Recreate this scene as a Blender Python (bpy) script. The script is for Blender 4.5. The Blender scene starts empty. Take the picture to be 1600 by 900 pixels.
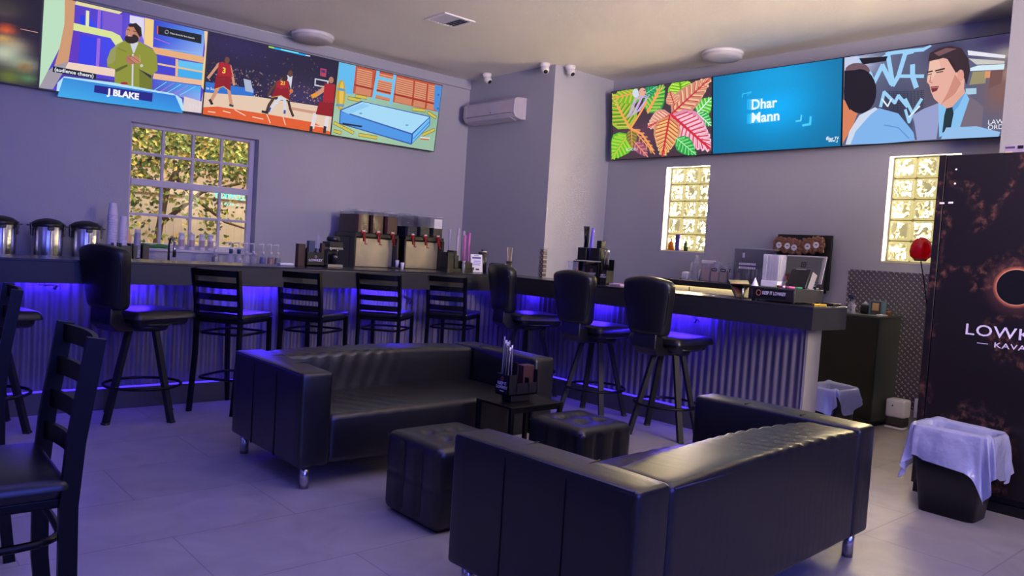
import bpy, bmesh, math, random
from mathutils import Vector, Matrix
random.seed(7)
C = bpy.context.scene.collection
SC = bpy.context.scene
PI = math.pi
R = math.radians

# ------------------------------------------------------------------ camera
def cam_matrix(yaw, pitch, roll):
    cy, sy, cp, sp = math.cos(yaw), math.sin(yaw), math.cos(pitch), math.sin(pitch)
    f = Vector((cy*cp, sy*cp, sp)); r = Vector((sy, -cy, 0)); u = r.cross(f)
    c, s = math.cos(roll), math.sin(roll)
    r2 = c*r + s*u; u2 = -s*r + c*u
    return Matrix((r2, u2, -f)).transposed()
cd = bpy.data.cameras.new('camera'); cam = bpy.data.objects.new('camera', cd); C.objects.link(cam)
cam.matrix_world = Matrix.Translation((0, 0, 1.4023)) @ cam_matrix(R(48.6569), R(-2.7454), R(3.5958)).to_4x4()
cd.sensor_width = 36; cd.lens = 1215.89/1600*36; cd.clip_start = .05; cd.clip_end = 200
SC.camera = cam

# ------------------------------------------------------------------ light and exposure
SC.view_settings.view_transform = 'Standard'; SC.view_settings.look = 'None'
SC.view_settings.exposure = 0.0; SC.view_settings.gamma = 1.0; SC.view_settings.use_curve_mapping = False
def lin(c):
    return tuple(((x/255)/12.92 if x/255 <= .04045 else ((x/255+.055)/1.055)**2.4) for x in c)
W = bpy.data.worlds.new('dusk'); SC.world = W; W.use_nodes = True
bgn = W.node_tree.nodes['Background']; bgn.inputs[0].default_value = (*lin((140, 130, 224)), 1); bgn.inputs[1].default_value = .26
def area(name, loc, target, sx, sy, power, col, spread=180):
    d = bpy.data.lights.new(name, 'AREA'); d.shape = 'RECTANGLE'; d.size = sx; d.size_y = sy; d.energy = power
    d.color = lin(col); d.spread = R(spread)
    o = bpy.data.objects.new(name, d); C.objects.link(o); o.location = loc
    o.rotation_euler = (Vector(target)-Vector(loc)).to_track_quat('-Z', 'Y').to_euler()
    return o
area('storefront_light', (1.2, -2.5, 2.5), (2.4, 8, 1.7), 4.6, 2.2, 150, (92, 104, 255), 130)
area('door_daylight', (4.1, -1.45, 2.5), (6.9, 6.3, 3.1), 1.2, 1.6, 95, (255, 232, 190), 90)
area('ceiling_fill', (2.6, -2.3, .9), (3.6, 1.2, 3.66), 3.2, 1.2, 95, (255, 238, 214), 62)  # added lamp out of view, thrown upward to brighten the ceiling
area('yard_daylight', (4.2, 9.6, 5.2), (3.6, 12.2, 1.6), 4, 2, 720, (255, 236, 208))
area('side_fill', (-2.2, 3.2, 2.4), (3, 8.5, 1.7), 2, 1.6, 14, (112, 116, 255))  # added fill lamp off to the left, no fixture there
area('floor_fill', (1.6, 2.6, 3.62), (1.6, 2.6, 0), 3.2, 3.2, 46, (112, 108, 255), 160)  # added overhead lamp, brightens the floor and sofa tops

# ------------------------------------------------------------------ materials
MATS = {}
def mat(name, col, rough=.5, metal=0, spec=.5, bump=None, emit=0, alpha=None, coat=0, var=None, trans=0):
    if name in MATS: return MATS[name]
    m = bpy.data.materials.new(name); m.use_nodes = True; nt = m.node_tree; b = nt.nodes['Principled BSDF']
    c = (*lin(col), 1)
    b.inputs['Base Color'].default_value = c; b.inputs['Roughness'].default_value = rough
    b.inputs['Metallic'].default_value = metal; b.inputs['Specular IOR Level'].default_value = spec
    b.inputs['Coat Weight'].default_value = coat
    if trans: b.inputs['Transmission Weight'].default_value = trans
    if emit:
        b.inputs['Emission Color'].default_value = c; b.inputs['Emission Strength'].default_value = emit
    tc = nt.nodes.new('ShaderNodeTexCoord')
    if var is None: var = (8, .08)
    n = nt.nodes.new('ShaderNodeTexNoise'); n.inputs['Scale'].default_value = var[0]; n.inputs['Detail'].default_value = 3
    nt.links.new(tc.outputs['Object'], n.inputs['Vector'])
    h = nt.nodes.new('ShaderNodeHueSaturation'); h.inputs['Color'].default_value = c
    mr = nt.nodes.new('ShaderNodeMapRange'); mr.inputs['To Min'].default_value = 1-var[1]*1.5; mr.inputs['To Max'].default_value = 1+var[1]*1.5
    nt.links.new(n.outputs['Fac'], mr.inputs['Value']); nt.links.new(mr.outputs[0], h.inputs['Value'])
    nt.links.new(h.outputs[0], b.inputs['Base Color'])
    if bump:
        sc, st, dist = bump
        n2 = nt.nodes.new('ShaderNodeTexNoise'); n2.inputs['Scale'].default_value = sc; n2.inputs['Detail'].default_value = 4
        nt.links.new(tc.outputs['Object'], n2.inputs['Vector'])
        bp = nt.nodes.new('ShaderNodeBump'); bp.inputs['Strength'].default_value = st; bp.inputs['Distance'].default_value = dist
        nt.links.new(n2.outputs['Fac'], bp.inputs['Height']); nt.links.new(bp.outputs[0], b.inputs['Normal'])
    if alpha is not None:      # thin clear sheet: mostly transparent, some gloss
        tr = nt.nodes.new('ShaderNodeBsdfTransparent'); mx = nt.nodes.new('ShaderNodeMixShader')
        tr.inputs[0].default_value = (.96, .97, 1, 1)
        mx.inputs[0].default_value = alpha
        nt.links.new(tr.outputs[0], mx.inputs[1]); nt.links.new(b.outputs[0], mx.inputs[2])
        nt.links.new(mx.outputs[0], nt.nodes['Material Output'].inputs['Surface'])
    MATS[name] = m
    return m
def emis(name, col, s):
    if name in MATS: return MATS[name]
    m = bpy.data.materials.new(name); m.use_nodes = True; nt = m.node_tree
    nt.nodes.remove(nt.nodes['Principled BSDF'])
    e = nt.nodes.new('ShaderNodeEmission'); e.inputs[0].default_value = (*lin(col), 1); e.inputs[1].default_value = s
    nt.links.new(e.outputs[0], nt.nodes['Material Output'].inputs['Surface']); MATS[name] = m
    return m

M_wall = mat('wall_paint', (166, 166, 184), .75, bump=(70, .25, .01), var=(1.5, .02))
M_ceil = mat('ceiling_plaster', (226, 220, 220), .9, bump=(40, .22, .01), var=(2, .03))
M_white = mat('white_plastic', (222, 218, 226), .35)
M_blackpl = mat('black_plastic', (16, 16, 20), .38)
M_blackmt = mat('black_metal', (4, 4, 5), .42, .0, .25)
M_bezel = mat('screen_bezel', (10, 10, 14), .4)
M_top = mat('bar_laminate', (38, 37, 44), .22, bump=(60, .05, .002), var=(14, .12))
M_fascia = mat('bar_fascia', (31, 31, 38), .5, var=(5, .15))
M_chrome = mat('chrome', (200, 200, 205), .22, 1)
M_steel = mat('brushed_steel', (180, 176, 176), .3, 1, bump=(90, .05, .002))
M_clear = mat('clear_plastic', (70, 70, 84), .1, spec=.8, alpha=.2)
M_clear2 = mat('clear_acrylic', (214, 212, 228), .1, spec=.8, alpha=.3)
M_red = mat('red_tap', (150, 22, 32), .3)
M_paper = mat('white_paper', (228, 224, 236), .7)
M_cup = mat('cup_white', (212, 205, 228), .55)
M_brown = mat('brown_drink', (88, 50, 40), .3)
M_dark = mat('dark_drink', (16, 15, 24), .25)
M_vinyl = mat('black_vinyl', (20, 20, 25), .36, bump=(35, .12, .004))
M_legpaint = mat('grey_black_leg', (19, 21, 24), .55, spec=.3)
M_printw = mat('print_white', (225, 215, 240), .6)
M_printo = mat('print_orange', (196, 118, 84), .6)
M_liner = mat('bin_liner_film', (176, 180, 214), .25, alpha=.74, bump=(4.5, .8, .05))

def leather():
    m = mat('black_leather', (13, 13, 17), .36, spec=.7)
    nt = m.node_tree; b = nt.nodes['Principled BSDF']
    tc = nt.nodes.new('ShaderNodeTexCoord')
    wv = nt.nodes.new('ShaderNodeTexWave'); wv.bands_direction = 'X'; wv.inputs['Scale'].default_value = 5.5
    wv.inputs['Distortion'].default_value = 7; wv.inputs['Detail'].default_value = 2; wv.inputs['Detail Scale'].default_value = 1.2
    nz = nt.nodes.new('ShaderNodeTexNoise'); nz.inputs['Scale'].default_value = 1.6
    ml = nt.nodes.new('ShaderNodeMath'); ml.operation = 'MULTIPLY'
    rp = nt.nodes.new('ShaderNodeMapRange'); rp.inputs['From Min'].default_value = .42; rp.inputs['From Max'].default_value = .62
    bp = nt.nodes.new('ShaderNodeBump'); bp.inputs['Strength'].default_value = .05; bp.inputs['Distance'].default_value = .008
    fine = nt.nodes.new('ShaderNodeTexVoronoi'); fine.inputs['Scale'].default_value = 220
    b2 = nt.nodes.new('ShaderNodeBump'); b2.inputs['Strength'].default_value = .12; b2.inputs['Distance'].default_value = .002
    L = nt.links.new
    L(tc.outputs['Object'], wv.inputs['Vector']); L(tc.outputs['Object'], nz.inputs['Vector']); L(tc.outputs['Object'], fine.inputs['Vector'])
    L(nz.outputs['Fac'], rp.inputs['Value']); L(rp.outputs[0], ml.inputs[0]); L(wv.outputs['Fac'], ml.inputs[1])
    L(ml.outputs[0], bp.inputs['Height']); L(fine.outputs['Distance'], b2.inputs['Height']); L(bp.outputs[0], b2.inputs['Normal'])
    L(b2.outputs[0], b.inputs['Normal'])
    return m
M_leather = leather()

def floor_mat():
    m = mat('floor_tile', (156, 150, 150), .42, spec=.35, var=(1.3, .06))
    nt = m.node_tree; b = nt.nodes['Principled BSDF']; L = nt.links.new
    tc = nt.nodes.new('ShaderNodeTexCoord')
    br = nt.nodes.new('ShaderNodeTexBrick'); br.offset = .5; br.squash = 1
    br.inputs['Scale'].default_value = 1; br.inputs['Brick Width'].default_value = 1.2; br.inputs['Row Height'].default_value = .6
    br.inputs['Mortar Size'].default_value = .004; br.inputs['Mortar Smooth'].default_value = .2
    br.inputs['Color1'].default_value = (1, 1, 1, 1); br.inputs['Color2'].default_value = (.93, .93, .93, 1); br.inputs['Mortar'].default_value = (.68, .68, .68, 1)
    L(tc.outputs['Object'], br.inputs['Vector'])
    n = nt.nodes.new('ShaderNodeTexNoise'); n.inputs['Scale'].default_value = 3.2; n.inputs['Detail'].default_value = 6; n.inputs['Distortion'].default_value = 1.2
    L(tc.outputs['Object'], n.inputs['Vector'])
    r = nt.nodes.new('ShaderNodeMapRange'); r.inputs['From Min'].default_value = .3; r.inputs['From Max'].default_value = .7; r.inputs['To Min'].default_value = .86; r.inputs['To Max'].default_value = 1.08
    L(n.outputs['Fac'], r.inputs['Value'])
    mx = nt.nodes.new('ShaderNodeMix'); mx.data_type = 'RGBA'; mx.blend_type = 'MULTIPLY'; mx.inputs[0].default_value = 1
    src = b.inputs['Base Color'].links[0].from_socket
    L(src, mx.inputs[6]); L(br.outputs['Color'], mx.inputs[7])
    mx2 = nt.nodes.new('ShaderNodeMix'); mx2.data_type = 'RGBA'; mx2.blend_type = 'MULTIPLY'; mx2.inputs[0].default_value = 1
    L(mx.outputs[2], mx2.inputs[6]); L(r.outputs[0], mx2.inputs[7]); L(mx2.outputs[2], b.inputs['Base Color'])
    bp = nt.nodes.new('ShaderNodeBump'); bp.inputs['Strength'].default_value = .15; bp.inputs['Distance'].default_value = .004
    L(n.outputs['Fac'], bp.inputs['Height']); L(bp.outputs[0], b.inputs['Normal'])
    return m
M_floor = floor_mat()

def corrugated_mat():
    m = mat('galvanised_sheet', (108, 102, 110), .5, .3, var=(6, .12)); return m
M_corr = corrugated_mat()

def glassblock_mat():
    m = bpy.data.materials.new('lit_glass_block'); m.use_nodes = True; nt = m.node_tree; L = nt.links.new
    b = nt.nodes['Principled BSDF']; b.inputs['Roughness'].default_value = .08
    b.inputs['Base Color'].default_value = (*lin((150, 145, 110)), 1)
    tc = nt.nodes.new('ShaderNodeTexCoord')
    n = nt.nodes.new('ShaderNodeTexNoise'); n.inputs['Scale'].default_value = 13; n.inputs['Detail'].default_value = 1; n.inputs['Distortion'].default_value = 1.8
    cr = nt.nodes.new('ShaderNodeValToRGB')
    e = cr.color_ramp.elements
    e[0].position = .41; e[0].color = (*lin((84, 80, 56)), 1)
    e[1].position = .66; e[1].color = (95, 74, 40, 1); k3 = e.new(.56); k3.color = (*lin((180, 166, 118)), 1)
    k = e.new(.47); k.color = (*lin((132, 124, 88)), 1)
    L(tc.outputs['Object'], n.inputs['Vector']); L(n.outputs['Fac'], cr.inputs[0])
    # thick clear rim of each block passes less light than its wavy face
    sp = nt.nodes.new('ShaderNodeSeparateXYZ'); L(tc.outputs['Generated'], sp.inputs[0]); d = []
    for ax in ('Y', 'Z'):
        a = nt.nodes.new('ShaderNodeMath'); a.operation = 'SUBTRACT'; a.inputs[1].default_value = .5
        c = nt.nodes.new('ShaderNodeMath'); c.operation = 'ABSOLUTE'
        L(sp.outputs[ax], a.inputs[0]); L(a.outputs[0], c.inputs[0]); d.append(c.outputs[0])
    mxm = nt.nodes.new('ShaderNodeMath'); mxm.operation = 'MAXIMUM'; L(d[0], mxm.inputs[0]); L(d[1], mxm.inputs[1])
    rm = nt.nodes.new('ShaderNodeMapRange'); rm.inputs['From Min'].default_value = .34; rm.inputs['From Max'].default_value = .40
    L(mxm.outputs[0], rm.inputs['Value'])
    mx = nt.nodes.new('ShaderNodeMix'); mx.data_type = 'RGBA'; mx.inputs[7].default_value = (*lin((112, 105, 70)), 1)
    L(rm.outputs[0], mx.inputs[0]); L(cr.outputs[0], mx.inputs[6])
    L(mx.outputs[2], b.inputs['Emission Color']); b.inputs['Emission Strength'].default_value = GB_STRENGTH
    bp = nt.nodes.new('ShaderNodeBump'); bp.inputs['Strength'].default_value = .6; bp.inputs['Distance'].default_value = .02
    L(n.outputs['Fac'], bp.inputs['Height']); L(bp.outputs[0], b.inputs['Normal'])
    return m
GB_STRENGTH = 3.2
M_gb = glassblock_mat()
M_grout = mat('block_grout', (150, 140, 104), .7)

def plate_mat():
    """aluminium tread plate: raised diagonal bars in two directions"""
    m = mat('tread_plate', (120, 114, 120), .34, .6, var=(3, .08)); nt = m.node_tree; L = nt.links.new; b = nt.nodes['Principled BSDF']
    tc = nt.nodes.new('ShaderNodeTexCoord')
    hs = []
    for ang, off in ((45, 0), (-45, .5)):
        mp = nt.nodes.new('ShaderNodeMapping'); mp.inputs['Rotation'].default_value = (R(ang), 0, 0)
        mp.inputs['Scale'].default_value = (1, 1, 1)
        L(tc.outputs['Object'], mp.inputs['Vector'])
        sx = nt.nodes.new('ShaderNodeSeparateXYZ'); L(mp.outputs[0], sx.inputs[0])
        def wave(sock, period, phase, lo, hi):
            a = nt.nodes.new('ShaderNodeMath'); a.operation = 'MULTIPLY_ADD'; a.inputs[1].default_value = 2*PI/period; a.inputs[2].default_value = phase
            s = nt.nodes.new('ShaderNodeMath'); s.operation = 'SINE'
            r = nt.nodes.new('ShaderNodeMapRange'); r.inputs['From Min'].default_value = lo; r.inputs['From Max'].default_value = hi
            L(sock, a.inputs[0]); L(a.outputs[0], s.inputs[0]); L(s.outputs[0], r.inputs['Value']); return r.outputs[0]
        w1 = wave(sx.outputs['Y'], .038, off*PI, .1, .5); w2 = wave(sx.outputs['Z'], .038, off*2*PI, .75, .95)
        p = nt.nodes.new('ShaderNodeMath'); p.operation = 'MULTIPLY'; L(w1, p.inputs[0]); L(w2, p.inputs[1]); hs.append(p.outputs[0])
    mxm = nt.nodes.new('ShaderNodeMath'); mxm.operation = 'MAXIMUM'; L(hs[0], mxm.inputs[0]); L(hs[1], mxm.inputs[1])
    bp = nt.nodes.new('ShaderNodeBump'); bp.inputs['Strength'].default_value = 1; bp.inputs['Distance'].default_value = .012
    mx = nt.nodes.new('ShaderNodeMix'); mx.data_type = 'RGBA'; mx.inputs[7].default_value = (*lin((232, 222, 224)), 1)   # bars painted paler, in place of their highlights
    L(b.inputs['Base Color'].links[0].from_socket, mx.inputs[6]); L(mxm.outputs[0], mx.inputs[0]); L(mx.outputs[2], b.inputs['Base Color'])
    L(mxm.outputs[0], bp.inputs['Height']); L(bp.outputs[0], b.inputs['Normal'])
    return m
M_plate = plate_mat()

def screen_mat():
    m = bpy.data.materials.new('screen_picture'); m.use_nodes = True; nt = m.node_tree; b = nt.nodes['Principled BSDF']
    b.inputs['Base Color'].default_value = (.01, .01, .012, 1); b.inputs['Roughness'].default_value = .5; b.inputs['Specular IOR Level'].default_value = .2
    a = nt.nodes.new('ShaderNodeVertexColor'); a.layer_name = 'Col'
    nt.links.new(a.outputs['Color'], b.inputs['Emission Color']); b.inputs['Emission Strength'].default_value = 1.0
    return m
M_screen = screen_mat()

# ------------------------------------------------------------------ mesh helpers
class MB:
    def __init__(s): s.bm = bmesh.new(); s.mats = []
    def mi(s, m):
        if m not in s.mats: s.mats.append(m)
        return s.mats.index(m)
    def _fin(s, geom, m, smooth=False):
        i = s.mi(m)
        for f in geom: f.material_index = i; f.smooth = smooth
    def box(s, c, sz, m, rot=None, bev=0, seg=2):
        M = Matrix.Translation(c) @ (rot.to_4x4() if rot else Matrix()) @ Matrix.Diagonal((*sz, 1))
        r = bmesh.ops.create_cube(s.bm, size=1, matrix=M); vs = r['verts']
        fs = {f for v in vs for f in v.link_faces}
        if bev:
            es = list({e for v in vs for e in v.link_edges})
            b = bmesh.ops.bevel(s.bm, geom=es, offset=bev, segments=seg, profile=.5, affect='EDGES', clamp_overlap=True)
            fs = set(b['faces']) | {f for f in fs if f.is_valid}
        s._fin(fs, m, bev > 0); return s
    def span(s, a, b, m, bev=0, seg=2):
        return s.box([(a[i]+b[i])/2 for i in range(3)], [abs(b[i]-a[i]) for i in range(3)], m, None, bev, seg)
    def cyl(s, p0, p1, r0, r1, m, seg=20, cap=True, sm=True):
        p0, p1 = Vector(p0), Vector(p1); d = p1-p0; q = d.to_track_quat('Z', 'Y').to_matrix()
        a = [s.bm.verts.new(p0 + q @ Vector((r0*math.cos(2*PI*i/seg), r0*math.sin(2*PI*i/seg), 0))) for i in range(seg)]
        b = [s.bm.verts.new(p1 + q @ Vector((r1*math.cos(2*PI*i/seg), r1*math.sin(2*PI*i/seg), 0))) for i in range(seg)]
        fs = [s.bm.faces.new((a[i], a[(i+1) % seg], b[(i+1) % seg], b[i])) for i in range(seg)]
        s._fin(fs, m, sm)
        if cap: s._fin([s.bm.faces.new(a[::-1]), s.bm.faces.new(b)], m, False)
        return s
    def lathe(s, prof, c, m, seg=24, axis=None, sm=True):
        q = Vector(axis).to_track_quat('Z', 'Y').to_matrix() if axis else Matrix.Identity(3); c = Vector(c)
        rings = []
        for r, z in prof:
            if r < 1e-5: rings.append([s.bm.verts.new(c + q @ Vector((0, 0, z)))])
            else: rings.append([s.bm.verts.new(c + q @ Vector((r*math.cos(2*PI*i/seg), r*math.sin(2*PI*i/seg), z))) for i in range(seg)])
        fs = []
        for A, B in zip(rings, rings[1:]):
            for i in range(seg):
                j = (i+1) % seg
                if len(A) == 1 and len(B) == 1: continue
                if len(A) == 1: fs.append(s.bm.faces.new((A[0], B[j], B[i])))
                elif len(B) == 1: fs.append(s.bm.faces.new((A[i], A[j], B[0])))
                else: fs.append(s.bm.faces.new((A[i], A[j], B[j], B[i])))
        s._fin(fs, m, sm); return s
    def tube(s, pts, r, m, seg=10, cap=True, closed=False):
        pts = [Vector(p) for p in pts]; n = len(pts); rings = []; up = None
        rr = r if isinstance(r, (list, tuple)) else [r]*n
        for i, p in enumerate(pts):
            if closed: d = (pts[(i+1) % n]-pts[i-1]).normalized()
            else: d = (pts[min(i+1, n-1)]-pts[max(i-1, 0)]).normalized()
            if up is None: up = d.orthogonal().normalized()
            up = (up-d*up.dot(d)).normalized(); w = d.cross(up)
            rings.append([s.bm.verts.new(p + rr[i]*(up*math.cos(2*PI*k/seg)+w*math.sin(2*PI*k/seg))) for k in range(seg)])
        fs = []
        for i in range(n if closed else n-1):
            A, B = rings[i], rings[(i+1) % n]
            for k in range(seg): fs.append(s.bm.faces.new((A[k], A[(k+1) % seg], B[(k+1) % seg], B[k])))
        s._fin(fs, m, True)
        if cap and not closed: s._fin([s.bm.faces.new(rings[0][::-1]), s.bm.faces.new(rings[-1])], m)
        return s
    def bar(s, pts, w, t, m, side):
        """rectangular section swept along pts; w along 'side', t across"""
        pts = [Vector(p) for p in pts]; sd = Vector(side).normalized(); rings = []
        for i, p in enumerate(pts):
            d = (pts[min(i+1, len(pts)-1)]-pts[max(i-1, 0)]).normalized(); a = (sd-d*sd.dot(d)).normalized(); b = d.cross(a)
            rings.append([s.bm.verts.new(p+a*x*w/2+b*y*t/2) for x, y in ((-1, -1), (1, -1), (1, 1), (-1, 1))])
        fs = [s.bm.faces.new((A[k], A[(k+1) % 4], B[(k+1) % 4], B[k])) for A, B in zip(rings, rings[1:]) for k in range(4)]
        fs += [s.bm.faces.new(rings[0][::-1]), s.bm.faces.new(rings[-1])]
        s._fin(fs, m); return s
    def prism(s, poly, z0, z1, m, bev=0, M=None):
        M = M or Matrix()
        a = [s.bm.verts.new(M @ Vector((x, y, z0))) for x, y in poly]; b = [s.bm.verts.new(M @ Vector((x, y, z1))) for x, y in poly]; n = len(poly)
        fs = [s.bm.faces.new((a[i], a[(i+1) % n], b[(i+1) % n], b[i])) for i in range(n)] + [s.bm.faces.new(a[::-1]), s.bm.faces.new(b)]
        if bev:
            es = list({e for f in fs for e in f.edges})
            r = bmesh.ops.bevel(s.bm, geom=es, offset=bev, segments=2, profile=.5, affect='EDGES', clamp_overlap=True)
            fs = [f for f in fs if f.is_valid] + r['faces']
        s._fin(fs, m, bev > 0); return s
    def face(s, pts, m):
        s._fin([s.bm.faces.new([s.bm.verts.new(p) for p in pts])], m); return s
    def rbox(s, c, sz, r, m, n=3, k=4, disp=None, rot=None):
        """rounded cushion box; disp(p_local, nrm) -> offset vector"""
        c = Vector(c); h = [x/2 for x in sz]
        kk = k if isinstance(k, tuple) else (k, k, k)
        def ax(H, k):
            e = [H-r+r*math.sin(PI/2*i/n) for i in range(n+1)]
            mid = [-(H-r)+2*(H-r)*i/k for i in range(1, k)]
            return [-x for x in e[::-1]]+mid+e
        A = [ax(x, q) for x, q in zip(h, kk)]; vd = {}
        def V(p):
            key = tuple(round(x, 5) for x in p)
            if key not in vd:
                q = Vector(p); inn = Vector([max(-(h[i]-r), min(h[i]-r, q[i])) for i in range(3)]); d = q-inn
                nr = d.normalized() if d.length > 1e-9 else Vector((0, 0, 0))
                q2 = inn+nr*r if d.length > 1e-9 else q
                if disp: q2 = q2+Vector(disp(q2, nr))
                if rot: q2 = rot @ q2
                vd[key] = s.bm.verts.new(c+q2)
            return vd[key]
        fs = []
        for i in range(3):
            u, v = (i+1) % 3, (i+2) % 3
            for sg in (-1, 1):
                for a0, a1 in zip(A[u], A[u][1:]):
                    for b0, b1 in zip(A[v], A[v][1:]):
                        P = []
                        for a, b in ((a0, b0), (a1, b0), (a1, b1), (a0, b1)):
                            p = [0, 0, 0]; p[i] = sg*h[i]; p[u] = a; p[v] = b; P.append(V(p))
                        if sg < 0: P = P[::-1]
                        if len(set(P)) == 4: fs.append(s.bm.faces.new(P))
        s._fin(fs, m, True); return s
    def obj(s, name, parent=None, rot=None):
        bmesh.ops.recalc_face_normals(s.bm, faces=s.bm.faces)
        me = bpy.data.meshes.new(name); s.bm.to_mesh(me); s.bm.free()
        for m in s.mats: me.materials.append(m)
        o = bpy.data.objects.new(name, me); C.objects.link(o)
        if parent: o.parent = parent
        return o
def rebase(o, loc):
    """move the object's origin to loc without moving the mesh"""
    o.data.transform(Matrix.Translation(-Vector(loc))); o.location = loc; return o
def tag(o, label, cat, group=None, kind=None):
    o['label'] = label; o['category'] = cat
    if group: o['group'] = group
    if kind: o['kind'] = kind
    return o
def thing(name, label, cat, loc=(0, 0, 0), rz=0, group=None):
    o = bpy.data.objects.new(name, None); C.objects.link(o); o.empty_display_size = .1
    o.location = loc; o.rotation_euler = (0, 0, rz); return tag(o, label, cat, group)
def struct(o, label=None, cat=None):
    o['kind'] = 'structure'
    if label: o['label'] = label
    if cat: o['category'] = cat
    return o
def kids(o): return [c for c in C.objects if c.parent == o]
def dup(o, loc, rz=None, label=None, group=None):
    def rec(x, par):
        c = x.copy(); C.objects.link(c); c.parent = par
        for ch in list(x.children): rec(ch, c)
        return c
    r = rec(o, None); r.location = loc
    if rz is not None: r.rotation_euler = (0, 0, rz)
    if label: r['label'] = label
    if group: r['group'] = group
    return r
DG = None
def text_polys(txt, size, bold=.0, sx=1.0, align='CENTER', space=1.0):
    """flat text as (verts2d, faces) in its own plane"""
    cu = bpy.data.curves.new('txt', 'FONT'); cu.body = txt; cu.size = size; cu.offset = bold*size; cu.align_x = align; cu.align_y = 'CENTER'
    cu.space_character = space; cu.resolution_u = 3
    o = bpy.data.objects.new('txt', cu); C.objects.link(o)
    bpy.context.view_layer.update()
    me = bpy.data.meshes.new_from_object(o.evaluated_get(bpy.context.evaluated_depsgraph_get()))
    vs = [(v.co.x*sx, v.co.y) for v in me.vertices]; fs = [tuple(p.vertices) for p in me.polygons]
    bpy.data.objects.remove(o); bpy.data.curves.remove(cu); bpy.data.meshes.remove(me)
    return vs, fs
def add_text(mb, txt, size, m, origin, ux, uy, thick=.0008, bold=.02, sx=1.0, align='CENTER', space=1.0):
    """raised lettering: thin solid plates standing proud of a surface at origin, reading along ux, up along uy"""
    vs, fs = text_polys(txt, size, bold, sx, align, space)
    ux, uy = Vector(ux).normalized(), Vector(uy).normalized(); nz = ux.cross(uy); o = Vector(origin)
    V = [mb.bm.verts.new(o+ux*x+uy*y+nz*thick) for x, y in vs]
    out = []
    for f in fs:
        try: out.append(mb.bm.faces.new([V[i] for i in f]))
        except ValueError: pass
    mb._fin(out, m)

# ================================================================== the room
YL, XR, CZ, PX, PY = 8.528, 7.57, 3.666, 6.52, 6.87
o = MB().span((-3, -2.6, -.12), (XR+.3, YL+.25, 0), M_floor).obj('floor'); struct(o, 'grey stone-look tile floor of the lounge', 'floor')
o = MB().span((-3, -1.6, CZ), (XR+.3, YL+.25, CZ+.15), M_ceil).obj('ceiling'); struct(o, 'off-white textured ceiling', 'ceiling')
def wall(name, fixed, thick, a0, a1, holes, axis, label):
    """axis 'x': wall runs along x at y=fixed..fixed+thick"""
    mb = MB()
    def add(u0, u1, z0, z1):
        if u1-u0 < 1e-4 or z1-z0 < 1e-4: return
        if axis == 'x': mb.span((u0, fixed, z0), (u1, fixed+thick, z1), M_wall)
        else: mb.span((fixed, u0, z0), (fixed+thick, u1, z1), M_wall)
    u = a0
    for h0, h1, z0, z1 in sorted(holes):
        add(u, h0, 0, CZ); add(h0, h1, 0, z0); add(h0, h1, z1, CZ); u = h1
    add(u, a1, 0, CZ)
    return struct(mb.obj(name), label, 'wall')
WX0, WX1, WZ0, WZ1 = 2.265, 3.60, 1.195, 2.462
wall('wall_left', YL, .2, -3, XR+.2, [(WX0, WX1, WZ0, WZ1)], 'x', 'lavender painted wall behind the long bar with the sash window')
GB = [(5.302, 5.92, 1.526, 2.52), (2.66, 3.286, 1.526, 2.52)]
wall('wall_right', XR, .25, -1.6, YL, GB, 'y', 'lavender painted wall with two glass block windows')
o = MB().span((PX, PY, 0), (XR, YL, CZ), M_wall).obj('wall_corner'); struct(o, 'boxed-out corner of the wall carrying the air conditioner', 'wall')
o = MB().span((7.05, .9, 0), (XR, 2.2, CZ), M_wall).obj('wall_column'); struct(o, 'wall pier behind the tall black refrigerator', 'wall')
o = MB().span((-3, 8.50, 3.54), (PX, YL, CZ), M_wall, .01).obj('trim_2'); struct(o, 'narrow painted ledge where the left wall meets the ceiling', 'trim')

# sash window
M_vinylw = mat('window_vinyl', (186, 182, 204), .5)
M_glass = mat('window_glass', (200, 205, 210), .03)
_nt = M_glass.node_tree; _tr = _nt.nodes.new('ShaderNodeBsdfTransparent'); _gl = _nt.nodes.new('ShaderNodeBsdfGlossy'); _gl.inputs['Roughness'].default_value = 0; _mx = _nt.nodes.new('ShaderNodeMixShader'); _mx.inputs[0].default_value = .05
_nt.links.new(_tr.outputs[0], _mx.inputs[1]); _nt.links.new(_gl.outputs[0], _mx.inputs[2]); _nt.links.new(_mx.outputs[0], _nt.nodes['Material Output'].inputs['Surface'])
win = thing('window_1', 'white sixteen-pane sash window above the bar', 'window', (WX0, YL+.11, WZ0)); win['kind'] = 'structure'
def wbar(name, x0, x1, z0, z1, d0=0, d1=.05):
    o = MB().span((x0, d0, z0), (x1, d1, z1), M_vinylw, .004).obj(name, win); return o
ww, wh = WX1-WX0, WZ1-WZ0
for a in ((0, .045, 0, wh), (ww-.06, ww, 0, wh), (.045, ww-.06, wh-.035, wh), (.045, ww-.06, 0, .05)): wbar('window_frame', *a)
mz = .673
wbar('meeting_rail', .045, ww-.06, mz-.035, mz+.035, -.02, .05)
cx = [.045+(ww-.105)*i/4 for i in range(5)]
for z0, z1 in ((.05, mz-.035), (mz+.035, wh-.035)):
    for x in cx[1:4]: wbar('muntin', x-.014, x+.014, z0, z1, .005, .04)
    zm = (z0+z1)/2
    wbar('muntin', .045, ww-.06, zm-.014, zm+.014, .006, .039)
    for i in range(4):
        for a, b in ((z0, zm), (zm, z1)):
            MB().face([(cx[i], .02, a), (cx[i+1], .02, a), (cx[i+1], .02, b), (cx[i], .02, b)], M_glass).obj('pane', win)
o = MB().span((WX0-.01, YL-.025, WZ0-.03), (WX1+.03, YL+.10, WZ0), M_vinylw, .005).obj('window_sill'); struct(o, 'white sill of the sash window', 'sill')

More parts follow.
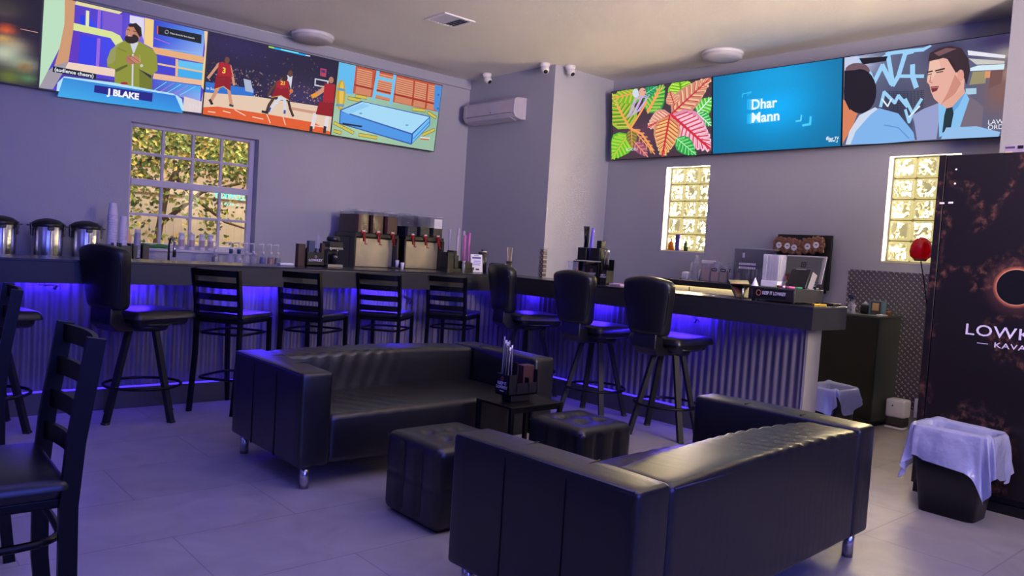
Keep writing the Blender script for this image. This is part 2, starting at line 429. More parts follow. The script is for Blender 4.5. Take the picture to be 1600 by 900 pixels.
# glass block windows
def gblock(n, y0, y1, z0, z1, label):
    w = thing('window_%d' % n, label, 'window', (XR+.11, (y0+y1)/2, z0)); w['kind'] = 'structure'
    yc = (y0+y1)/2; cols, rows = 3, 5; py, pz = (y1-y0)/cols, (z1-z0)/rows
    g = MB().span((.03, y0-yc, 0), (.10, y1-yc, z1-z0), M_grout); g.obj('mortar', w)
    for i in range(cols):
        for j in range(rows):
            b = MB(); c = (0.03, y0-yc+py*(i+.5), pz*(j+.5))
            b.rbox(c, (.09, py-.012, pz-.012), .016, M_gb, 2, 3); b.obj('glass_block', w)
    return w
gblock(2, *GB[0], 'glass block window above the canister shelf')
gblock(3, *GB[1], 'glass block window half hidden by the black refrigerator')
for i, (y0, y1, z0, z1) in enumerate(GB):
    o = MB().span((XR-.004, y0, z0-.012), (XR+.07, y1, z0), mat('sill_cream', (226, 220, 196), .5)).obj('trim_%d' % (5+i)); struct(o, 'cream sill under the glass blocks', 'sill')

# tread-plate
o = MB().span((PX-.006, PY-.006, .9), (PX, PY+.055, 1.44), M_plate).span((PX-.006, PY-.006, .9), (PX+.055, PY, 1.44), M_plate).obj('trim_3'); struct(o, 'tread-plate guard on the wall corner', 'trim')
o = MB().span((XR-.008, 2.25, .17), (XR, 3.59, 1.428), M_plate).obj('trim_4'); struct(o, 'aluminium tread-plate wall panel beside the refrigerator', 'trim')
o = MB().span((XR-.012, 2.25, 0), (XR, 4.0, .165), mat('wall_base_white', (176, 172, 178), .6)).obj('baseboard_right'); struct(o, 'pale baseboard under the tread plate', 'baseboard')

# ---------------- outside the sash window
M_fence = mat('fence_white', (222, 208, 186), .7)
M_bark = mat('bark', (112, 94, 70), .9, bump=(30, .6, .01))
def leafmat(n, c):
    m = mat(n, c, .6, var=(5, .25)); return m
LEAF = [leafmat('leaf_green', (104, 124, 48)), leafmat('leaf_olive', (146, 148, 62)), leafmat('leaf_yellow', (190, 168, 84)), leafmat('leaf_dark', (70, 92, 40))]
o = MB().span((-4, YL+.3, -.15), (14, 22, -.05), mat('yard_soil', (150, 134, 104), .9)).obj('ground'); struct(o, 'pale ground of the yard outside', 'ground')
mb = MB(); n = 60; x0, x1, yF = 1.0, 8.0, 12.3
fb = MB()
for i in range(n):
    a = x0+(x1-x0)*i/n; fb.span((a+.0012, yF, 0), (a+(x1-x0)/n-.0012, yF+.02, 1.92), M_fence)
fence = tag(fb.obj('yard_fence'), 'pale panelled fence seen through the sash window', 'fence')
o = MB().span((x0, yF-.03, 1.92), (x1, yF+.05, 2.02), M_fence, .01).obj('top_rail', fence)
o = MB().span((2.5, 15.6, 0), (10, 15.8, 5.2), mat('neighbour_wall', (206, 184, 160), .8)).span((2.2, 15.2, 5.2), (10.3, 16.2, 5.4), mat('neighbour_roof', (150, 130, 112), .8)).obj('neighbour_house'); tag(o, 'pinkish house wall behind the tree outside', 'house')
tree = thing('yard_tree', 'leafy tree outside the sash window', 'tree', (3.3, 11.3, -.05))
tb = MB(); tb.tube([(0, 0, 0), (.05, 0, 1.0), (.2, .05, 2.0), (.5, .1, 2.6)], [.06, .05, .045, .035], M_bark, 10)
br = [((.2, .05, 1.9), (-.3, -.1, 2.35), (-.9, -.2, 2.5)), ((.5, .1, 2.5), (.9, -.1, 2.9), (1.5, -.2, 3.3)), ((.1, 0, 1.5), (.6, -.2, 2.0), (1.2, -.3, 2.2), (1.7, -.3, 2.15)), ((-.2, -.1, 2.3), (.3, -.3, 2.6), (1.0, -.3, 2.75)), ((.3, .05, 2.2), (.5, -.2, 1.9), (.9, -.3, 1.6), (1.3, -.3, 1.5))]
for b in br: tb.tube(b, [.038, .028, .018, .012][:len(b)], M_bark, 7)
tb.obj('trunk', tree)
def leaves(spec, parent, name='foliage'):
    mb = MB()
    for cx_, cy_, cz_, rx, ry, rz_, n_ in spec:
        for _ in range(n_):
            d = Vector((random.gauss(0, .5), random.gauss(0, .5), random.gauss(0, .5)))
            p = Vector((cx_+d.x*rx, cy_+d.y*ry, cz_+d.z*rz_))
            a = random.uniform(0, 2*PI); L = random.uniform(.05, .09); t = Vector((math.cos(a), random.uniform(-.4, .4), math.sin(a))).normalized()
            sd = t.cross(Vector((random.uniform(-.5, .5), 1, random.uniform(-.5, .5)))).normalized()*L*.3
            m = random.choice(LEAF if random.random() < .8 else LEAF[:1])
            k = t.cross(sd).normalized()*L*.06
            mb.face([p, p+t*L*.5+sd+k, p+t*L, p+t*L*.5-sd+k], m)
    return mb.obj(name, parent)
leaves([(.3, -.45, 2.9, 2.2, .7, .8, 6800), (-.75, -.35, 2.1, .8, .5, .7, 1500), (1.1, -.4, 2.5, 1.3, .5, .36, 1500), (-.6, -.4, 1.5, .3, .3, .4, 260), (.15, -.4, 1.3, .55, .2, .12, 70), (.75, -.4, 1.55, .2, .2, .6, 60), (1.0, -.4, 1.2, .25, .15, .1, 30), (1.75, -.3, 1.35, .15, .1, .06, 16), (.5, -.4, 1.75, .5, .3, .3, 100)], tree)

# ================================================================== wall and ceiling fittings
# air conditioner on the pillar
ac = thing('air_conditioner', 'white wall-mounted split air conditioner on the boxed-out corner', 'air conditioner', (PX, 7.864, 3.175))
prof = [(0, .135), (-.03, .137), (-.17, .12), (-.2, .09), (-.205, -.06), (-.17, -.115), (-.08, -.137), (0, -.13)]
Mx = Matrix(((1, 0, 0, 0), (0, 0, 1, 0), (0, 1, 0, 0), (0, 0, 0, 1)))
M_ac = mat('ac_white', (188, 180, 200), .12)
MB().prism(prof, -.48, .44, M_ac, .006, Mx).obj('housing', ac)
MB().prism([(x*1.01, z*1.01) for x, z in prof], -.512, -.482, M_ac, .004, Mx).obj('end_cap', ac)
MB().prism([(x*1.01, z*1.01) for x, z in prof], .442, .51, M_ac, .004, Mx).obj('end_cap', ac)
MB().box((-.135, 0, -.131), (.12, .86, .008), M_ac, Matrix.Rotation(.25, 3, 'Y'), .003).obj('louvre', ac)
MB().box((-.2045, 0, -.062), (.006, .93, .004), M_bezel).obj('panel_seam', ac)
MB().box((-.207, -.06, -.035), (.003, .014, .014), M_bezel, None, .003).obj('sensor', ac)

# security cameras
def secam(loc, rz, label):
    t = thing('security_camera', label, 'camera', loc, rz, 'dome cameras on the ceiling')
    MB().lathe([(0, 0), (.062, 0), (.062, -.03), (.056, -.036), (.05, -.05), (.045, -.06), (0, -.06)], (0, 0, 0), M_white).obj('base', t)
    d = Vector((.75, 0, -.66)).normalized()
    MB().lathe([(0, -.05), (.03, -.045), (.05, -.015), (.05, .01), (.04, .04), (.028, .055), (0, .056)], (.018, 0, -.075), M_white, 20, d).obj('eyeball', t)
    MB().lathe([(.02, 0), (.026, .006), (0, .01)], Vector((.018, 0, -.075))+d*.052, M_blackpl, 16, d).obj('lens', t)
    return t
secam((6.36, 7.98, CZ), R(-85), 'white dome camera above the air conditioner')
secam((6.41, 6.94, CZ), R(-120), 'white dome camera on the ceiling left of the wall edge')
secam((6.67, 6.77, CZ), R(-100), 'white dome camera on the ceiling right of the wall edge')

def clight(loc, r, label):
    t = thing('ceiling_light', label, 'ceiling light', loc, 0, 'round ceiling lights, switched off')
    MB().lathe([(0, 0), (r, 0), (r, -.025), (r*.97, -.032), (0, -.032)], (0, 0, 0), M_white, 40).obj('base_ring', t)
    MB().lathe([(r*.95, -.03), (r*.94, -.055), (r*.85, -.07), (r*.5, -.078), (0, -.08)], (0, 0, 0), mat('lamp_diffuser', (190, 184, 196), .5), 40).obj('diffuser', t)
clight((4.02, 8.20, CZ), .235, 'round white ceiling light above the left row of screens')
clight((7.18, 4.98, CZ), .22, 'round white ceiling light above the right row of screens')

v = thing('air_vent', 'white square louvred vent in the ceiling', 'vent', (4.63, 6.46, CZ))
for a in ((-.19, -.18, .19, -.14), (-.19, .14, .19, .18), (-.19, -.14, -.15, .14), (.15, -.14, .19, .14)):
    MB().span((a[0], a[1], -.014), (a[2], a[3], 0), M_white, .004).obj('frame', v)
MB().span((-.15, -.14, -.003), (.15, .14, -.001), mat('vent_dark', (30, 28, 34), .8)).obj('backing', v)
for i in range(9):
    MB().box((-.135+.034*i, 0, -.009), (.024, .28, .002), M_white, Matrix.Rotation(R(38 if i < 5 else -38), 3, 'Y')).obj('slat', v)
for i, (y, z) in enumerate(((4.02, 3.5), (3.18, 3.49), (2.43, 3.495))):
    o = MB().lathe([(0, 0), (.011, 0), (.014, .012), (.006, .02), (0, .02)], (XR, y, z), M_blackmt, 12, (-1, 0, 0)).obj('wall_hook')
    rebase(o, (XR, y, z)); tag(o, ['small dark hook on the wall above the blue screen', 'small dark hook on the wall above the two men screen', 'small dark hook on the wall by the pier'][i], 'hook', 'hooks above the right screens')

# lettering sign in the sash window, facing the yard (so it reads mirrored from inside)
M_neon = emis('sign_cyan', (110, 255, 230), 1.6)
sg = thing('window_sign', 'small cyan lettering in the sash window, seen mirrored from inside', 'sign', (3.345, YL+.136, 1.76))
MB().face([(-.18, 0, -.08), (.18, 0, -.08), (.18, 0, .08), (-.18, 0, .08)], mat('sign_film', (200, 220, 220), .2, alpha=.04)).obj('clear_film', sg)
mb = MB(); add_text(mb, 'LOWKEY', .088, M_neon, (0, .001, .045), (-1, 0, 0), (0, 0, 1), .002, .03, .92, space=1.05); mb.obj('lettering', sg)
mb = MB(); add_text(mb, 'KAVA', .036, M_neon, (0, .001, -.042), (-1, 0, 0), (0, 0, 1), .002, .012, 1.1, space=1.2); mb.obj('subtitle', sg)
for s in (-1, 1): MB().span((s*.10-.022, .001, -.044), (s*.10+.022, .003, -.040), M_neon).obj('dash', sg)

# ================================================================== bar
M_base = mat('bar_base', (74, 72, 80), .55)
BX0 = -1.2; TZ = 1.1449; TT = .167; XB, YB = 5.11, 6.131; XBK, YBK = 5.62, 6.74; YE = 2.65
XW, YW = 5.54, 6.49; LEDGE = .085
bar = thing('bar_counter', 'long L-shaped bar with dark top and corrugated metal front', 'bar', (XB, YB, 0))
def rel(o): o.location = (-XB, -YB, 0); return o
poly = [(BX0, YB), (XB, YB), (XB, YE), (XBK, YE), (XBK, YBK), (BX0, YBK)]
rel(MB().prism(poly, TZ-.018, TZ, M_top, .003).obj('countertop', bar))
mb = MB().prism([(BX0, YB+.003), (XB+.003, YB+.003), (XB+.003, YE+.003), (XBK-.003, YE+.003), (XBK-.003, YBK-.003), (BX0, YBK-.003)], TZ-TT, TZ-.018, M_fascia); rel(mb.obj('fascia', bar))
mb = MB(); mi = mb.mi(M_corr)
pitch, amp = .0676, .0085
def corr(fix, a0, a1, axis):
    n = int((a1-a0)/pitch*8); prev = None
    for i in range(n+1):
        a = a0+(a1-a0)*i/n; d = fix+amp*math.cos(2*PI*(a-a0)/pitch)
        p = [(a, d) if axis == 'x' else (d, a)][0]
        v0 = mb.bm.verts.new((*p, .15)); v1 = mb.bm.verts.new((*p, TZ-TT))
        if prev: f = mb.bm.faces.new((prev[0], v0, v1, prev[1])); f.smooth = True; f.material_index = mi
        prev = (v0, v1)
corr(YW, BX0, XW, 'x'); rel(mb.obj('corrugated_front', bar))
mb = MB(); mi = mb.mi(M_corr); corr(XW, YE+.26, YW, 'y'); rel(mb.obj('corrugated_front', bar))
M_stud = mat('bar_end_board', (150, 146, 140), .7)
rel(MB().span((XW+.012, YE+.255, 0), (XW+.075, YW, TZ-TT), M_stud).span((BX0, YW+.012, 0), (XW+.07, YW+.1, TZ-TT), M_stud).obj('stud_wall', bar))
rel(MB().span((XW-.012, YE+.24, .0), (XW+.19, YE+.26, TZ-TT), M_stud).obj('end_board', bar))
rel(MB().span((BX0, YW-LEDGE, 0), (XW-LEDGE, YW+.01, .16), M_base, .003).obj('baseboard', bar))
rel(MB().span((XW-LEDGE, YE+.24, 0), (XW+.01, YW+.01, .16), M_base, .003).obj('baseboard', bar))
M_led = emis('led_blue', (58, 32, 255), 215)
M_ledline = emis('led_line_blue', (70, 50, 255), 11)
rel(MB().span((BX0, YW-.05, TZ-TT-.006), (XW-.05, YW-.036, TZ-TT-.001), M_ledline).obj('led_line', bar))
rel(MB().span((XW-.05, YE+.3, TZ-TT-.006), (XW-.036, YW-.05, TZ-TT-.001), M_ledline).obj('led_line', bar))
M_ledtoe = emis('led_toe_blue', (66, 44, 255), 2.2)
rel(MB().span((BX0, YW-LEDGE+.012, .16), (XW-LEDGE+.02, YW-.02, .164), M_ledtoe).obj('led_line', bar))
rel(MB().span((XW-LEDGE+.012, YE+.26, .16), (XW-.02, YW-LEDGE+.012, .164), M_ledtoe).obj('led_line', bar))
def led(p, along, L):
    h = MB(); s = (L, .018, .008) if along == 'x' else (.018, L, .008)
    h.box((p[0], p[1], TZ-TT-.006), s, M_led); rel(h.obj('led_strip', bar))
for x, L in ((-.3, .3), (1.2, .32), (1.78, .2), (2.72, .5), (4.0, .55)): led((x, YW-.075), 'x', L)
for y, L in ((5.0, .35), (4.0, .5), (5.95, .14)): led((XW-.075, y), 'y', L)
# hanging cords under the bar
def cord(name, p, along, label, drop=.14):
    mb = MB(); x, y, z = p
    for k in range(4):
        pts = []
        for i in range(13):
            t = i/12; s = (.03+.012*k)*math.sin(t*PI*1.9+k); a = .12*t*(1 if k % 2 else .7)
            q = (x+a+s*.6, y-.004*k, z-drop*t*(.8+.12*k)+.01*math.sin(7*t+k)) if along == 'x' else (x-.004*k, y-a*.3-s*.5, z-drop*t*(.8+.1*k))
            pts.append(q)
        mb.tube(pts, .0028, M_blackpl, 6)
    mb.box((x+(.11 if along == 'x' else 0), y-.012, z-drop+.004), (.022, .018, .04), M_blackpl, Matrix.Rotation(.5, 3, 'Y'), .004)
    o = mb.obj(name); rebase(o, p); tag(o, label, 'cord', 'loose cords under the bar top'); return o
cord('power_cord', (4.22, YW-.045, .975), 'x', 'tangled black cord hanging under the bar between the ladder-back chairs', .15)
cord('power_cord', (XW-.04, 3.90, .975), 'y', 'short black cord loop under the bar right of the nearest swivel stool', .07)
cord('power_cord', (1.13, YW-.045, .975), 'x', 'coil of cord under the bar left of the high-backed swivel stool', .05)

# counters behind the bar
M_cab = mat('black_cabinet', (17, 17, 20), .45)
t = thing('back_counter', 'dark counter along the wall under the sash window', 'counter', (2.5, 8.2, 0))
MB().span((-3.7, -.3, .04), (3.98, .31, .96), M_cab).obj('carcass', t); MB().span((-3.7, -.33, .96), (3.98, .318, 1.0), M_top, .004).obj('worktop', t)
M_front = mat('cooler_front', (220, 214, 184), .35)
t = thing('back_shelf_cabinet', 'pale-fronted cabinet with a dark shelf top along the right wall', 'cabinet', (7.25, 4.7, 0))
MB().span((-.2, -.85, .1), (.31, 1.0, 1.14), M_front).obj('carcass', t)
MB().span((-.25, -.9, 1.165), (.315, 1.05, 1.2), M_top, .004).obj('worktop', t)
MB().span((-.2, -.85, 1.14), (.31, 1.0, 1.165), M_cab).obj('rail', t)
MB().span((-.25, -.9, 1.14), (-.242, 1.05, 1.165), M_top).obj('lip', t); MB().span((-.238, -.8, 1.152), (-.218, 1.0, 1.162), emis('shelf_fill', (255, 232, 180), 7)).obj('fill_strip', t)  # lip hides an added glow strip that brightens the pale front
for y in (-.23, .39): MB().span((-.205, y-.004, .12), (-.2, y+.004, 1.13), M_cab).obj('door_gap', t)
MB().span((-.17, -.82, 0), (.31, .97, .1), M_cab).obj('plinth', t)
M_cabside = mat('cabinet_side_lit', (66, 72, 68), .4)  # greenish grey on a black cabinet: daylight on its side put into the colour
t = thing('low_cabinet', 'black floor cabinet at the end of the bar by the tread plate', 'cabinet', (7.3, 3.45, 0))
MB().span((-.2, -.40, .06), (.255, .2, 1.0), M_cabside).obj('carcass', t)
MB().span((-.215, -.395, .07), (-.2, .195, .99), mat('cabinet_door_black', (14, 13, 16), .4), .002).obj('door', t)
MB().span((-.22, -.41, 1.0), (.255, .21, 1.02), M_cabside, .003).obj('worktop', t)
MB().span((-.17, -.37, 0), (.255, .19, .06), M_cab).obj('plinth', t)

# ================================================================== seating
def ladder_chair():
    t = thing('bar_chair', '', 'bar chair')
    d, w = .442, .379
    def post(s): return [(-d/2-.052, s*w/2, 0), (-d/2-.03, s*w/2, .2), (-d/2-.004, s*w/2, .45), (-d/2, s*w/2, .7), (-d/2-.012, s*w/2, .86), (-d/2-.05, s*w/2, 1.12)]
    for s in (1, -1):
        MB().bar(post(s), .042, .024, M_blackmt, (1, 0, 0)).obj('leg', t)
        MB().bar([(d/2+.012, s*w/2, 0), (d/2-.01, s*w/2, .4), (d/2-.02, s*w/2, .735)], .034, .028, M_blackmt, (1, 0, 0)).obj('leg', t)
    for i, z in enumerate((1.09, .998, .905, .815)):
        mb = MB(); n = 10; pts = []
        u0 = -d/2-.012-.038*(z-.86)/.26
        for k in range(n+1):
            y = (k/n-.5)*(w-.02); b = .028*(1-(2*y/w)**2)
            pts.append((u0-b, y, z))
        mb.bar(pts, .05, .012, M_blackmt, (0, 0, 1)); mb.obj('slat', t)
    h = lambda p, n: (0, 0, .012*(1-(p.x/.225)**2)*(1-(p.y/.215)**2)) if p.z > 0 else (-p.x*.06, -p.y*.06, 0)
    MB().rbox((.0, 0, .748), (.445, .43, .055), .024, M_vinyl, 3, 6, h).obj('seat', t)
    MB().span((-d/2, -w/2, .70), (d/2-.02, w/2, .725), M_blackmt, .004).obj('seat_frame', t)
    for z, nm in ((.615, 'stretcher'), (.26, 'footrest')):
        mb = MB(); r = []
        q = d/2-.004
        for k in range(28):
            a = 2*PI*k/28; c_, s_ = math.cos(a), math.sin(a); e = .42
            r.append((q*math.copysign(abs(c_)**e, c_)*(.98 if c_ > 0 else 1.02), w/2*math.copysign(abs(s_)**e, s_)*1.0, z))
        mb.tube(r, .0105, M_blackmt, 8, closed=True); mb.obj(nm, t)
    return t
lc = ladder_chair()
GL = 'black ladder-back bar chairs'
spots = [((2.45, 6.12, 0), R(35.6), 'black ladder-back bar chair, leftmost of four along the corrugated bar'),
         ((3.163, 6.15, 0), R(31.8), 'black ladder-back bar chair, second from left along the bar, behind the sofa'),
         ((3.884, 6.15, 0), R(40.4), 'black ladder-back bar chair against the bright blue glow behind the sofa'),
         ((4.659, 6.14, 0), R(33.4), 'black ladder-back bar chair nearest the inner corner of the bar'),
         ((.237, 2.321, 0), R(178.8), 'black ladder-back chair with slatted back close to the camera'),
         ((.315, 3.87, 0), R(176), 'black ladder-back chair cut by the left edge of the picture')]
for i, (p, a, l) in enumerate(spots):
    if i == 0: lc.location = p; lc.rotation_euler = (0, 0, a); lc['label'] = l; lc['group'] = GL
    else: dup(lc, p, a, l, GL)

def swivel_stool():
    t = thing('swivel_stool', '', 'bar stool')
    # local +x is the front of the seat
    sh = lambda p, n: ((-p.x*.16 if p.z < 0 else -p.x*.02), (-p.y*.16 if p.z < 0 else -p.y*.02), .012*(1-(p.x/.25)**2)*(1-(p.y/.25)**2) if p.z > 0 else 0)
    MB().rbox((.02, 0, .752), (.53, .52, .115), .05, M_vinyl, 4, 6, sh).obj('seat', t)
    MB().tube([(.02+.246*math.cos(a)*(1 if abs(math.cos(a)) < .75 else .97), .242*math.sin(a), .712) for a in [2*PI*k/28 for k in range(28)]], .008, M_vinyl, 6, closed=True).obj('seat_welt', t)
    MB().cyl((.02, 0, .655), (.02, 0, .70), .15, .17, M_blackpl, 24).obj('swivel_plate', t)
    # back pad: wider at the top, arched top edge
    H, Wt, Wb, T = .455, .225, .17, .055
    def bp(p, n):
        f = (p.z/(H/2)+1)/2; k = (Wb+(Wt-Wb)*min(1, f*1.25))/Wt
        arch = -.036*(p.y/Wt)**2*max(0, p.z/(H/2))
        return (-.035*(1-(p.y/Wt)**2) * (1 if p.x < 0 else .6)+ -.05*(f-.5), p.y*(k-1), arch)
    bk = MB().rbox((-.30, 0, 1.045), (T*2, Wt*2, H), .042, M_vinyl, 4, (2, 8, 8), bp).obj('backrest', t)
    pts = []
    for k in range(40):
        a = 2*PI*k/40; y = .95*Wt*math.copysign(abs(math.cos(a))**.45, math.cos(a)); z = .94*H/2*math.copysign(abs(math.sin(a))**.45, math.sin(a))
        o_ = bp(Vector((-T, y, z)), None); pts.append((-.30-T+.018+o_[0], y*1.03+o_[1], 1.045+z+o_[2]))
    MB().tube(pts, .005, M_vinyl, 6, closed=True).obj('piping', bk)
    MB().prism([(-.345, .72), (-.28, .66), (-.1, .66), (-.1, .69), (-.235, .72), (-.27, .86), (-.34, .86)], -.11, .11, M_blackpl, .01, Matrix(((1, 0, 0, 0), (0, 0, 1, 0), (0, 1, 0, 0), (0, 0, 0, 1)))).obj('back_bracket', t)
    for k in range(4):
        a = R(45+90*k); c_, s_ = math.cos(a), math.sin(a)
        l = MB().bar([(.30*c_, .30*s_, 0), (.12*c_, .12*s_, .665)], .042, .034, M_legpaint, (-s_, c_, 0)).obj('leg', t)
        MB().box((.30*c_, .30*s_, .008), (.045, .045, .016), M_blackpl, Matrix.Rotation(a, 3, 'Z'), .004).obj('foot_cap', l)
    MB().tube([(.02+.262*math.cos(2*PI*k/36), .262*math.sin(2*PI*k/36), .25) for k in range(36)], .011, M_blackmt, 8, closed=True).obj('foot_ring', t)
    return t
ss = swivel_stool(); GS = 'high-backed swivel bar stools'
sp = [((1.74, 6.06, 0), R(22), 'high-backed black swivel stool standing alone left of the ladder-back chairs'),
      ((.76, 6.06, 0), R(10), 'black swivel stool cut by the left edge, behind the ladder-back chair'),
      ((5.12, 5.54, 0), R(-14), 'high-backed black swivel stool behind the table caddy near the bar corner'),
      ((5.07, 4.60, 0), R(0), 'high-backed black swivel stool, middle of three along the right arm of the bar'),
      ((5.09, 3.83, 0), R(2), 'high-backed black swivel stool nearest the cash drawer, behind the front sofa')]
for i, (p, a, l) in enumerate(sp):
    if i == 0: q = ss; ss.location = p; ss.rotation_euler = (0, 0, a); ss['label'] = l; ss['group'] = GS
    else: q = dup(ss, p, a, l, GS)
    for ch in q.children:                 # the leg frame stays put while the seat swivels
        if ch.name.startswith('leg'): ch.rotation_euler = (0, 0, R((-16, 8, 10, 14, 19)[i])-a)

def sofa(label, loc, rz, w, d):
    t = thing('sofa', label, 'sofa', loc, rz, 'black leather two-seat sofas'); aw = .19
    def crease(amp, f, ph, sl):
        def g(p, n):
            m_ = max(0, math.sin(p.x*2.1+ph))**2
            top = .012*(1-(p.x/(w/2))**2) if p.z > 0 else 0
            return (0, 0, top + (amp*m_*math.sin(p.x*f+p.y*sl+1.5*math.sin(p.x*9)) if p.z > .02 else 0))
        return g
    for s in (-1, 1):
        a = MB().rbox((s*(w/2-aw/2), 0, .395), (aw, d, .53), .022, M_leather, 3, (3, 14, 5), lambda p, n: (0, 0, .006*math.cos(p.y*3.2) if p.z > .2 else 0)).obj('arm', t)
        for y in (-d/6, d/6):
            MB().tube([(s*(w/2+.0005), y, .135), (s*(w/2+.0005), y, .60), (s*(w/2-.004), y, .655), (s*(w/2-aw+.01), y, .668)], .0032, M_blackmt, 6).obj('seam', a)
        MB().tube([(s*(w/2-.004), -d/2+.02, .656), (s*(w/2-.004), d/2-.02, .656)], .004, M_leather, 6).obj('seam', a)
    bw = w-2*aw
    def backd(p, n):
        m_ = max(0, math.sin(p.x*2.3+.9))**2
        top = (.02*(1-(2*p.x/bw)**2)+.005*m_*math.sin(p.x*64+p.y*34+1.4*math.sin(p.x*8))) if p.z > .2 else 0
        fr = .035*(1-(2*p.x/bw)**2)+.0018*m_*math.sin(p.x*58+p.z*22) if p.y > .05 and p.z > -.1 else 0
        return (0, fr, top)
    b = MB().rbox((0, -d/2+.13, .39), (bw+.004, .26, .52), .03, M_leather, 4, (90, 4, 8), backd).obj('backrest', t)
    MB().tube([(-bw/2+.02, -d/2+.004, .635), (bw/2-.02, -d/2+.004, .635)], .004, M_leather, 6).obj('seam', b)
    def seatd(p, n):
        m_ = max(0, math.sin(p.x*2.5+.4))**2
        return (0, .012*(1-(2*p.x/bw)**2) if p.y > .2 else 0, (.012*(1-(2*p.x/bw)**2)+.0018*m_*math.sin(p.x*52+p.y*26)) if p.z > .08 else 0)
    MB().rbox((0, .115, .27), (bw+.004, d-.27, .28), .035, M_leather, 4, (80, 14, 4), seatd).obj('seat', t)
    for sx in (-1, 1):
        for sy in (-1, 1): MB().cyl((sx*(w/2-.07), sy*(d/2-.06), 0), (sx*(w/2-.07), sy*(d/2-.06), .133), .026, .026, M_chrome, 20).obj('leg', t)
    return t
sofa('black leather sofa facing the camera, in front of the corrugated bar', (2.915, 4.375, 0), PI, 1.93, .955)
sofa('black leather sofa seen from behind in the foreground', (2.885, 2.045, 0), R(3.0), 1.94, .915)

def ottoman(label, loc, s, h):
    t = thing('ottoman', label, 'ottoman', loc, 0, 'tufted black cube ottomans')
    def dd(p, n):
        x = y = z = 0
        if p.z > h/2-.06:
            z = .014*(1-(2*p.x/s)**2)*(1-(2*p.y/s)**2)
            for bx in (-.075, .075):
                for by in (-.075, .075):
                    r2 = (p.x-bx)**2+(p.y-by)**2; z -= .036*math.exp(-r2/.0009)+.009*math.exp(-r2/.006)
        for q in (-.078, .078):
            if abs(n.x) > .7 and abs(p.z) < h/2-.03: x -= n.x*.02*math.exp(-(p.y-q)**2/.0004)
            if abs(n.y) > .7 and abs(p.z) < h/2-.03: y -= n.y*.02*math.exp(-(p.x-q)**2/.0004)
        if abs(p.z) < .012 and (abs(n.x) > .7 or abs(n.y) > .7): x -= n.x*.006; y -= n.y*.006
        return (x, y, z)
    b = MB().rbox((0, 0, h/2+.01), (s, s, h), .045, M_leather, 4, 22, dd).obj('cushion', t)
    for bx in (-.075, .075):
        for by in (-.075, .075): MB().lathe([(0, .006), (.008, .004), (.011, 0), (0, -.002)], (bx, by, h-.015), M_leather, 12).obj('button', b)
    e = s/2-.012
    MB().tube([(-e, -e, h-.018), (e, -e, h-.018), (e, e, h-.018), (-e, e, h-.018)], .004, M_leather, 6, closed=True).obj('piping', b)
    MB().span((-s/2+.04, -s/2+.04, 0), (s/2-.04, s/2-.04, .03), M_blackpl).obj('base', t)
ottoman('tufted black cube ottoman between the two sofas, nearer the camera', (2.455, 3.21, 0), .48, .415)
ottoman('tufted black cube ottoman right of the small black table', (3.425, 3.195, 0), .455, .405)

t = thing('side_table', 'small black square table holding the straw caddy', 'side table', (3.325, 3.635, 0))
MB().span((-.22, -.172, .441), (.22, .172, .456), M_blackmt, .003).obj('tabletop', t)
for sx in (-1, 1):
    for sy in (-1, 1): MB().span((sx*.205-.013, sy*.158-.013, 0), (sx*.205+.013, sy*.158+.013, .441), M_blackmt, .002).obj('leg', t)
MB().span((-.19, -.165, .415), (.19, -.15, .441), M_blackmt).obj('rail', t)

def ring(mb, o, ux, uy, r, w, m, th=.0008, n=28):
    o = Vector(o); ux, uy = Vector(ux).normalized(), Vector(uy).normalized(); nz = ux.cross(uy)*th
    for k in range(n):
        a, b = 2*PI*k/n, 2*PI*(k+1)/n
        f = lambda q, rr: o+nz+ux*rr*math.cos(q)+uy*rr*math.sin(q)
        mb.face([f(a, r-w), f(a, r), f(b, r), f(b, r-w)], m)
def wrapped_straw(p, L, tilt, az, label, group):
    mb = MB(); d = Vector((math.cos(az)*tilt, math.sin(az)*tilt, 1)).normalized()
    mb.tube([Vector((0, 0, 0)), d*L], .0038, M_blackpl, 7)
    mb.tube([d*L*.3, d*(L*.97), d*(L*1.03)], [.0046, .0048, .003], mat('straw_wrap', (186, 176, 184), .35, alpha=.35), 7)
    mb.box(d*L*1.04, (.013, .003, .02), M_paper, Matrix.Rotation(az, 3, 'Z'))
    o = mb.obj('wrapped_straw'); o.location = p; tag(o, label, 'straw', group); return o
# straw caddy on the side table
c = thing('straw_caddy', 'black caddy on the side table with a printed slogan', 'caddy', (3.285, 3.635, .456))
MB().span((-.075, -.045, 0), (.085, .045, .045), M_blackpl, .004).obj('base', c)
mb = MB().span((-.12, -.06, .045), (.13, .06, .052), M_blackpl)
for a in ((-.12, -.06, -.113, .06, .175), (-.052, -.06, -.046, .06, .25), (-.12, -.06, -.05, -.054, .175), (-.12, .054, -.05, .06, .175),
          (-.05, -.06, .13, -.054, .12), (-.05, .054, .13, .06, .2), (.123, -.06, .13, .06, .2), (.05, -.06, .056, .06, .15)):
    mb.span((a[0], a[1], .045), (a[2], a[3], .045+a[4]-.045), M_blackpl)
mb.obj('holder', c)
mb = MB(); ring(mb, (-.12, 0, .148), (0, -1, 0), (0, 0, 1), .012, .003, M_printo)
add_text(mb, 'KEEP IT', .026, M_printw, (-.12, 0, .118), (0, -1, 0), (0, 0, 1), bold=.015)
add_text(mb, 'LOWKEY', .026, M_printw, (-.12, 0, .093), (0, -1, 0), (0, 0, 1), bold=.015)
mb.span((-.1208, -.018, .068), (-.12, .018, .072), M_printw); mb.obj('slogan_print', c)
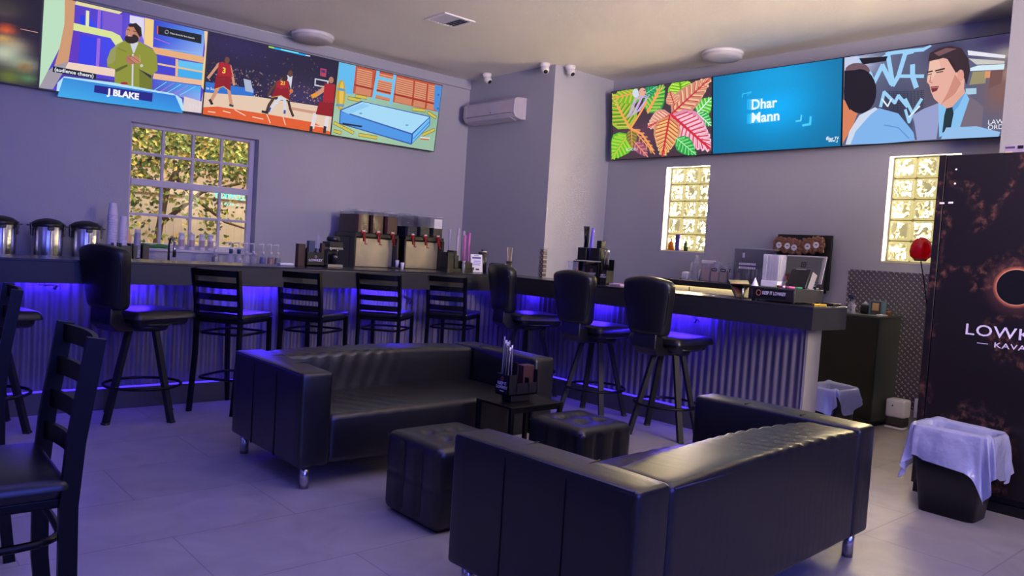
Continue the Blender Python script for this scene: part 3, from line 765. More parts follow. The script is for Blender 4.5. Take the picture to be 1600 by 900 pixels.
for i in range(8):
    wrapped_straw((3.205-.018+.012*(i % 4)-.008, 3.635-.03+.05*(i//4)+.006*(i % 3), .512), .27+.012*((i*7) % 4) + (.06 if i == 4 else 0), .04, i*1.1,
                  'black straw in a clear wrapper in the caddy on the side table', 'wrapped straws in the side table caddy')
o = MB().span((-.045, -.035, 0), (.045, .03, .17), mat('menu_brown', (66, 34, 32), .5), .003).obj('menu_box'); o.location = (3.365, 3.645, .508+.002); tag(o, 'dark red-brown card box in the caddy on the side table', 'menu')
mb = MB(); mb.tube([(.0+.03*math.cos(a)*(1-.02*k), .02*math.sin(a), .006+.0016*k) for k, a in enumerate([i*.5 for i in range(40)])], .003, M_paper, 6)
o = mb.obj('charging_cord'); o.location = (3.24, 3.46, 0); tag(o, 'pale coiled cord on the floor under the side table', 'cord')

# ================================================================== refrigerator
def fridge_mat():
    m = mat('fridge_wrap', (22, 15, 17), .38, var=(2, .1)); nt = m.node_tree; L = nt.links.new; b = nt.nodes['Principled BSDF']
    tc = nt.nodes.new('ShaderNodeTexCoord')
    big = nt.nodes.new('ShaderNodeTexNoise'); big.inputs['Scale'].default_value = 2.0; big.inputs['Detail'].default_value = 2; big.inputs['Distortion'].default_value = .6
    fine = nt.nodes.new('ShaderNodeTexNoise'); fine.inputs['Scale'].default_value = 24; fine.inputs['Detail'].default_value = 8; fine.inputs['Roughness'].default_value = .65
    L(tc.outputs['Object'], big.inputs['Vector']); L(tc.outputs['Object'], fine.inputs['Vector'])
    r1 = nt.nodes.new('ShaderNodeValToRGB'); e = r1.color_ramp.elements; e[0].position = .475; e[0].color = (0, 0, 0, 1); e[1].position = .555; e[1].color = (0, 0, 0, 1); k = e.new(.515); k.color = (1, 1, 1, 1)
    r2 = nt.nodes.new('ShaderNodeMapRange'); r2.inputs['From Min'].default_value = .48; r2.inputs['From Max'].default_value = .72
    L(big.outputs['Fac'], r1.inputs[0]); L(fine.outputs['Fac'], r2.inputs['Value'])
    p = nt.nodes.new('ShaderNodeMath'); p.operation = 'MULTIPLY'; L(r1.outputs[0], p.inputs[0]); L(r2.outputs[0], p.inputs[1])
    mx = nt.nodes.new('ShaderNodeMix'); mx.data_type = 'RGBA'; mx.inputs[7].default_value = (*lin((116, 76, 64)), 1)
    L(b.inputs['Base Color'].links[0].from_socket, mx.inputs[6]); L(p.outputs[0], mx.inputs[0])
    # orange ring of light around the eclipse (printed)
    s = nt.nodes.new('ShaderNodeVectorMath'); s.operation = 'DISTANCE'; s.inputs[1].default_value = (-.012, -.015, 1.372)
    mp = nt.nodes.new('ShaderNodeMapping'); mp.inputs['Scale'].default_value = (0, 1, 1); L(tc.outputs['Object'], mp.inputs['Vector']); s.inputs[1].default_value = (0, -.005, 1.372)
    L(mp.outputs[0], s.inputs[0])
    rr = nt.nodes.new('ShaderNodeValToRGB'); e = rr.color_ramp.elements; e[0].position = .104; e[0].color = (.75, .42, .28, 1); e[1].position = .19; e[1].color = (0, 0, 0, 1)
    k = e.new(.111); k.color = (*lin((170, 92, 66)), 1); k2 = e.new(.128); k2.color = (*lin((52, 30, 30)), 1)
    L(s.outputs['Value'], rr.inputs[0])
    ad = nt.nodes.new('ShaderNodeMix'); ad.data_type = 'RGBA'; ad.blend_type = 'ADD'; ad.inputs[0].default_value = 1
    L(mx.outputs[2], ad.inputs[6]); L(rr.outputs[0], ad.inputs[7]); L(ad.outputs[2], b.inputs['Base Color'])
    return m
M_fr = fridge_mat()
f = thing('refrigerator', 'tall black refrigerator with an eclipse print and shop name', 'refrigerator', (5.34, 1.515, 0))
MB().span((.022, -.5, .06), (.74, .492, 2.185), M_cab, .006).obj('body', f)
MB().span((.0, -.5, .1), (.022, .444, 2.18), M_fr, .003).obj('door', f)
MB().span((.002, .449, .06), (.022, .492, 2.185), M_fr, .003).obj('frame_edge', f)
MB().span((.01, -.48, 0), (.7, .48, .06), M_blackpl).obj('base', f)
mb = MB(); n = 48; mb.face([(-.0008, -.005+.105*math.cos(2*PI*k/n), 1.372+.105*math.sin(2*PI*k/n)) for k in range(n)], mat('eclipse_black', (8, 7, 9), .4)); mb.obj('eclipse_print', f)
mb = MB(); add_text(mb, 'LOWKEY', .097, M_printw, (0, .255, 1.089), (0, -1, 0), (0, 0, 1), .001, .006, 1.22, 'LEFT', 1.06)
mb.obj('name_print', f); mb = MB(); add_text(mb, 'KAVA', .046, M_printw, (0, .0, 1.012), (0, -1, 0), (0, 0, 1), .001, .008, 1.35, 'CENTER', 1.12)
for s in (-1, 1): mb.span((-.001, s*.148-.03, 1.012), (0, s*.148+.03, 1.016), M_printw)
mb.obj('subtitle_print', f)
for y, z in ((.40, 1.88), (.452, 1.877)): MB().span((-.002, y-.014, z-.006), (.0, y+.014, z+.006), M_paper).obj('latch_sticker', f)
for z in (2.0, 2.09): MB().cyl((-.002, .385, z), (0, .385, z), .006, .006, M_paper, 10).obj('screw_cover', f)
b = thing('carton', 'small printed carton lying on top of the refrigerator', 'box', (5.5, 1.615, 2.185))
MB().span((-.06, -.05, 0), (.06, .055, .055), mat('carton_mauve', (150, 136, 176), .6), .002).obj('box', b)
mb = MB().span((-.0615, -.045, .03), (-.06, -.015, .05), M_bezel).span((-.0615, .0, .034), (-.06, .05, .046), mat('carton_print', (66, 58, 92), .6)).span((-.0615, .01, .002), (-.06, .05, .014), mat('carton_cream', (236, 206, 150), .6)); mb.obj('label_print', b)

# red bulb on a thin stem fixed beside the refrigerator
M_redglass = mat('red_bulb', (214, 14, 34), .18, coat=.5, bump=(26, .25, .01))
_nt = M_redglass.node_tree; _tl = _nt.nodes.new('ShaderNodeBsdfTranslucent'); _tl.inputs[0].default_value = (.9, .02, .05, 1); _mx = _nt.nodes.new('ShaderNodeMixShader'); _mx.inputs[0].default_value = .55
_nt.links.new(_nt.nodes['Principled BSDF'].outputs[0], _mx.inputs[1]); _nt.links.new(_tl.outputs[0], _mx.inputs[2]); _nt.links.new(_mx.outputs[0], _nt.nodes['Material Output'].inputs['Surface'])
rb = thing('red_bulb_lamp', 'glossy red egg-shaped bulb on a thin stem beside the refrigerator', 'ornament', (5.95, 2.2, 1.42))
MB().lathe([(0, -.075), (.045, -.075), (.068, -.055), (.075, -.02), (.07, .02), (.055, .055), (.035, .074), (.014, .083), (0, .084)], (0, .105, .18), M_redglass, 28).obj('bulb', rb)
MB().lathe([(0, -.088), (.038, -.088), (.046, -.074), (0, -.072)], (0, .105, .18), mat('bulb_cap', (128, 92, 60), .5), 24).obj('cap', rb)
MB().tube([(0, .10, .09), (.004, .075, -.02), (.006, .05, -.14), (0, .03, -.24), (0, .0, -.42), (0, -.196, -.5)], .0042, M_blackmt, 8).obj('stem', rb)

# ================================================================== bins, heater
def bin_(label, loc, bx, by, tx, ty, h, rz=0):
    t = thing('waste_bin', label, 'bin', loc, rz, 'black waste bins')
    def rr(sx, sy, z, q=.3, n=40):
        return [(sx/2*math.copysign(abs(math.cos(2*PI*k/n))**q, math.cos(2*PI*k/n)), sy/2*math.copysign(abs(math.sin(2*PI*k/n))**q, math.sin(2*PI*k/n)), z) for k in range(n)]
    mb = MB(); rings = [rr(bx, by, 0), rr(tx, ty, h), rr(tx-.012, ty-.012, h), rr(bx-.012, by-.012, .01)]
    V = [[mb.bm.verts.new(p) for p in r] for r in rings]; fs = []
    for A, B in zip(V, V[1:]):
        for k in range(40): fs.append(mb.bm.faces.new((A[k], A[(k+1) % 40], B[(k+1) % 40], B[k])))
    fs.append(mb.bm.faces.new(V[0][::-1])); fs.append(mb.bm.faces.new(V[-1])); mb._fin(fs, M_blackpl, True); mb.obj('shell', t)
    MB().tube(rr(tx+.004, ty+.004, h-.006), .006, M_blackpl, 6, closed=True).obj('rim', t)
    return t
def liner(label, loc, tx, ty, h, hem, rz=0, flare=.1):
    mb = MB(); n = 120; rings = []; q = .3
    def P(k, off, z, out=0):
        a = 2*PI*k/n; c_, s_ = math.cos(a), math.sin(a)
        fold = .009*math.sin(a*9+z*14+1.3*math.sin(3*a))+.005*math.sin(a*17+1+z*9)
        o_ = off+out*fold
        wob = .012*math.sin(2*a+.6)+.006*math.sin(5*a) if z > h+.01 else 0
        return ((tx/2+o_)*math.copysign(abs(c_)**q, c_), (ty/2+o_)*math.copysign(abs(s_)**q, s_), z+max(0, wob))
    for s, z, o_ in ((-.05, h-.2, .6), (-.022, h-.08, .4), (-.013, h+.004, 0), (.004, h+.02, 0), (.016, h+.006, .2)): rings.append([P(k, s, z, o_) for k in range(n)])
    for f_ in (.2, .4, .6, .8, 1):
        rings.append([P(k, .018+flare*f_, h-hem(2*PI*k/n)*f_, .5+1.2*f_) for k in range(n)])
    V = [[mb.bm.verts.new(p) for p in r] for r in rings]; fs = []
    for A, B in zip(V, V[1:]):
        for k in range(n): fs.append(mb.bm.faces.new((A[k], A[(k+1) % n], B[(k+1) % n], B[k])))
    fs.append(mb.bm.faces.new(V[0][::-1])); mb._fin(fs, M_liner, True); o = mb.obj('bin_liner'); o.location = loc; o.rotation_euler = (0, 0, rz)
    return tag(o, label, 'bin liner')
def g(a, c, w): 
    d = (a-c+PI) % (2*PI)-PI; return math.exp(-d*d/(2*w*w))
bin_('slim black bin in front of the refrigerator', (5.075, 1.665, 0), .24, .31, .30, .43, .50)
liner('large loose white liner hanging far over the bin by the refrigerator', (5.075, 1.665, 0), .30, .43, .50,
      lambda a: .21+.12*g(a, R(115), .3)-.05*g(a, R(165), .25)+.15*g(a, R(216), .25)-.01*g(a, R(255), .2)+.07*g(a, R(285), .2), flare=.022)
bin_('black bin with a neat liner behind the end of the bar', (6.02, 2.93, 0), .32, .26, .40, .29, .465)
liner('short white liner folded over the bin behind the end of the bar', (6.02, 2.93, 0), .40, .29, .465,
      lambda a: .08+.10*g(a, R(195), .3)-.06*g(a, R(235), .12)+.1*g(a, R(270), .22), flare=.012)

t = thing('space_heater', 'small white round-cornered heater on the floor beside the low cabinet', 'heater', (7.36, 2.93, 0))
MB().rbox((0, 0, .19), (.15, .17, .165), .02, M_white, 4, 3).obj('housing', t)
MB().rbox((0, 0, .067), (.14, .16, .09), .02, mat('heater_grille', (44, 40, 42), .6), 3, 3).obj('grille', t)
MB().rbox((0, 0, .012), (.15, .17, .024), .011, M_white, 3, 3).obj('foot', t)
MB().box((-.0755, .02, .215), (.003, .014, .014), M_bezel, None, .002).obj('button', t)
t = thing('outlet_box', 'pale wall box low on the wall behind the heater', 'outlet', (XR-.012, 2.80, .19))
MB().span((-.03, -.06, -.09), (0, .06, .09), M_white, .006).obj('box', t); MB().span((-.033, -.03, -.04), (-.03, .03, .04), M_paper, .003).obj('cover', t)
mb = MB(); mb.tube([(7.36, 2.84, .03), (7.38, 2.80, .012), (7.44, 2.77, .02), (7.5, 2.78, .08), (7.52, 2.79, .14)], .004, M_blackpl, 7)
o = rebase(mb.obj('heater_cord'), (7.36, 2.84, .03)); tag(o, 'thin black cord between heater and wall box', 'cord')

# ================================================================== things behind and on the bar
BCZ = 1.0; BT = TZ
def urn():
    t = thing('coffee_urn', '', 'coffee urn')
    MB().lathe([(.118, .03), (.122, .05), (.122, .36), (.118, .37)], (0, 0, 0), M_chrome, 40).obj('tank', t)
    MB().lathe([(0, 0), (.128, 0), (.13, .035), (.118, .045), (0, .045)], (0, 0, 0), M_blackpl, 36).obj('base', t)
    MB().lathe([(.13, .355), (.134, .372), (.128, .39), (.09, .415), (.03, .43), (0, .432)], (0, 0, 0), M_blackpl, 36).obj('lid', t)
    for s in (-1, 1):
        MB().span((s*.12, -.022, .325), (s*.14, .022, .385), M_blackpl, .005).span((s*.135, -.012, .355), (s*.168, .012, .368), M_blackpl, .004).span((s*.122, -.02, .27), (s*.136, .02, .33), M_blackpl, .004).obj('handle', t)
    g_ = MB().span((-.022, -.142, .09), (.022, -.118, .33), M_clear2, .006).span((-.004, -.136, .09), (.004, -.128, .33), M_dark).obj('sight_gauge', t)
    MB().span((-.026, -.148, .325), (.026, -.11, .355), M_blackpl, .006).span((-.026, -.15, .06), (.026, -.11, .095), M_blackpl, .006).obj('gauge_clip', g_)
    MB().span((-.02, -.19, .05), (.02, -.12, .075), M_blackpl, .006).cyl((0, -.175, .03), (0, -.175, .09), .012, .012, M_blackpl, 12).obj('tap', t)
    return t
u = urn()
for i, (x, l) in enumerate(((1.125, 'steel coffee urn with black lid, cut by the left edge'), (1.49, 'steel coffee urn with black lid, between the other two urns'), (1.80, 'steel coffee urn with black lid, beside the tall stack of ribbed cups'))):
    if i == 0: u.location = (x, 8.12, BCZ); u['label'] = l; u['group'] = 'coffee urns'
    else: dup(u, (x, 8.12, BCZ), 0, l, 'coffee urns')
t = thing('brew_box', 'dark box at the left edge in front of the coffee urn', 'box', (.905, 7.96, BCZ))
MB().span((-.12, -.05, 0), (.10, .06, .235), M_blackpl, .006).obj('box', t); MB().span((-.12, -.052, .18), (.1, -.05, .186), M_base).obj('seam', t)

def cup_mesh(r0, r1, h, m):
    return MB().lathe([(0, h), (r0*.95, h), (r0, h-.004), (r1, .008), (r1+.003, .004), (r1+.003, 0), (r1-.002, 0), (r0-.003, h-.008), (0, h-.008)], (0, 0, 0), m, 20)
def stack(n, loc, pitch, r0, r1, h, m, label, group, name='cup'):
    o = tag(cup_mesh(r0, r1, h, m).obj(name), label, 'cup', group); o.location = loc
    for k in range(1, n): dup(o, (loc[0], loc[1], loc[2]+pitch*k), None)
stack(20, (2.02, 8.1, 1.06), .0232, .033, .044, .115, M_cup, 'white cup nested in the tall ribbed stack beside the urns', 'ribbed cup stack')
stack(12, (2.112, 8.08, 1.05), .028, .026, .038, .14, M_cup, 'white cup nested in the smooth stack left of the window', 'smooth cup stack')
stack(9, (2.225, 8.02, 1.03), .028, .026, .033, .13, M_clear2, 'clear cup nested in the stack in front of the window corner', 'clear cup stack')
t = thing('cup_organiser', 'black cup organiser holding the cup stacks by the window', 'organiser', (2.16, 8.08, BCZ))
mb = MB().span((-.155, -.09, 0), (.17, .09, .03), M_blackpl)
for x in (-.155, -.085, .005, .025, .11, .16): mb.span((x, -.09, 0), (x+.008, .09, .24), M_blackpl)
mb.span((-.155, .085, 0), (.17, .09, .22), M_blackpl).span((-.085, -.095, 0), (-.0, -.085, .22), M_blackpl).span((.03, -.095, 0), (.06, -.085, .22), M_blackpl).span((.118, -.095, .03), (.165, -.085, .24), M_blackpl)
mb.obj('divider', t)
o = MB().lathe([(0, .11), (.02, .108), (.036, .09), (.042, .05), (.036, .012), (.026, 0), (0, 0)], (0, 0, 0), M_steel, 24).obj('steel_pitcher'); o.location = (2.235, 7.96, 1.04-.04); tag(o, 'small rounded steel pitcher under the clear cup stack', 'pitcher')
o = cup_mesh(.02, .026, .09, M_clear2).obj('shot_glass'); o.location = (2.30, 7.96, 1.04-.04); tag(o, 'small clear glass at the foot of the cup organiser', 'glass')
o = MB().prism([(-.05, 0), (.05, 0), (.05, .12), (.02, .19), (-.02, .2), (-.045, .15)], 0, .012, mat('kraft_pink', (222, 180, 150), .7), .002, Matrix(((1, 0, 0, 0), (0, 0, -1, 0), (0, 1, 0, 0), (0, 0, 0, 1)))).obj('kraft_pouch'); o.location = (2.275, YL+.07, WZ0); tag(o, 'pinkish standing pouch in the lower left corner of the window', 'pouch')
# green packets on the sill
M_green = mat('packet_green', (24, 108, 52), .45)
o = MB().rbox((0, 0, .022), (.27, .07, .044), .016, M_green, 3, 6, lambda p, n: (0, 0, .006*math.sin(p.x*40))).obj('green_packet'); o.location = (2.55, YL+.03, WZ0); tag(o, 'long green packet lying on the window sill', 'packet')
# faucet
f = thing('faucet', 'chrome gooseneck faucet in front of the window', 'faucet', (2.56, 8.15, BCZ))
MB().tube([(0, 0, 0), (0, 0, .24), (.004, -.015, .30), (.012, -.05, .325), (.02, -.085, .30), (.022, -.095, .26)], .011, M_chrome, 12).obj('neck', f)
MB().cyl((.022, -.095, .27), (.024, -.098, .14), .013, .017, M_chrome, 16).obj('spray_head', f); MB().cyl((.024, -.098, .14), (.024, -.099, .125), .018, .018, M_blackpl, 16).obj('nozzle', f)
MB().cyl((0, 0, 0), (0, 0, .03), .026, .022, M_chrome, 18).obj('base', f)
# white bottles on the sill
def wbottle():
    t = thing('white_bottle', '', 'bottle')
    MB().lathe([(0, 0), (.03, 0), (.033, .006), (.033, .12), (.028, .14), (.026, .15)], (0, 0, 0), M_white, 20).obj('body', t)
    MB().lathe([(.027, .148), (.03, .15), (.03, .176), (0, .178)], (0, 0, 0), M_white, 20).obj('cap', t)
    mb = MB()
    for k in range(7):
        a0, a1 = R(-150+k*14), R(-150+(k+1)*14)
        mb.face([(.0336*math.cos(a0), .0336*math.sin(a0), .03), (.0336*math.cos(a1), .0336*math.sin(a1), .03), (.0336*math.cos(a1), .0336*math.sin(a1), .105), (.0336*math.cos(a0), .0336*math.sin(a0), .105)], mat('bottle_label', (180, 160, 172), .6))
    mb.obj('label_print', t); return t
b = wbottle()
for i, (x, l) in enumerate(((2.81, 'white capped bottle on the window sill, first from the faucet'), (2.915, 'white capped bottle on the window sill, second from the faucet'), (3.025, 'white capped bottle on the window sill, third from the faucet'), (3.115, 'white capped bottle on the window sill, farthest from the faucet'))):
    p = (x, YL+.02, WZ0)
    if i == 0: b.location = p; b['label'] = l; b['group'] = 'white bottles on the sill'
    else: dup(b, p, None, l, 'white bottles on the sill')
# syrup bottles with pumps
def pump_bottle(x, y, liquid, sleeve, label, short=False):
    t = thing('pump_bottle', label, 'bottle', (x, y, BCZ), R(-18), 'pump bottles on the back counter')
    MB().lathe([(0, 0), (.034, 0), (.036, .01), (.036, .14), (.031, .165), (.014, .185), (.013, .20)], (0, 0, 0), M_clear2, 20).obj('glass', t)
    if liquid: MB().lathe([(0, .006), (.0335, .006), (.0335, .138), (.029, .162), (0, .165)], (0, 0, 0), liquid, 20).obj('syrup', t)
    if sleeve: MB().cyl((0, 0, .19), (0, 0, .235), .019, .019, sleeve, 16).obj('collar', t)
    MB().cyl((0, 0, .195), (0, 0, .225), .015, .013, M_white, 14).cyl((0, 0, .225), (0, 0, .295), .005, .005, M_white, 10).tube([(.008, 0, .298), (-.01, 0, .302), (-.045, 0, .298), (-.062, 0, .286)], [.007, .008, .006, .004], M_white, 8).obj('pump', t)
    return t
M_amber = mat('amber_syrup', (70, 24, 18), .2); M_syr = mat('syrup_red', (150, 20, 40), .2); M_syb = mat('syrup_blue', (52, 62, 160), .2); M_teal = mat('collar_teal', (14, 76, 104), .5); M_syt = mat('syrup_steel_blue', (30, 60, 104), .2)
for x, li, sl, l in ((2.99, M_amber, None, 'dark amber pump bottle at the left end of the pump bottles'), (3.15, None, M_teal, 'clear pump bottle with a teal collar, left of its twin'), (3.235, None, M_teal, 'clear pump bottle with a teal collar, right of its twin'),
                     (3.32, None, None, 'empty clear pump bottle under the right corner of the window'), (3.395, M_clear, None, 'empty clear pump bottle just right of the window corner'), (3.50, M_syb, None, 'pump bottle of blue-violet syrup in the row'),
                     (3.587, M_syr, None, 'pump bottle of bright red syrup in the row'), (3.667, M_syt, None, 'pump bottle of dark blue syrup at the right end of the row')):
    pump_bottle(x, 8.05, li, sl, l)
o = MB().box((0, 0, .009), (.13, .07, .018), M_paper, None, .004).obj('napkin_pile'); o.location = (3.10, 6.64, BT); tag(o, 'flat pale napkin pile on the bar left of the black caddy', 'napkins')
# black caddy with the shop name on the bar
c = thing('bar_caddy', 'black caddy with printed shop name on the long bar', 'caddy', (3.36, 6.62, BT))
mb = MB().span((-.09, -.05, 0), (.09, .05, .012), M_blackpl)
for a in ((-.09, -.05, .09, -.044, .13), (-.09, .044, .09, .05, .165), (-.09, -.05, -.084, .05, .16), (.084, -.05, .09, .05, .16), (-.003, -.05, .003, .05, .14)): mb.span((a[0], a[1], 0), (a[2], a[3], a[4]), M_blackpl)
mb.obj('holder', c)
mb = MB(); ring(mb, (0, -.05, .088), (1, 0, 0), (0, 0, 1), .014, .003, M_printw, n=4); add_text(mb, 'LOWKEY', .03, M_printw, (0, -.05, .055), (1, 0, 0), (0, 0, 1), bold=.02, sx=1.1); mb.obj('name_print', c)
o = MB().span((-.035, -.03, 0), (.035, .03, .20), mat('dark_wood', (62, 34, 30), .5), .002).obj('wooden_box'); o.location = (3.235, 6.63, BT); tag(o, 'dark brown upright box left of the bar caddy', 'box')
o = MB().span((-.03, -.025, 0), (.03, .025, .22), mat('slate_blue', (52, 66, 104), .5), .002).obj('napkin_box'); o.location = (3.395-.06, 6.63, BT+.012); tag(o, 'slate-blue box standing in the bar caddy', 'box')
o = MB().cyl((0, 0, 0), (0, 0, .275), .013, .015, M_clear2, 14).obj('clear_tube'); o.location = (3.415, 6.645, BT+.012); tag(o, 'tall clear tube of lids in the bar caddy', 'tube')
o = MB().span((-.02, -.02, 0), (.012, .02, .205), mat('dark_wood', (62, 34, 30), .5), .002).obj('stirrer_box'); o.location = (3.44, 6.6, BT+.012); tag(o, 'dark brown stirrer box at the right of the bar caddy', 'box')
# coffee machine
t = thing('coffee_machine', 'small black and steel coffee machine left of the juice dispensers', 'coffee machine', (3.545, 6.60, BT))
MB().span((-.08, -.07, 0), (.075, .08, .025), M_steel, .003).obj('drip_tray', t)
MB().span((-.045, .02, .025), (.06, .08, .2), M_blackpl, .004).obj('column', t)
MB().span((-.07, -.07, .165), (.07, .08, .185), M_steel, .002).obj('steel_band', t)
MB().span((-.07, -.068, .185), (.07, .08, .235), M_blackpl, .004).obj('head', t)
for x in (-.045, .025): MB().cyl((x, -.04, .145), (x, -.04, .168), .014, .014, M_chrome, 12).obj('spout', t)
MB().lathe([(0, .238), (.056, .238), (.064, .255), (.062, .275), (.05, .284), (0, .286)], (0, 0, 0), mat('hopper', (30, 30, 44), .3), 20).obj('hopper', t)
MB().lathe([(0, .03), (.028, .03), (.034, .10), (.026, .125), (0, .125)], (.0, -.03, 0), M_dark, 18).obj('jug', t)

# juice dispensers
M_panel = mat('dispenser_panel', (176, 168, 156), .32, .55, var=(5, .2))
def bowl(t, x0, x1, liquid, fill, paper=False):
    xa, xb, ya, yb, z0, z1 = x0, x1, -.30, .12, .50, .745
    s = MB().prism([(xa, ya+.03), (xa+.02, ya), (xb-.02, ya), (xb, ya+.03), (xb, yb), (xa, yb)], z0, z1, M_clear, .006).obj('bowl', t)
    zf = z0+.008+(z1-z0-.02)*fill
    MB().prism([(xa+.005, ya+.034), (xa+.022, ya+.006), (xb-.022, ya+.006), (xb-.005, ya+.034), (xb-.005, yb-.006), (xa+.005, yb-.006)], z0+.005, zf, liquid).obj('drink', s)
    MB().prism([(xa-.004, ya+.025), (xa+.02, ya-.006), (xb-.02, ya-.006), (xb+.004, ya+.025), (xb+.004, yb+.004), (xa-.004, yb+.004)], z1, z1+.016, M_clear2, .004).span((xa+.05, ya+.1, z1+.016), (xb-.05, yb-.1, z1+.028), M_clear2, .003).obj('lid', s)
    if paper: MB().span((xa+.025, ya-.002, z1-.13), (xb-.03, ya-.0005, z1-.015), M_paper).obj('paper_sign', s)
    xc = (xa+xb)/2
    tp = MB().span((xc-.03, ya-.012, .49), (xc+.03, ya+.02, .515), M_red, .005).cyl((xc, ya-.02, .40), (xc, ya-.012, .50), .009, .012, M_red, 12).obj('tap', t)
    MB().tube([(xc+.012, ya-.03, .47), (xc+.012, ya-.035, .39), (xc+.005, ya-.045, .375), (xc+.03, ya-.05, .372)], .006, M_red, 8).obj('tap_lever', tp)
    MB().span((xc-.02, ya-.016, .515), (xc+.02, ya-.006, .53), M_white, .003).obj('tap_label', tp)
def dispenser(x, w, bowls, label):
    t = thing('juice_dispenser', label, 'drink dispenser', (x, 8.18, BCZ), 0, 'three-bowl juice dispensers')
    MB().span((0, -.2, .05), (w, .19, .45), M_blackpl, .01).obj('body', t)
    MB().span((.01, -.30, .45), (w-.01, .19, .5), M_blackpl, .006).obj('head', t)
    MB().span((.03, -.206, .11), (w-.03, -.2, .44), M_panel, .002).obj('front_panel', t)
    for a in (.0, w-.026): MB().span((a, -.3, .06), (a+.026, -.2, .46), M_blackpl, .004).obj('side_post', t)
    MB().span((.0, -.34, .04), (w, -.2, .095), M_blackpl, .004).obj('drip_tray', t)
    for a in (.04, w-.04):
        for y in (-.2, .12): MB().cyl((a, y, 0), (a, y, .05), .014, .018, M_chrome, 10).obj('foot', t)
    for b in bowls: bowl(t, *b)
dispenser(4.50, .60, [(.02, .195, M_brown, .9), (.215, .39, M_brown, .9), (.41, .585, M_brown, .9)], 'juice dispenser with three bowls of brown drink')
dispenser(5.18, .585, [(.015, .19, mat('navy_drink', (24, 28, 56), .25), .48), (.20, .375, mat('green_black_drink', (14, 22, 20), .25), .5), (.39, .565, M_dark, .5, True)], 'juice dispenser with three half-full bowls of dark drink')
def small_cup(p, label):
    o = MB().lathe([(0, 0), (.014, 0), (.019, .07), (.0175, .07), (.013, .003), (0, .003)], (0, 0, 0), M_cup, 18).obj('small_cup'); o.location = p; tag(o, label, 'cup', 'small white cups on the bar')
small_cup((4.30, 6.66, BT+.018), 'small white cup tucked behind another, between the dispensers'); small_cup((4.31, 6.58, BT), 'small white cup in front, between the dispensers')
o = MB().span((-.05, -.04, 0), (.05, .04, .018), M_blackpl, .003).obj('coaster_pile'); o.location = (4.28, 6.68, BT); tag(o, 'black coaster pile under the rear small white cup', 'coasters')
# cup towers and organiser
t = thing('straw_organiser', 'black organiser with tall clear cup towers by the printed card', 'organiser', (5.02, 6.62, BT))
mb = MB().span((-.17, -.07, 0), (.17, .07, .03), M_blackpl)
for a in ((-.17, -.07, -.09, .07, .2), (-.08, -.07, -.03, .07, .17), (-.02, .0, .17, .07, .115), (.05, -.07, .16, -.005, .1)): mb.span((a[0], a[1], .03), (a[2], a[3], a[4]), M_blackpl, .004)
mb.span((-.10, -.075, .13), (-.06, .05, .22), M_blackpl, .004); mb.obj('bins', t)
M_tube = mat('frosted_tube', (208, 196, 226), .3, alpha=.6); M_tubep = mat('pink_tube', (222, 120, 206), .35, alpha=.7)
for i, (x, y, z0, z1, m, l) in enumerate(((4.945, 6.67, .2, .435, M_tube, 'leftmost tall clear cup tower in the black organiser'), (5.0, 6.6, .115, .375, M_tube, 'short clear cup tower at the front of the organiser'), (5.06, 6.67, .12, .46, M_tube, 'tallest clear cup tower at the back of the organiser'),
                            (5.095, 6.6, .1, .385, M_tubep, 'pinkish cup tower in the middle of the organiser'), (5.14, 6.68, .12, .43, M_tube, 'narrow clear cup tower behind the pink ones'), (5.168, 6.62, .1, .415, M_tubep, 'pinkish cup tower nearest the printed card'))):
    mb = MB().lathe([(0, 0), (.012, 0), (.013, (z1-z0)*.6), (.016, z1-z0), (.013, z1-z0), (.011, .004), (0, .004)], (0, 0, 0), m, 14)
    for k in range(6): mb.tube([(.0145*math.cos(q), .0145*math.sin(q), (z1-z0)*(.4+.09*k)) for q in [2*PI*j/14 for j in range(14)]], .0012, m, 4, closed=True)
    o = mb.obj('cup_tower'); o.location = (x, y, BT+z0+.005); tag(o, l, 'cup tower', 'clear cup towers')
o = MB().lathe([(0, 0), (.012, 0), (.02, .07), (.012, .1), (.024, .115), (.02, .115), (0, .09)], (0, 0, 0), M_clear2, 16).obj('stem_glass'); o.location = (5.045, 6.53, BT); tag(o, 'small clear stemmed cup in front of the organiser', 'cup')
fl = thing('table_card', 'small white standing card with blue print on the bar', 'card', (5.262, 6.585, BT), R(-8))
rt = Matrix.Rotation(R(-9), 3, 'X')
MB().box((0, 0, .097), (.145, .004, .192), M_paper, rt, .001).obj('card', fl); MB().box((0, .035, .07), (.12, .004, .145), M_paper, Matrix.Rotation(R(18), 3, 'X')).obj('strut', fl)
M_blueink = mat('ink_blue', (66, 70, 168), .6); M_ink2 = mat('ink_pale', (146, 150, 226), .6); M_inkd = mat('ink_dark', (28, 28, 58), .6)
mb = MB()
for z, x0, x1, h, m in ((.178, -.03, .03, .006, M_blueink), (.155, -.055, .055, .018, M_blueink), (.12, -.04, .05, .012, M_ink2), (.10, -.05, .05, .01, M_ink2), (.08, -.05, .045, .01, M_ink2), (.036, -.06, -.035, .03, M_inkd), (.03, -.015, .03, .016, M_inkd)):
    mb.box(rt @ Vector(((x0+x1)/2, -.0025, z-.097)) + Vector((0, 0, .097)), (x1-x0, .0008, h), m, rt)
mb.obj('print', fl)
o = MB().cyl((0, 0, 0), (0, 0, .215), .05, .05, mat('canister_dark', (40, 38, 52), .4), 24).cyl((0, 0, .215), (0, 0, .232), .053, .053, M_steel, 24).lathe([(.018, .232), (.02, .245), (0, .25)], (0, 0, 0), M_blackpl, 14).obj('canister'); o.location = (5.40, 6.66, BT); tag(o, 'dark round canister with a knobbed lid behind the printed card', 'canister')
t = thing('stirrer_box', 'brown box of stirrers behind the nearest-corner swivel stool', 'box', (5.43, 6.42, BT))
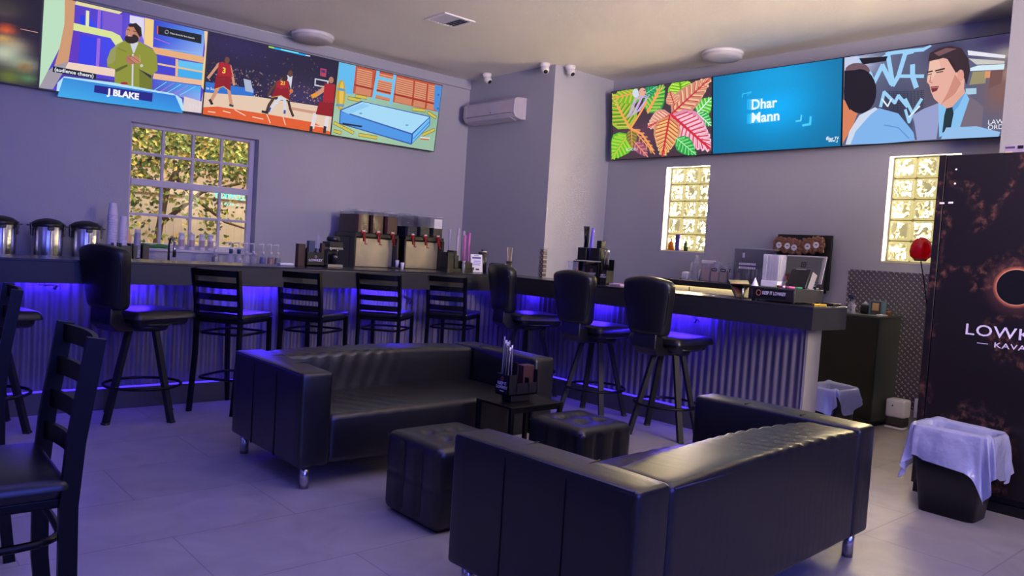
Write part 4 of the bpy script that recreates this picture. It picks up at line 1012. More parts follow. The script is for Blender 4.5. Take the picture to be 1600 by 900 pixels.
MB().span((-.08, -.06, 0), (.1, .06, .10), mat('box_brown', (66, 52, 48), .6), .003).span((-.07, -.05, .1), (.12, .05, .112), M_blackpl, .003).obj('box', t)
o = MB().cyl((0, 0, 0), (0, 0, .14), .03, .035, M_blackpl, 18).obj('stick_cup'); o.location = (5.585, 6.42, BT); tag(o, 'black cup of wooden sticks at the bar corner', 'cup')
for k in range(9):
    o = MB().span((-.005, -.001, 0), (.005, .001, .24), mat('stick_wood', (190, 176, 150), .6)).obj('wooden_stick'); o.location = (5.585+.02*math.cos(k*2.2), 6.42+.016*math.sin(k*2.2), BT+.05); o.rotation_euler = (.05*math.sin(k), .06*math.cos(k*1.7), k*.7); tag(o, 'pale wooden stirring stick in the black cup at the bar corner', 'stirrer', 'stirring sticks')

# ---------------- right arm of the bar
c = thing('two_tier_caddy', 'two-tier black caddy by the wall corner on the right bar arm', 'caddy', (5.40, 5.0, BT))
mb = MB().span((-.07, -.12, 0), (.09, .2, .012), M_blackpl)
for a in ((-.07, -.12, -.064, .04, .17), (.084, -.12, .09, .2, .2), (-.07, .19, .09, .2, .2), (-.07, -.12, .09, -.113, .2), (-.07, .035, .09, .042, .2)): mb.span((a[0], a[1], 0), (a[2], a[3], a[4]), M_blackpl)
mb.span((-.07, -.12, .21), (.09, .17, .216), M_blackpl).span((-.06, -.12, .216), (.06, -.0, .33), M_blackpl, .004).span((-.06, .05, .216), (.06, .16, .33), M_blackpl, .004).span((-.03, -.11, .33), (.03, -.05, .40), M_blackpl, .004); mb.obj('tiers', c)
MB().span((-.075, .13, .012), (-.072, .27, .19), M_clear2).obj('clear_panel', c); MB().span((.05, .13, .012), (.053, .27, .19), M_clear2).obj('clear_panel', c)
mb = MB(); ring(mb, (-.07, -.045, .12), (0, -1, 0), (0, 0, 1), .014, .003, M_printo); add_text(mb, 'LOWKEY', .026, M_printw, (-.07, -.045, .09), (0, -1, 0), (0, 0, 1)); mb.obj('name_print', c)
t = thing('straw_box', 'tall black straw box with printed slogan beside the two-tier caddy', 'straw holder', (5.40, 4.83, BT))
MB().span((-.05, -.045, 0), (.05, .035, .13), M_blackpl, .003).span((-.05, .028, .13), (.05, .035, .23), M_blackpl).span((.043, -.045, .13), (.05, .035, .23), M_blackpl).obj('box', t)
mb = MB(); ring(mb, (-.05, -.005, .108), (0, -1, 0), (0, 0, 1), .009, .002, M_printo); add_text(mb, 'KEEP IT', .018, M_printw, (-.05, -.005, .086), (0, -1, 0), (0, 0, 1)); add_text(mb, 'LOWKEY', .018, M_printw, (-.05, -.005, .068), (0, -1, 0), (0, 0, 1)); mb.obj('slogan_print', t)
for i in range(7):
    wrapped_straw((5.385+.012*(i % 3), 4.81+.012*(i//2), BT+.135), .165, .04, i*1.3, 'wrapped black straw in the tall straw box on the right bar arm', 'wrapped straws in the straw box')
for i in range(9):
    o = MB().tube([(0, 0, 0), (.018*math.cos(i*2.1), .018*math.sin(i*2.1)+.004, .20)], .0042, M_blackpl, 7).obj('black_straw'); o.location = (5.40+.012*(i % 3)-.012, 5.10+.012*(i//3), BT+.332); tag(o, 'bare black straw in the upper tier of the two-tier caddy', 'straw', 'bare black straws')
o = MB().tube([(0, 0, 0), (.0, -.012, .14), (.0, -.02, .30)], [.011, .018, .012], mat('purple_tube', (112, 96, 230), .35, alpha=.8), 12).obj('purple_tube'); o.location = (5.38, 5.035, BT+.218); tag(o, 'glossy violet tube standing in the two-tier caddy', 'tube')
o = MB().lathe([(0, 0), (.026, 0), (.027, .07), (.012, .1), (.01, .13), (0, .13)], (0, 0, 0), mat('sauce_red', (172, 40, 40), .4), 16).obj('red_bottle'); o.location = (5.36, 5.17, BT+.012); tag(o, 'small red bottle in the lower tier of the two-tier caddy', 'bottle')
o = MB().span((-.05, -.07, 0), (.05, .07, .018), mat('napkin_mauve', (176, 150, 190), .7), .004).obj('napkin_pack'); o.location = (5.42, 4.70, BT); tag(o, 'flat mauve napkin pack on the bar right of the straw box', 'napkins')

# shelf by the right wall
SZ = 1.2
o = MB().rbox((0, 0, .045), (.07, .085, .09), .025, M_paper, 3, 3).obj('white_bag'); o.location = (7.28, 5.32, SZ); tag(o, 'small crumpled white bag at the left end of the shelf', 'bag')
stack(6, (7.3, 5.245, SZ), .02, .026, .035, .11, M_clear2, 'clear cup in the low stack on the right wall shelf', 'low clear cups on the shelf')
stack(12, (7.27, 5.18, SZ), .017, .02, .029, .10, M_clear2, 'clear cup in the tall slim stack on the right wall shelf', 'tall clear cups on the shelf')
for i, (y, l) in enumerate(((5.115, 'white plastic disc leaning on the shelf, left one'), (5.06, 'white plastic disc leaning on the shelf, right one'))):
    o = MB().lathe([(0, 0), (.06, 0), (.063, .01), (.05, .02), (0, .022)], (0, 0, 0), M_cup, 24, (-.5, .86, .12)).obj('white_disc'); o.location = (7.27, y, SZ+.064); tag(o, l, 'disc', 'white discs on the shelf')
M_oat = mat('oat_powder', (196, 158, 140), .9, bump=(60, .3, .004)); M_oat2 = mat('tan_powder', (190, 166, 128), .9)
def jar(y, w, h, fill, m, label, lidm, tagged=True):
    t = thing('storage_jar', label, 'jar', (7.22, y, SZ), 0, 'square storage jars on the shelf')
    b = MB().span((-w/2, -w/2, 0), (w/2, w/2, h), M_clear2, .008).obj('jar', t)
    MB().span((-w/2+.006, -w/2+.006, .005), (w/2-.006, w/2-.006, h*fill), m, .006).obj('contents', t)
    if lidm: MB().span((-w/2-.003, -w/2-.003, h), (w/2+.003, w/2+.003, h+.035), M_white, .006).obj('lid', t)
    else: MB().lathe([(w*.36, h), (w*.36, h+.015), (w*.42, h+.02), (w*.42, h+.028), (0, h+.03)], (0, 0, 0), M_clear2, 18).lathe([(.012, 0), (.018, .012), (0, .03)], (0, 0, h+.028), M_clear2, 12).obj('lid', t)
    if tagged: MB().span((-w/2-.002, -w/2+.018, h*.62), (-w/2, w/2-.018, h*.78), M_bezel).span((-w/2-.003, -w/2+.028, h*.68), (-w/2-.002, w/2-.028, h*.72), M_printw).obj('name_tag', t)
jar(4.985, .105, .195, .8, M_oat, 'square storage jar with white lid and pinkish powder', True, False)
jar(4.872, .1, .19, .6, M_oat, 'black-tagged storage jar next to the white-lidded one', False); jar(4.762, .1, .19, .7, M_oat2, 'black-tagged storage jar in the middle of its row', False); jar(4.655, .1, .19, .62, M_oat, 'black-tagged storage jar touching the clear dispenser', False)
t = thing('acrylic_dispenser', 'tall clear acrylic bin with frosted lettering on the shelf', 'dispenser', (7.2, 4.42, SZ))
for a in ((-.1, -.2, -.094, .2), (.1, -.2, .106, .2), (-.1, -.2, .106, -.194), (-.1, .194, .106, .2)): MB().span((a[0], a[1], 0), (a[2], a[3], .37), M_clear).obj('panel', t)
MB().span((-.11, -.21, .37), (.115, .21, .38), M_clear2, .003).obj('lid', t); MB().span((-.107, .17, 0), (-.1, .2, .37), M_clear2).obj('edge', t)
mb = MB()
for z, w in ((.205, .1), (.165, .1)):
    for k in range(9): mb.span((-.103, .11-.022*k-.017, z), (-.101, .11-.022*k, z+.022), M_printw)
mb.span((-.103, .05, .28), (-.101, .075, .33), M_printw); mb.obj('frosted_print', t)
for k in range(14):
    o = MB().tube([(0, 0, 0), (.01*math.sin(k), .02*math.cos(k*2), .17)], .005, M_tube, 6).obj('stirrer'); o.location = (7.2+.03*math.sin(k*2.3), 4.28+.026*(k % 10), SZ+.003); tag(o, 'pale stick standing inside the tall acrylic bin', 'stirrer', 'sticks in the acrylic bin')
# window sill things by the glass blocks
o = MB().lathe([(0, 0), (.04, 0), (.042, .06), (.03, .09), (.013, .115), (.014, .14), (0, .145)], (0, 0, 0), mat('orange_bottle', (222, 122, 16), .35), 18).obj('orange_bottle'); o.location = (XR+.035, 5.80, 1.526); o.scale = (.7, 1, 1); tag(o, 'orange squeeze bottle on the glass block sill', 'bottle')
o = MB().span((-.022, -.03, 0), (.022, .03, .19), mat('purple_box', (92, 82, 150), .5), .004).obj('purple_box'); o.location = (XR+.035, 5.70, 1.526); tag(o, 'upright purple-grey carton on the glass block sill', 'box')
o = MB().lathe([(0, 0), (.024, 0), (.024, .09), (.01, .12), (0, .13)], (0, 0, 0), mat('green_glass', (52, 70, 36), .2), 14).obj('green_bottle'); o.location = (XR+.035, 5.585, 1.526); tag(o, 'small dark green bottle on the glass block sill', 'bottle')
# black rack with bags
t = thing('display_board', 'black display board with clipped bags behind the cash register', 'display board', (7.49, 4.04, SZ))
MB().span((-.01, -.295, 0), (.02, .295, .55), mat('board_black', (20, 17, 20), .6), .003).obj('board', t)
MB().span((-.02, -.27, .30), (-.01, .27, .32), M_blackpl, .002).obj('rail', t)
MB().span((-.014, -.25, .0), (-.01, .26, .29), mat('board_grey', (78, 74, 78), .6), .002).obj('grey_panel', t)
for k in range(5): MB().span((-.02, -.21+.1*k, .49), (-.01, -.185+.1*k, .515), M_chrome, .003).obj('clip', t)
M_bag = mat('clear_brown_bag', (140, 98, 80), .14, .25, bump=(38, 1, .03), var=(24, .55))
for k, (y, z) in enumerate(((4.275, 0), (4.18, -.006), (4.105, -.02), (3.96, -.004), (3.87, .014))):
    g_ = thing('snack_bag', ['leftmost snack bag with a round white sticker on the black board', 'second snack bag from the left on the black board', 'middle snack bag, hanging lowest on the black board', 'snack bag second from the right on the black board', 'rightmost snack bag with a round white sticker on the black board'][k], 'bag', (7.44, y, SZ+.43+z), 0, 'snack bags on the display board')
    MB().rbox((0, 0, .01), (.045, .15, .16), .016, M_bag, 3, 9, lambda p, n: (.006*math.sin(p.y*60+p.z*40), -p.y*.5*max(0, p.z-.03)/.05*.6+.004*math.sin(p.z*90), .008*math.sin(p.y*75+2))).obj('bag', g_)
    mb = MB(); mb.face([(-.031, .032*math.cos(2*PI*i/24), .004+.032*math.sin(2*PI*i/24)) for i in range(24)], M_paper); mb.span((-.0318, -.012, 0), (-.031, .012, .012), mat('ink_grey', (120, 112, 130), .6)); mb.obj('sticker', g_)

# cash drawer and till
d = thing('cash_drawer', 'black cash drawer with printed slogan at the end of the bar', 'cash drawer', (5.41, 3.03, BT))
MB().span((-.21, -.185, .012), (.21, .19, .108), mat('drawer_case_lit', (52, 52, 52), .4), .003).obj('case', d)  # black case painted greyer, as if daylight caught its end
MB().span((-.215, -.18, .02), (-.21, .185, .10), mat('drawer_front', (30, 28, 32), .4), .002).obj('drawer_front', d)
for x in (-.18, .18):
    for y in (-.16, .16): MB().cyl((x, y, 0), (x, y, .014), .014, .014, M_blackpl, 10).obj('foot', d)
mb = MB().span((-.2165, -.12, .03), (-.215, .14, .094), M_bezel); ring(mb, (-.2165, .10, .062), (0, -1, 0), (0, 0, 1), .022, .005, M_printo)
add_text(mb, 'KEEP IT LOWKEY', .034, M_printw, (-.2165, -.025, .063), (0, -1, 0), (0, 0, 1), .0008, .02, .72); mb.obj('slogan_print', d)
DZ = BT+.108
t = thing('menu_tablet', 'tilted black tablet holder left of the cash drawer', 'tablet', (5.29, 3.285, BT))
rt = Matrix.Rotation(R(-26), 3, 'X')
MB().box((0, .05, .072), (.27, .014, .155), M_blackpl, Matrix.Rotation(R(-32), 3, 'X'), .004).obj('holder', t)
MB().box((0, .05, .072), (.24, .0165, .12), mat('tablet_glow', (84, 46, 48), .4), Matrix.Rotation(R(-32), 3, 'X'), .002).obj('screen', t)
MB().span((-.13, -.05, .1), (.13, .07, .112), mat('tablet_matte', (12, 12, 14), .75, spec=.2), .003).obj('top_shelf', t)
MB().cyl((-.11, -.03, 0), (-.11, -.03, .1), .008, .008, M_chrome, 12).cyl((.11, -.03, 0), (.11, -.03, .1), .008, .008, M_chrome, 12).obj('pillar', t)
t = thing('straw_tub', 'clear square tub of straws on a white block', 'straw holder', (5.42, 3.145, DZ))
MB().span((-.06, -.065, 0), (.06, .075, .045), M_white, .003).obj('block', t)
for a in ((-.055, -.06, -.05, .07), (.05, -.06, .055, .07), (-.055, -.06, .055, -.055), (-.055, .065, .055, .07)): MB().span((a[0], a[1], .045), (a[2], a[3], .245), M_clear2).obj('panel', t)
mstr = [mat('straw_a', (214, 206, 190), .4), mat('straw_b', (176, 150, 140), .4), mat('straw_c', (150, 156, 170), .4)]
for k in range(22):
    o = MB().tube([(0, 0, 0), (.004*math.sin(k), .004*math.cos(k), .192)], .004, mstr[k % 3], 6).obj('tub_straw'); o.location = (5.38+.013*(k % 7), 3.095+.024*(k//5)+.004*(k % 2), DZ+.047); tag(o, 'straw standing in the clear square tub on the cash drawer', 'straw', 'straws in the square tub')
o = MB().lathe([(.026, 0), (.003, .06), (0, .062)], (0, 0, 0), M_paper, 16).lathe([(0, 0), (.026, 0)], (0, 0, 0), M_paper, 16).obj('paper_cone'); o.location = (5.25, 3.2, DZ); tag(o, 'small white paper cone on the front edge of the cash drawer', 'cone')
M_posw = mat('till_white', (150, 146, 150), .4); M_posg = mat('till_grey', (70, 70, 70), .6)
t = thing('till_screen', 'tilted grey till screen seen from behind with a square emblem', 'till', (5.53, 2.985, DZ), R(-4))
rt = Matrix.Rotation(R(14), 3, 'Y')
MB().box((.02, 0, .145), (.018, .31, .2), M_posg, rt, .008).obj('screen_back', t); MB().box((.03, 0, .146), (.008, .335, .215), M_posw, rt, .003).obj('bezel', t)
q = rt @ Vector((-.0098, 0, .035))+Vector((.02, 0, .145))
mb = MB(); mb.box(q, (.001, .044, .044), M_bezel, rt, .0004)
mb.box(q-Vector((.0008, 0, 0)), (.001, .026, .026), M_posg, rt).box(q-Vector((.0014, 0, 0)), (.001, .014, .014), M_bezel, rt); mb.obj('emblem', t)
MB().box((.06, 0, .05), (.1, .1, .012), M_posw, Matrix.Rotation(R(-40), 3, 'Y'), .003).span((-.02, -.08, 0), (.12, .08, .012), M_posw, .004).obj('stand', t)
t = thing('card_reader', 'dark tilted customer display with a white top strip on the cash drawer', 'card reader', (5.42, 2.945, DZ), R(-6))
rt = Matrix.Rotation(R(24), 3, 'Y')
MB().box((0, 0, .075), (.016, .17, .155), M_blackpl, rt, .006).obj('display', t); MB().box((-.006, 0, .0725), (.006, .15, .13), mat('display_navy', (18, 20, 34), .25), rt, .002).obj('glass', t)
MB().box((.026, 0, .138), (.012, .09, .012), M_paper, rt, .002).obj('top_strip', t); MB().box((.045, -.085, .06), (.06, .006, .13), M_posw, rt, .002).span((0, -.08, 0), (.1, .08, .008), M_posw, .002).obj('stand', t)
o = MB().span((-.002, -.05, 0), (.002, .05, .105), mat('photo_maroon', (96, 40, 48), .5)).box((-.003, -.005, .07), (.001, .035, .03), mat('photo_skin', (186, 120, 112), .6)).box((-.003, -.01, .045), (.001, .05, .02), mat('photo_pale', (170, 150, 150), .6)).obj('photo_card'); o.location = (5.52, 3.12, DZ); tag(o, 'small maroon photo card standing behind the straw tub', 'card')
for k, (x, y, c_, l) in enumerate(((5.30, 2.99, (222, 66, 132), 'pink marker lying on the cash drawer'), (5.28, 2.93, (226, 96, 150), 'second pink marker lying nearer the corner of the cash drawer'), (5.30, 2.885, (36, 130, 84), 'green marker lying on the cash drawer'))):
    o = MB().cyl((0, -.035, .008), (0, .035, .008), .008, .008, mat('marker_%d' % k, c_, .5), 12).cyl((0, .035, .008), (0, .055, .008), .0085, .0085, M_white if k else M_blackpl, 12).obj('marker'); o.location = (x, y, DZ); o.rotation_euler = (0, 0, .2*k); tag(o, l, 'marker', 'markers on the cash drawer')
o = MB().span((-.03, -.035, 0), (.03, .035, .012), mat('note_lime', (190, 214, 90), .6)).obj('sticky_notes'); o.location = (5.36, 3.045, DZ); tag(o, 'lime sticky note pad on the cash drawer', 'note pad')
t = thing('printed_stand', 'small dark stand with pale lettering right of the card reader', 'sign', (5.50, 2.88, DZ))
MB().span((-.004, -.035, 0), (.004, .035, .06), M_bezel, .002).obj('panel', t)
mb = MB()
for z in (.04, .022):
    for k in range(6): mb.span((-.0055, .028-.01*k-.007, z), (-.004, .028-.01*k, z+.011), mat('ink_skyblue', (120, 150, 190), .6))
mb.obj('print', t)
o = MB().span((-.02, -.05, 0), (.02, .05, .014), mat('brass_tool', (196, 160, 60), .4, .6), .004).obj('brass_opener'); o.location = (5.36, 2.74, BT); o.rotation_euler = (0, 0, R(60)); tag(o, 'small brass tool on the bar end', 'tool')
o = MB().span((-.06, -.05, 0), (.06, .05, .02), M_blackpl, .004).obj('black_tray'); o.location = (5.54, 2.74, BT); tag(o, 'flat black tray on the very end of the bar', 'tray')
mb = MB(); mb.tube([(5.56, 2.84, DZ-.002), (5.55, 2.825, DZ-.03), (5.57, 2.822, DZ-.07), (5.53, 2.80, BT+.005), (5.50, 2.76, BT+.004)], .0028, M_blackpl, 7)
o = rebase(mb.obj('till_cable'), (5.55, 2.825, BT)); tag(o, 'thin cable drooping down the side of the cash drawer', 'cable')

# low cabinet top
LZ = 1.02
t = thing('spray_bottle', 'clear spray bottle with dark blue trigger on the low cabinet', 'spray bottle', (7.28, 3.4, LZ))
MB().lathe([(0, 0), (.032, 0), (.034, .01), (.034, .08), (.014, .12), (.013, .135)], (0, 0, 0), M_clear2, 18).obj('bottle', t)
MB().span((-.055, -.014, .14), (.03, .014, .17), mat('trigger_blue', (26, 30, 84), .4), .006).box((-.03, 0, .125), (.01, .014, .04), mat('trigger_blue', (0, 0, 0)), Matrix.Rotation(.4, 3, 'Y'), .003).cyl((0, 0, .128), (0, 0, .145), .016, .016, mat('trigger_blue', (0, 0, 0)), 14).obj('trigger', t)
o = MB().span((-.06, -.11, 0), (.05, .07, .03), mat('paper_blue_white', (186, 186, 216), .6), .003).obj('paper_stack'); o.location = (7.2, 3.52, LZ); tag(o, 'flat pale blue paper stack on the left of the low cabinet', 'papers')
o = MB().lathe([(0, 0), (.022, 0), (.012, .03), (.012, .05), (.024, .075), (0, .08)], (0, 0, 0), M_white, 14).obj('white_pawn_bottle'); o.location = (7.2, 3.40, LZ+.03); o.location.z = LZ; o.location.y = 3.34; tag(o, 'small white waisted bottle in front of the spray bottle', 'bottle')
o = MB().rbox((0, 0, .045), (.07, .075, .09), .02, M_blackpl, 3, 3).lathe([(0, .09), (.02, .09), (.014, .11), (0, .112)], (0, 0, 0), M_white, 12).obj('black_grinder'); o.location = (7.28, 3.27, LZ); tag(o, 'rounded black gadget with white cap on the low cabinet', 'gadget')
t = thing('picture_box', 'teal-edged box with a tan picture on the low cabinet', 'box', (7.3, 3.17, LZ))
MB().span((-.03, -.065, 0), (.05, .065, .13), mat('box_teal', (96, 132, 150), .5), .003).span((-.032, -.05, .006), (-.03, .045, .124), mat('picture_dark', (70, 62, 54), .6)).obj('box', t)
MB().rbox((-.0335, 0, .075), (.004, .06, .07), .0018, mat('picture_tan', (206, 170, 118), .6), 2, 3).obj('picture', t)
o = MB().rbox((0, 0, .02), (.06, .05, .04), .015, mat('brown_lump', (120, 70, 40), .6), 3, 3).obj('brown_pouch'); o.location = (7.38, 3.10, LZ); tag(o, 'small brown pouch right of the picture box', 'pouch')
o = MB().span((-.05, -.03, 0), (.05, .03, .012), M_paper, .002).obj('white_note'); o.location = (7.22, 3.085, LZ); tag(o, 'white note lying on the front edge of the low cabinet', 'paper')

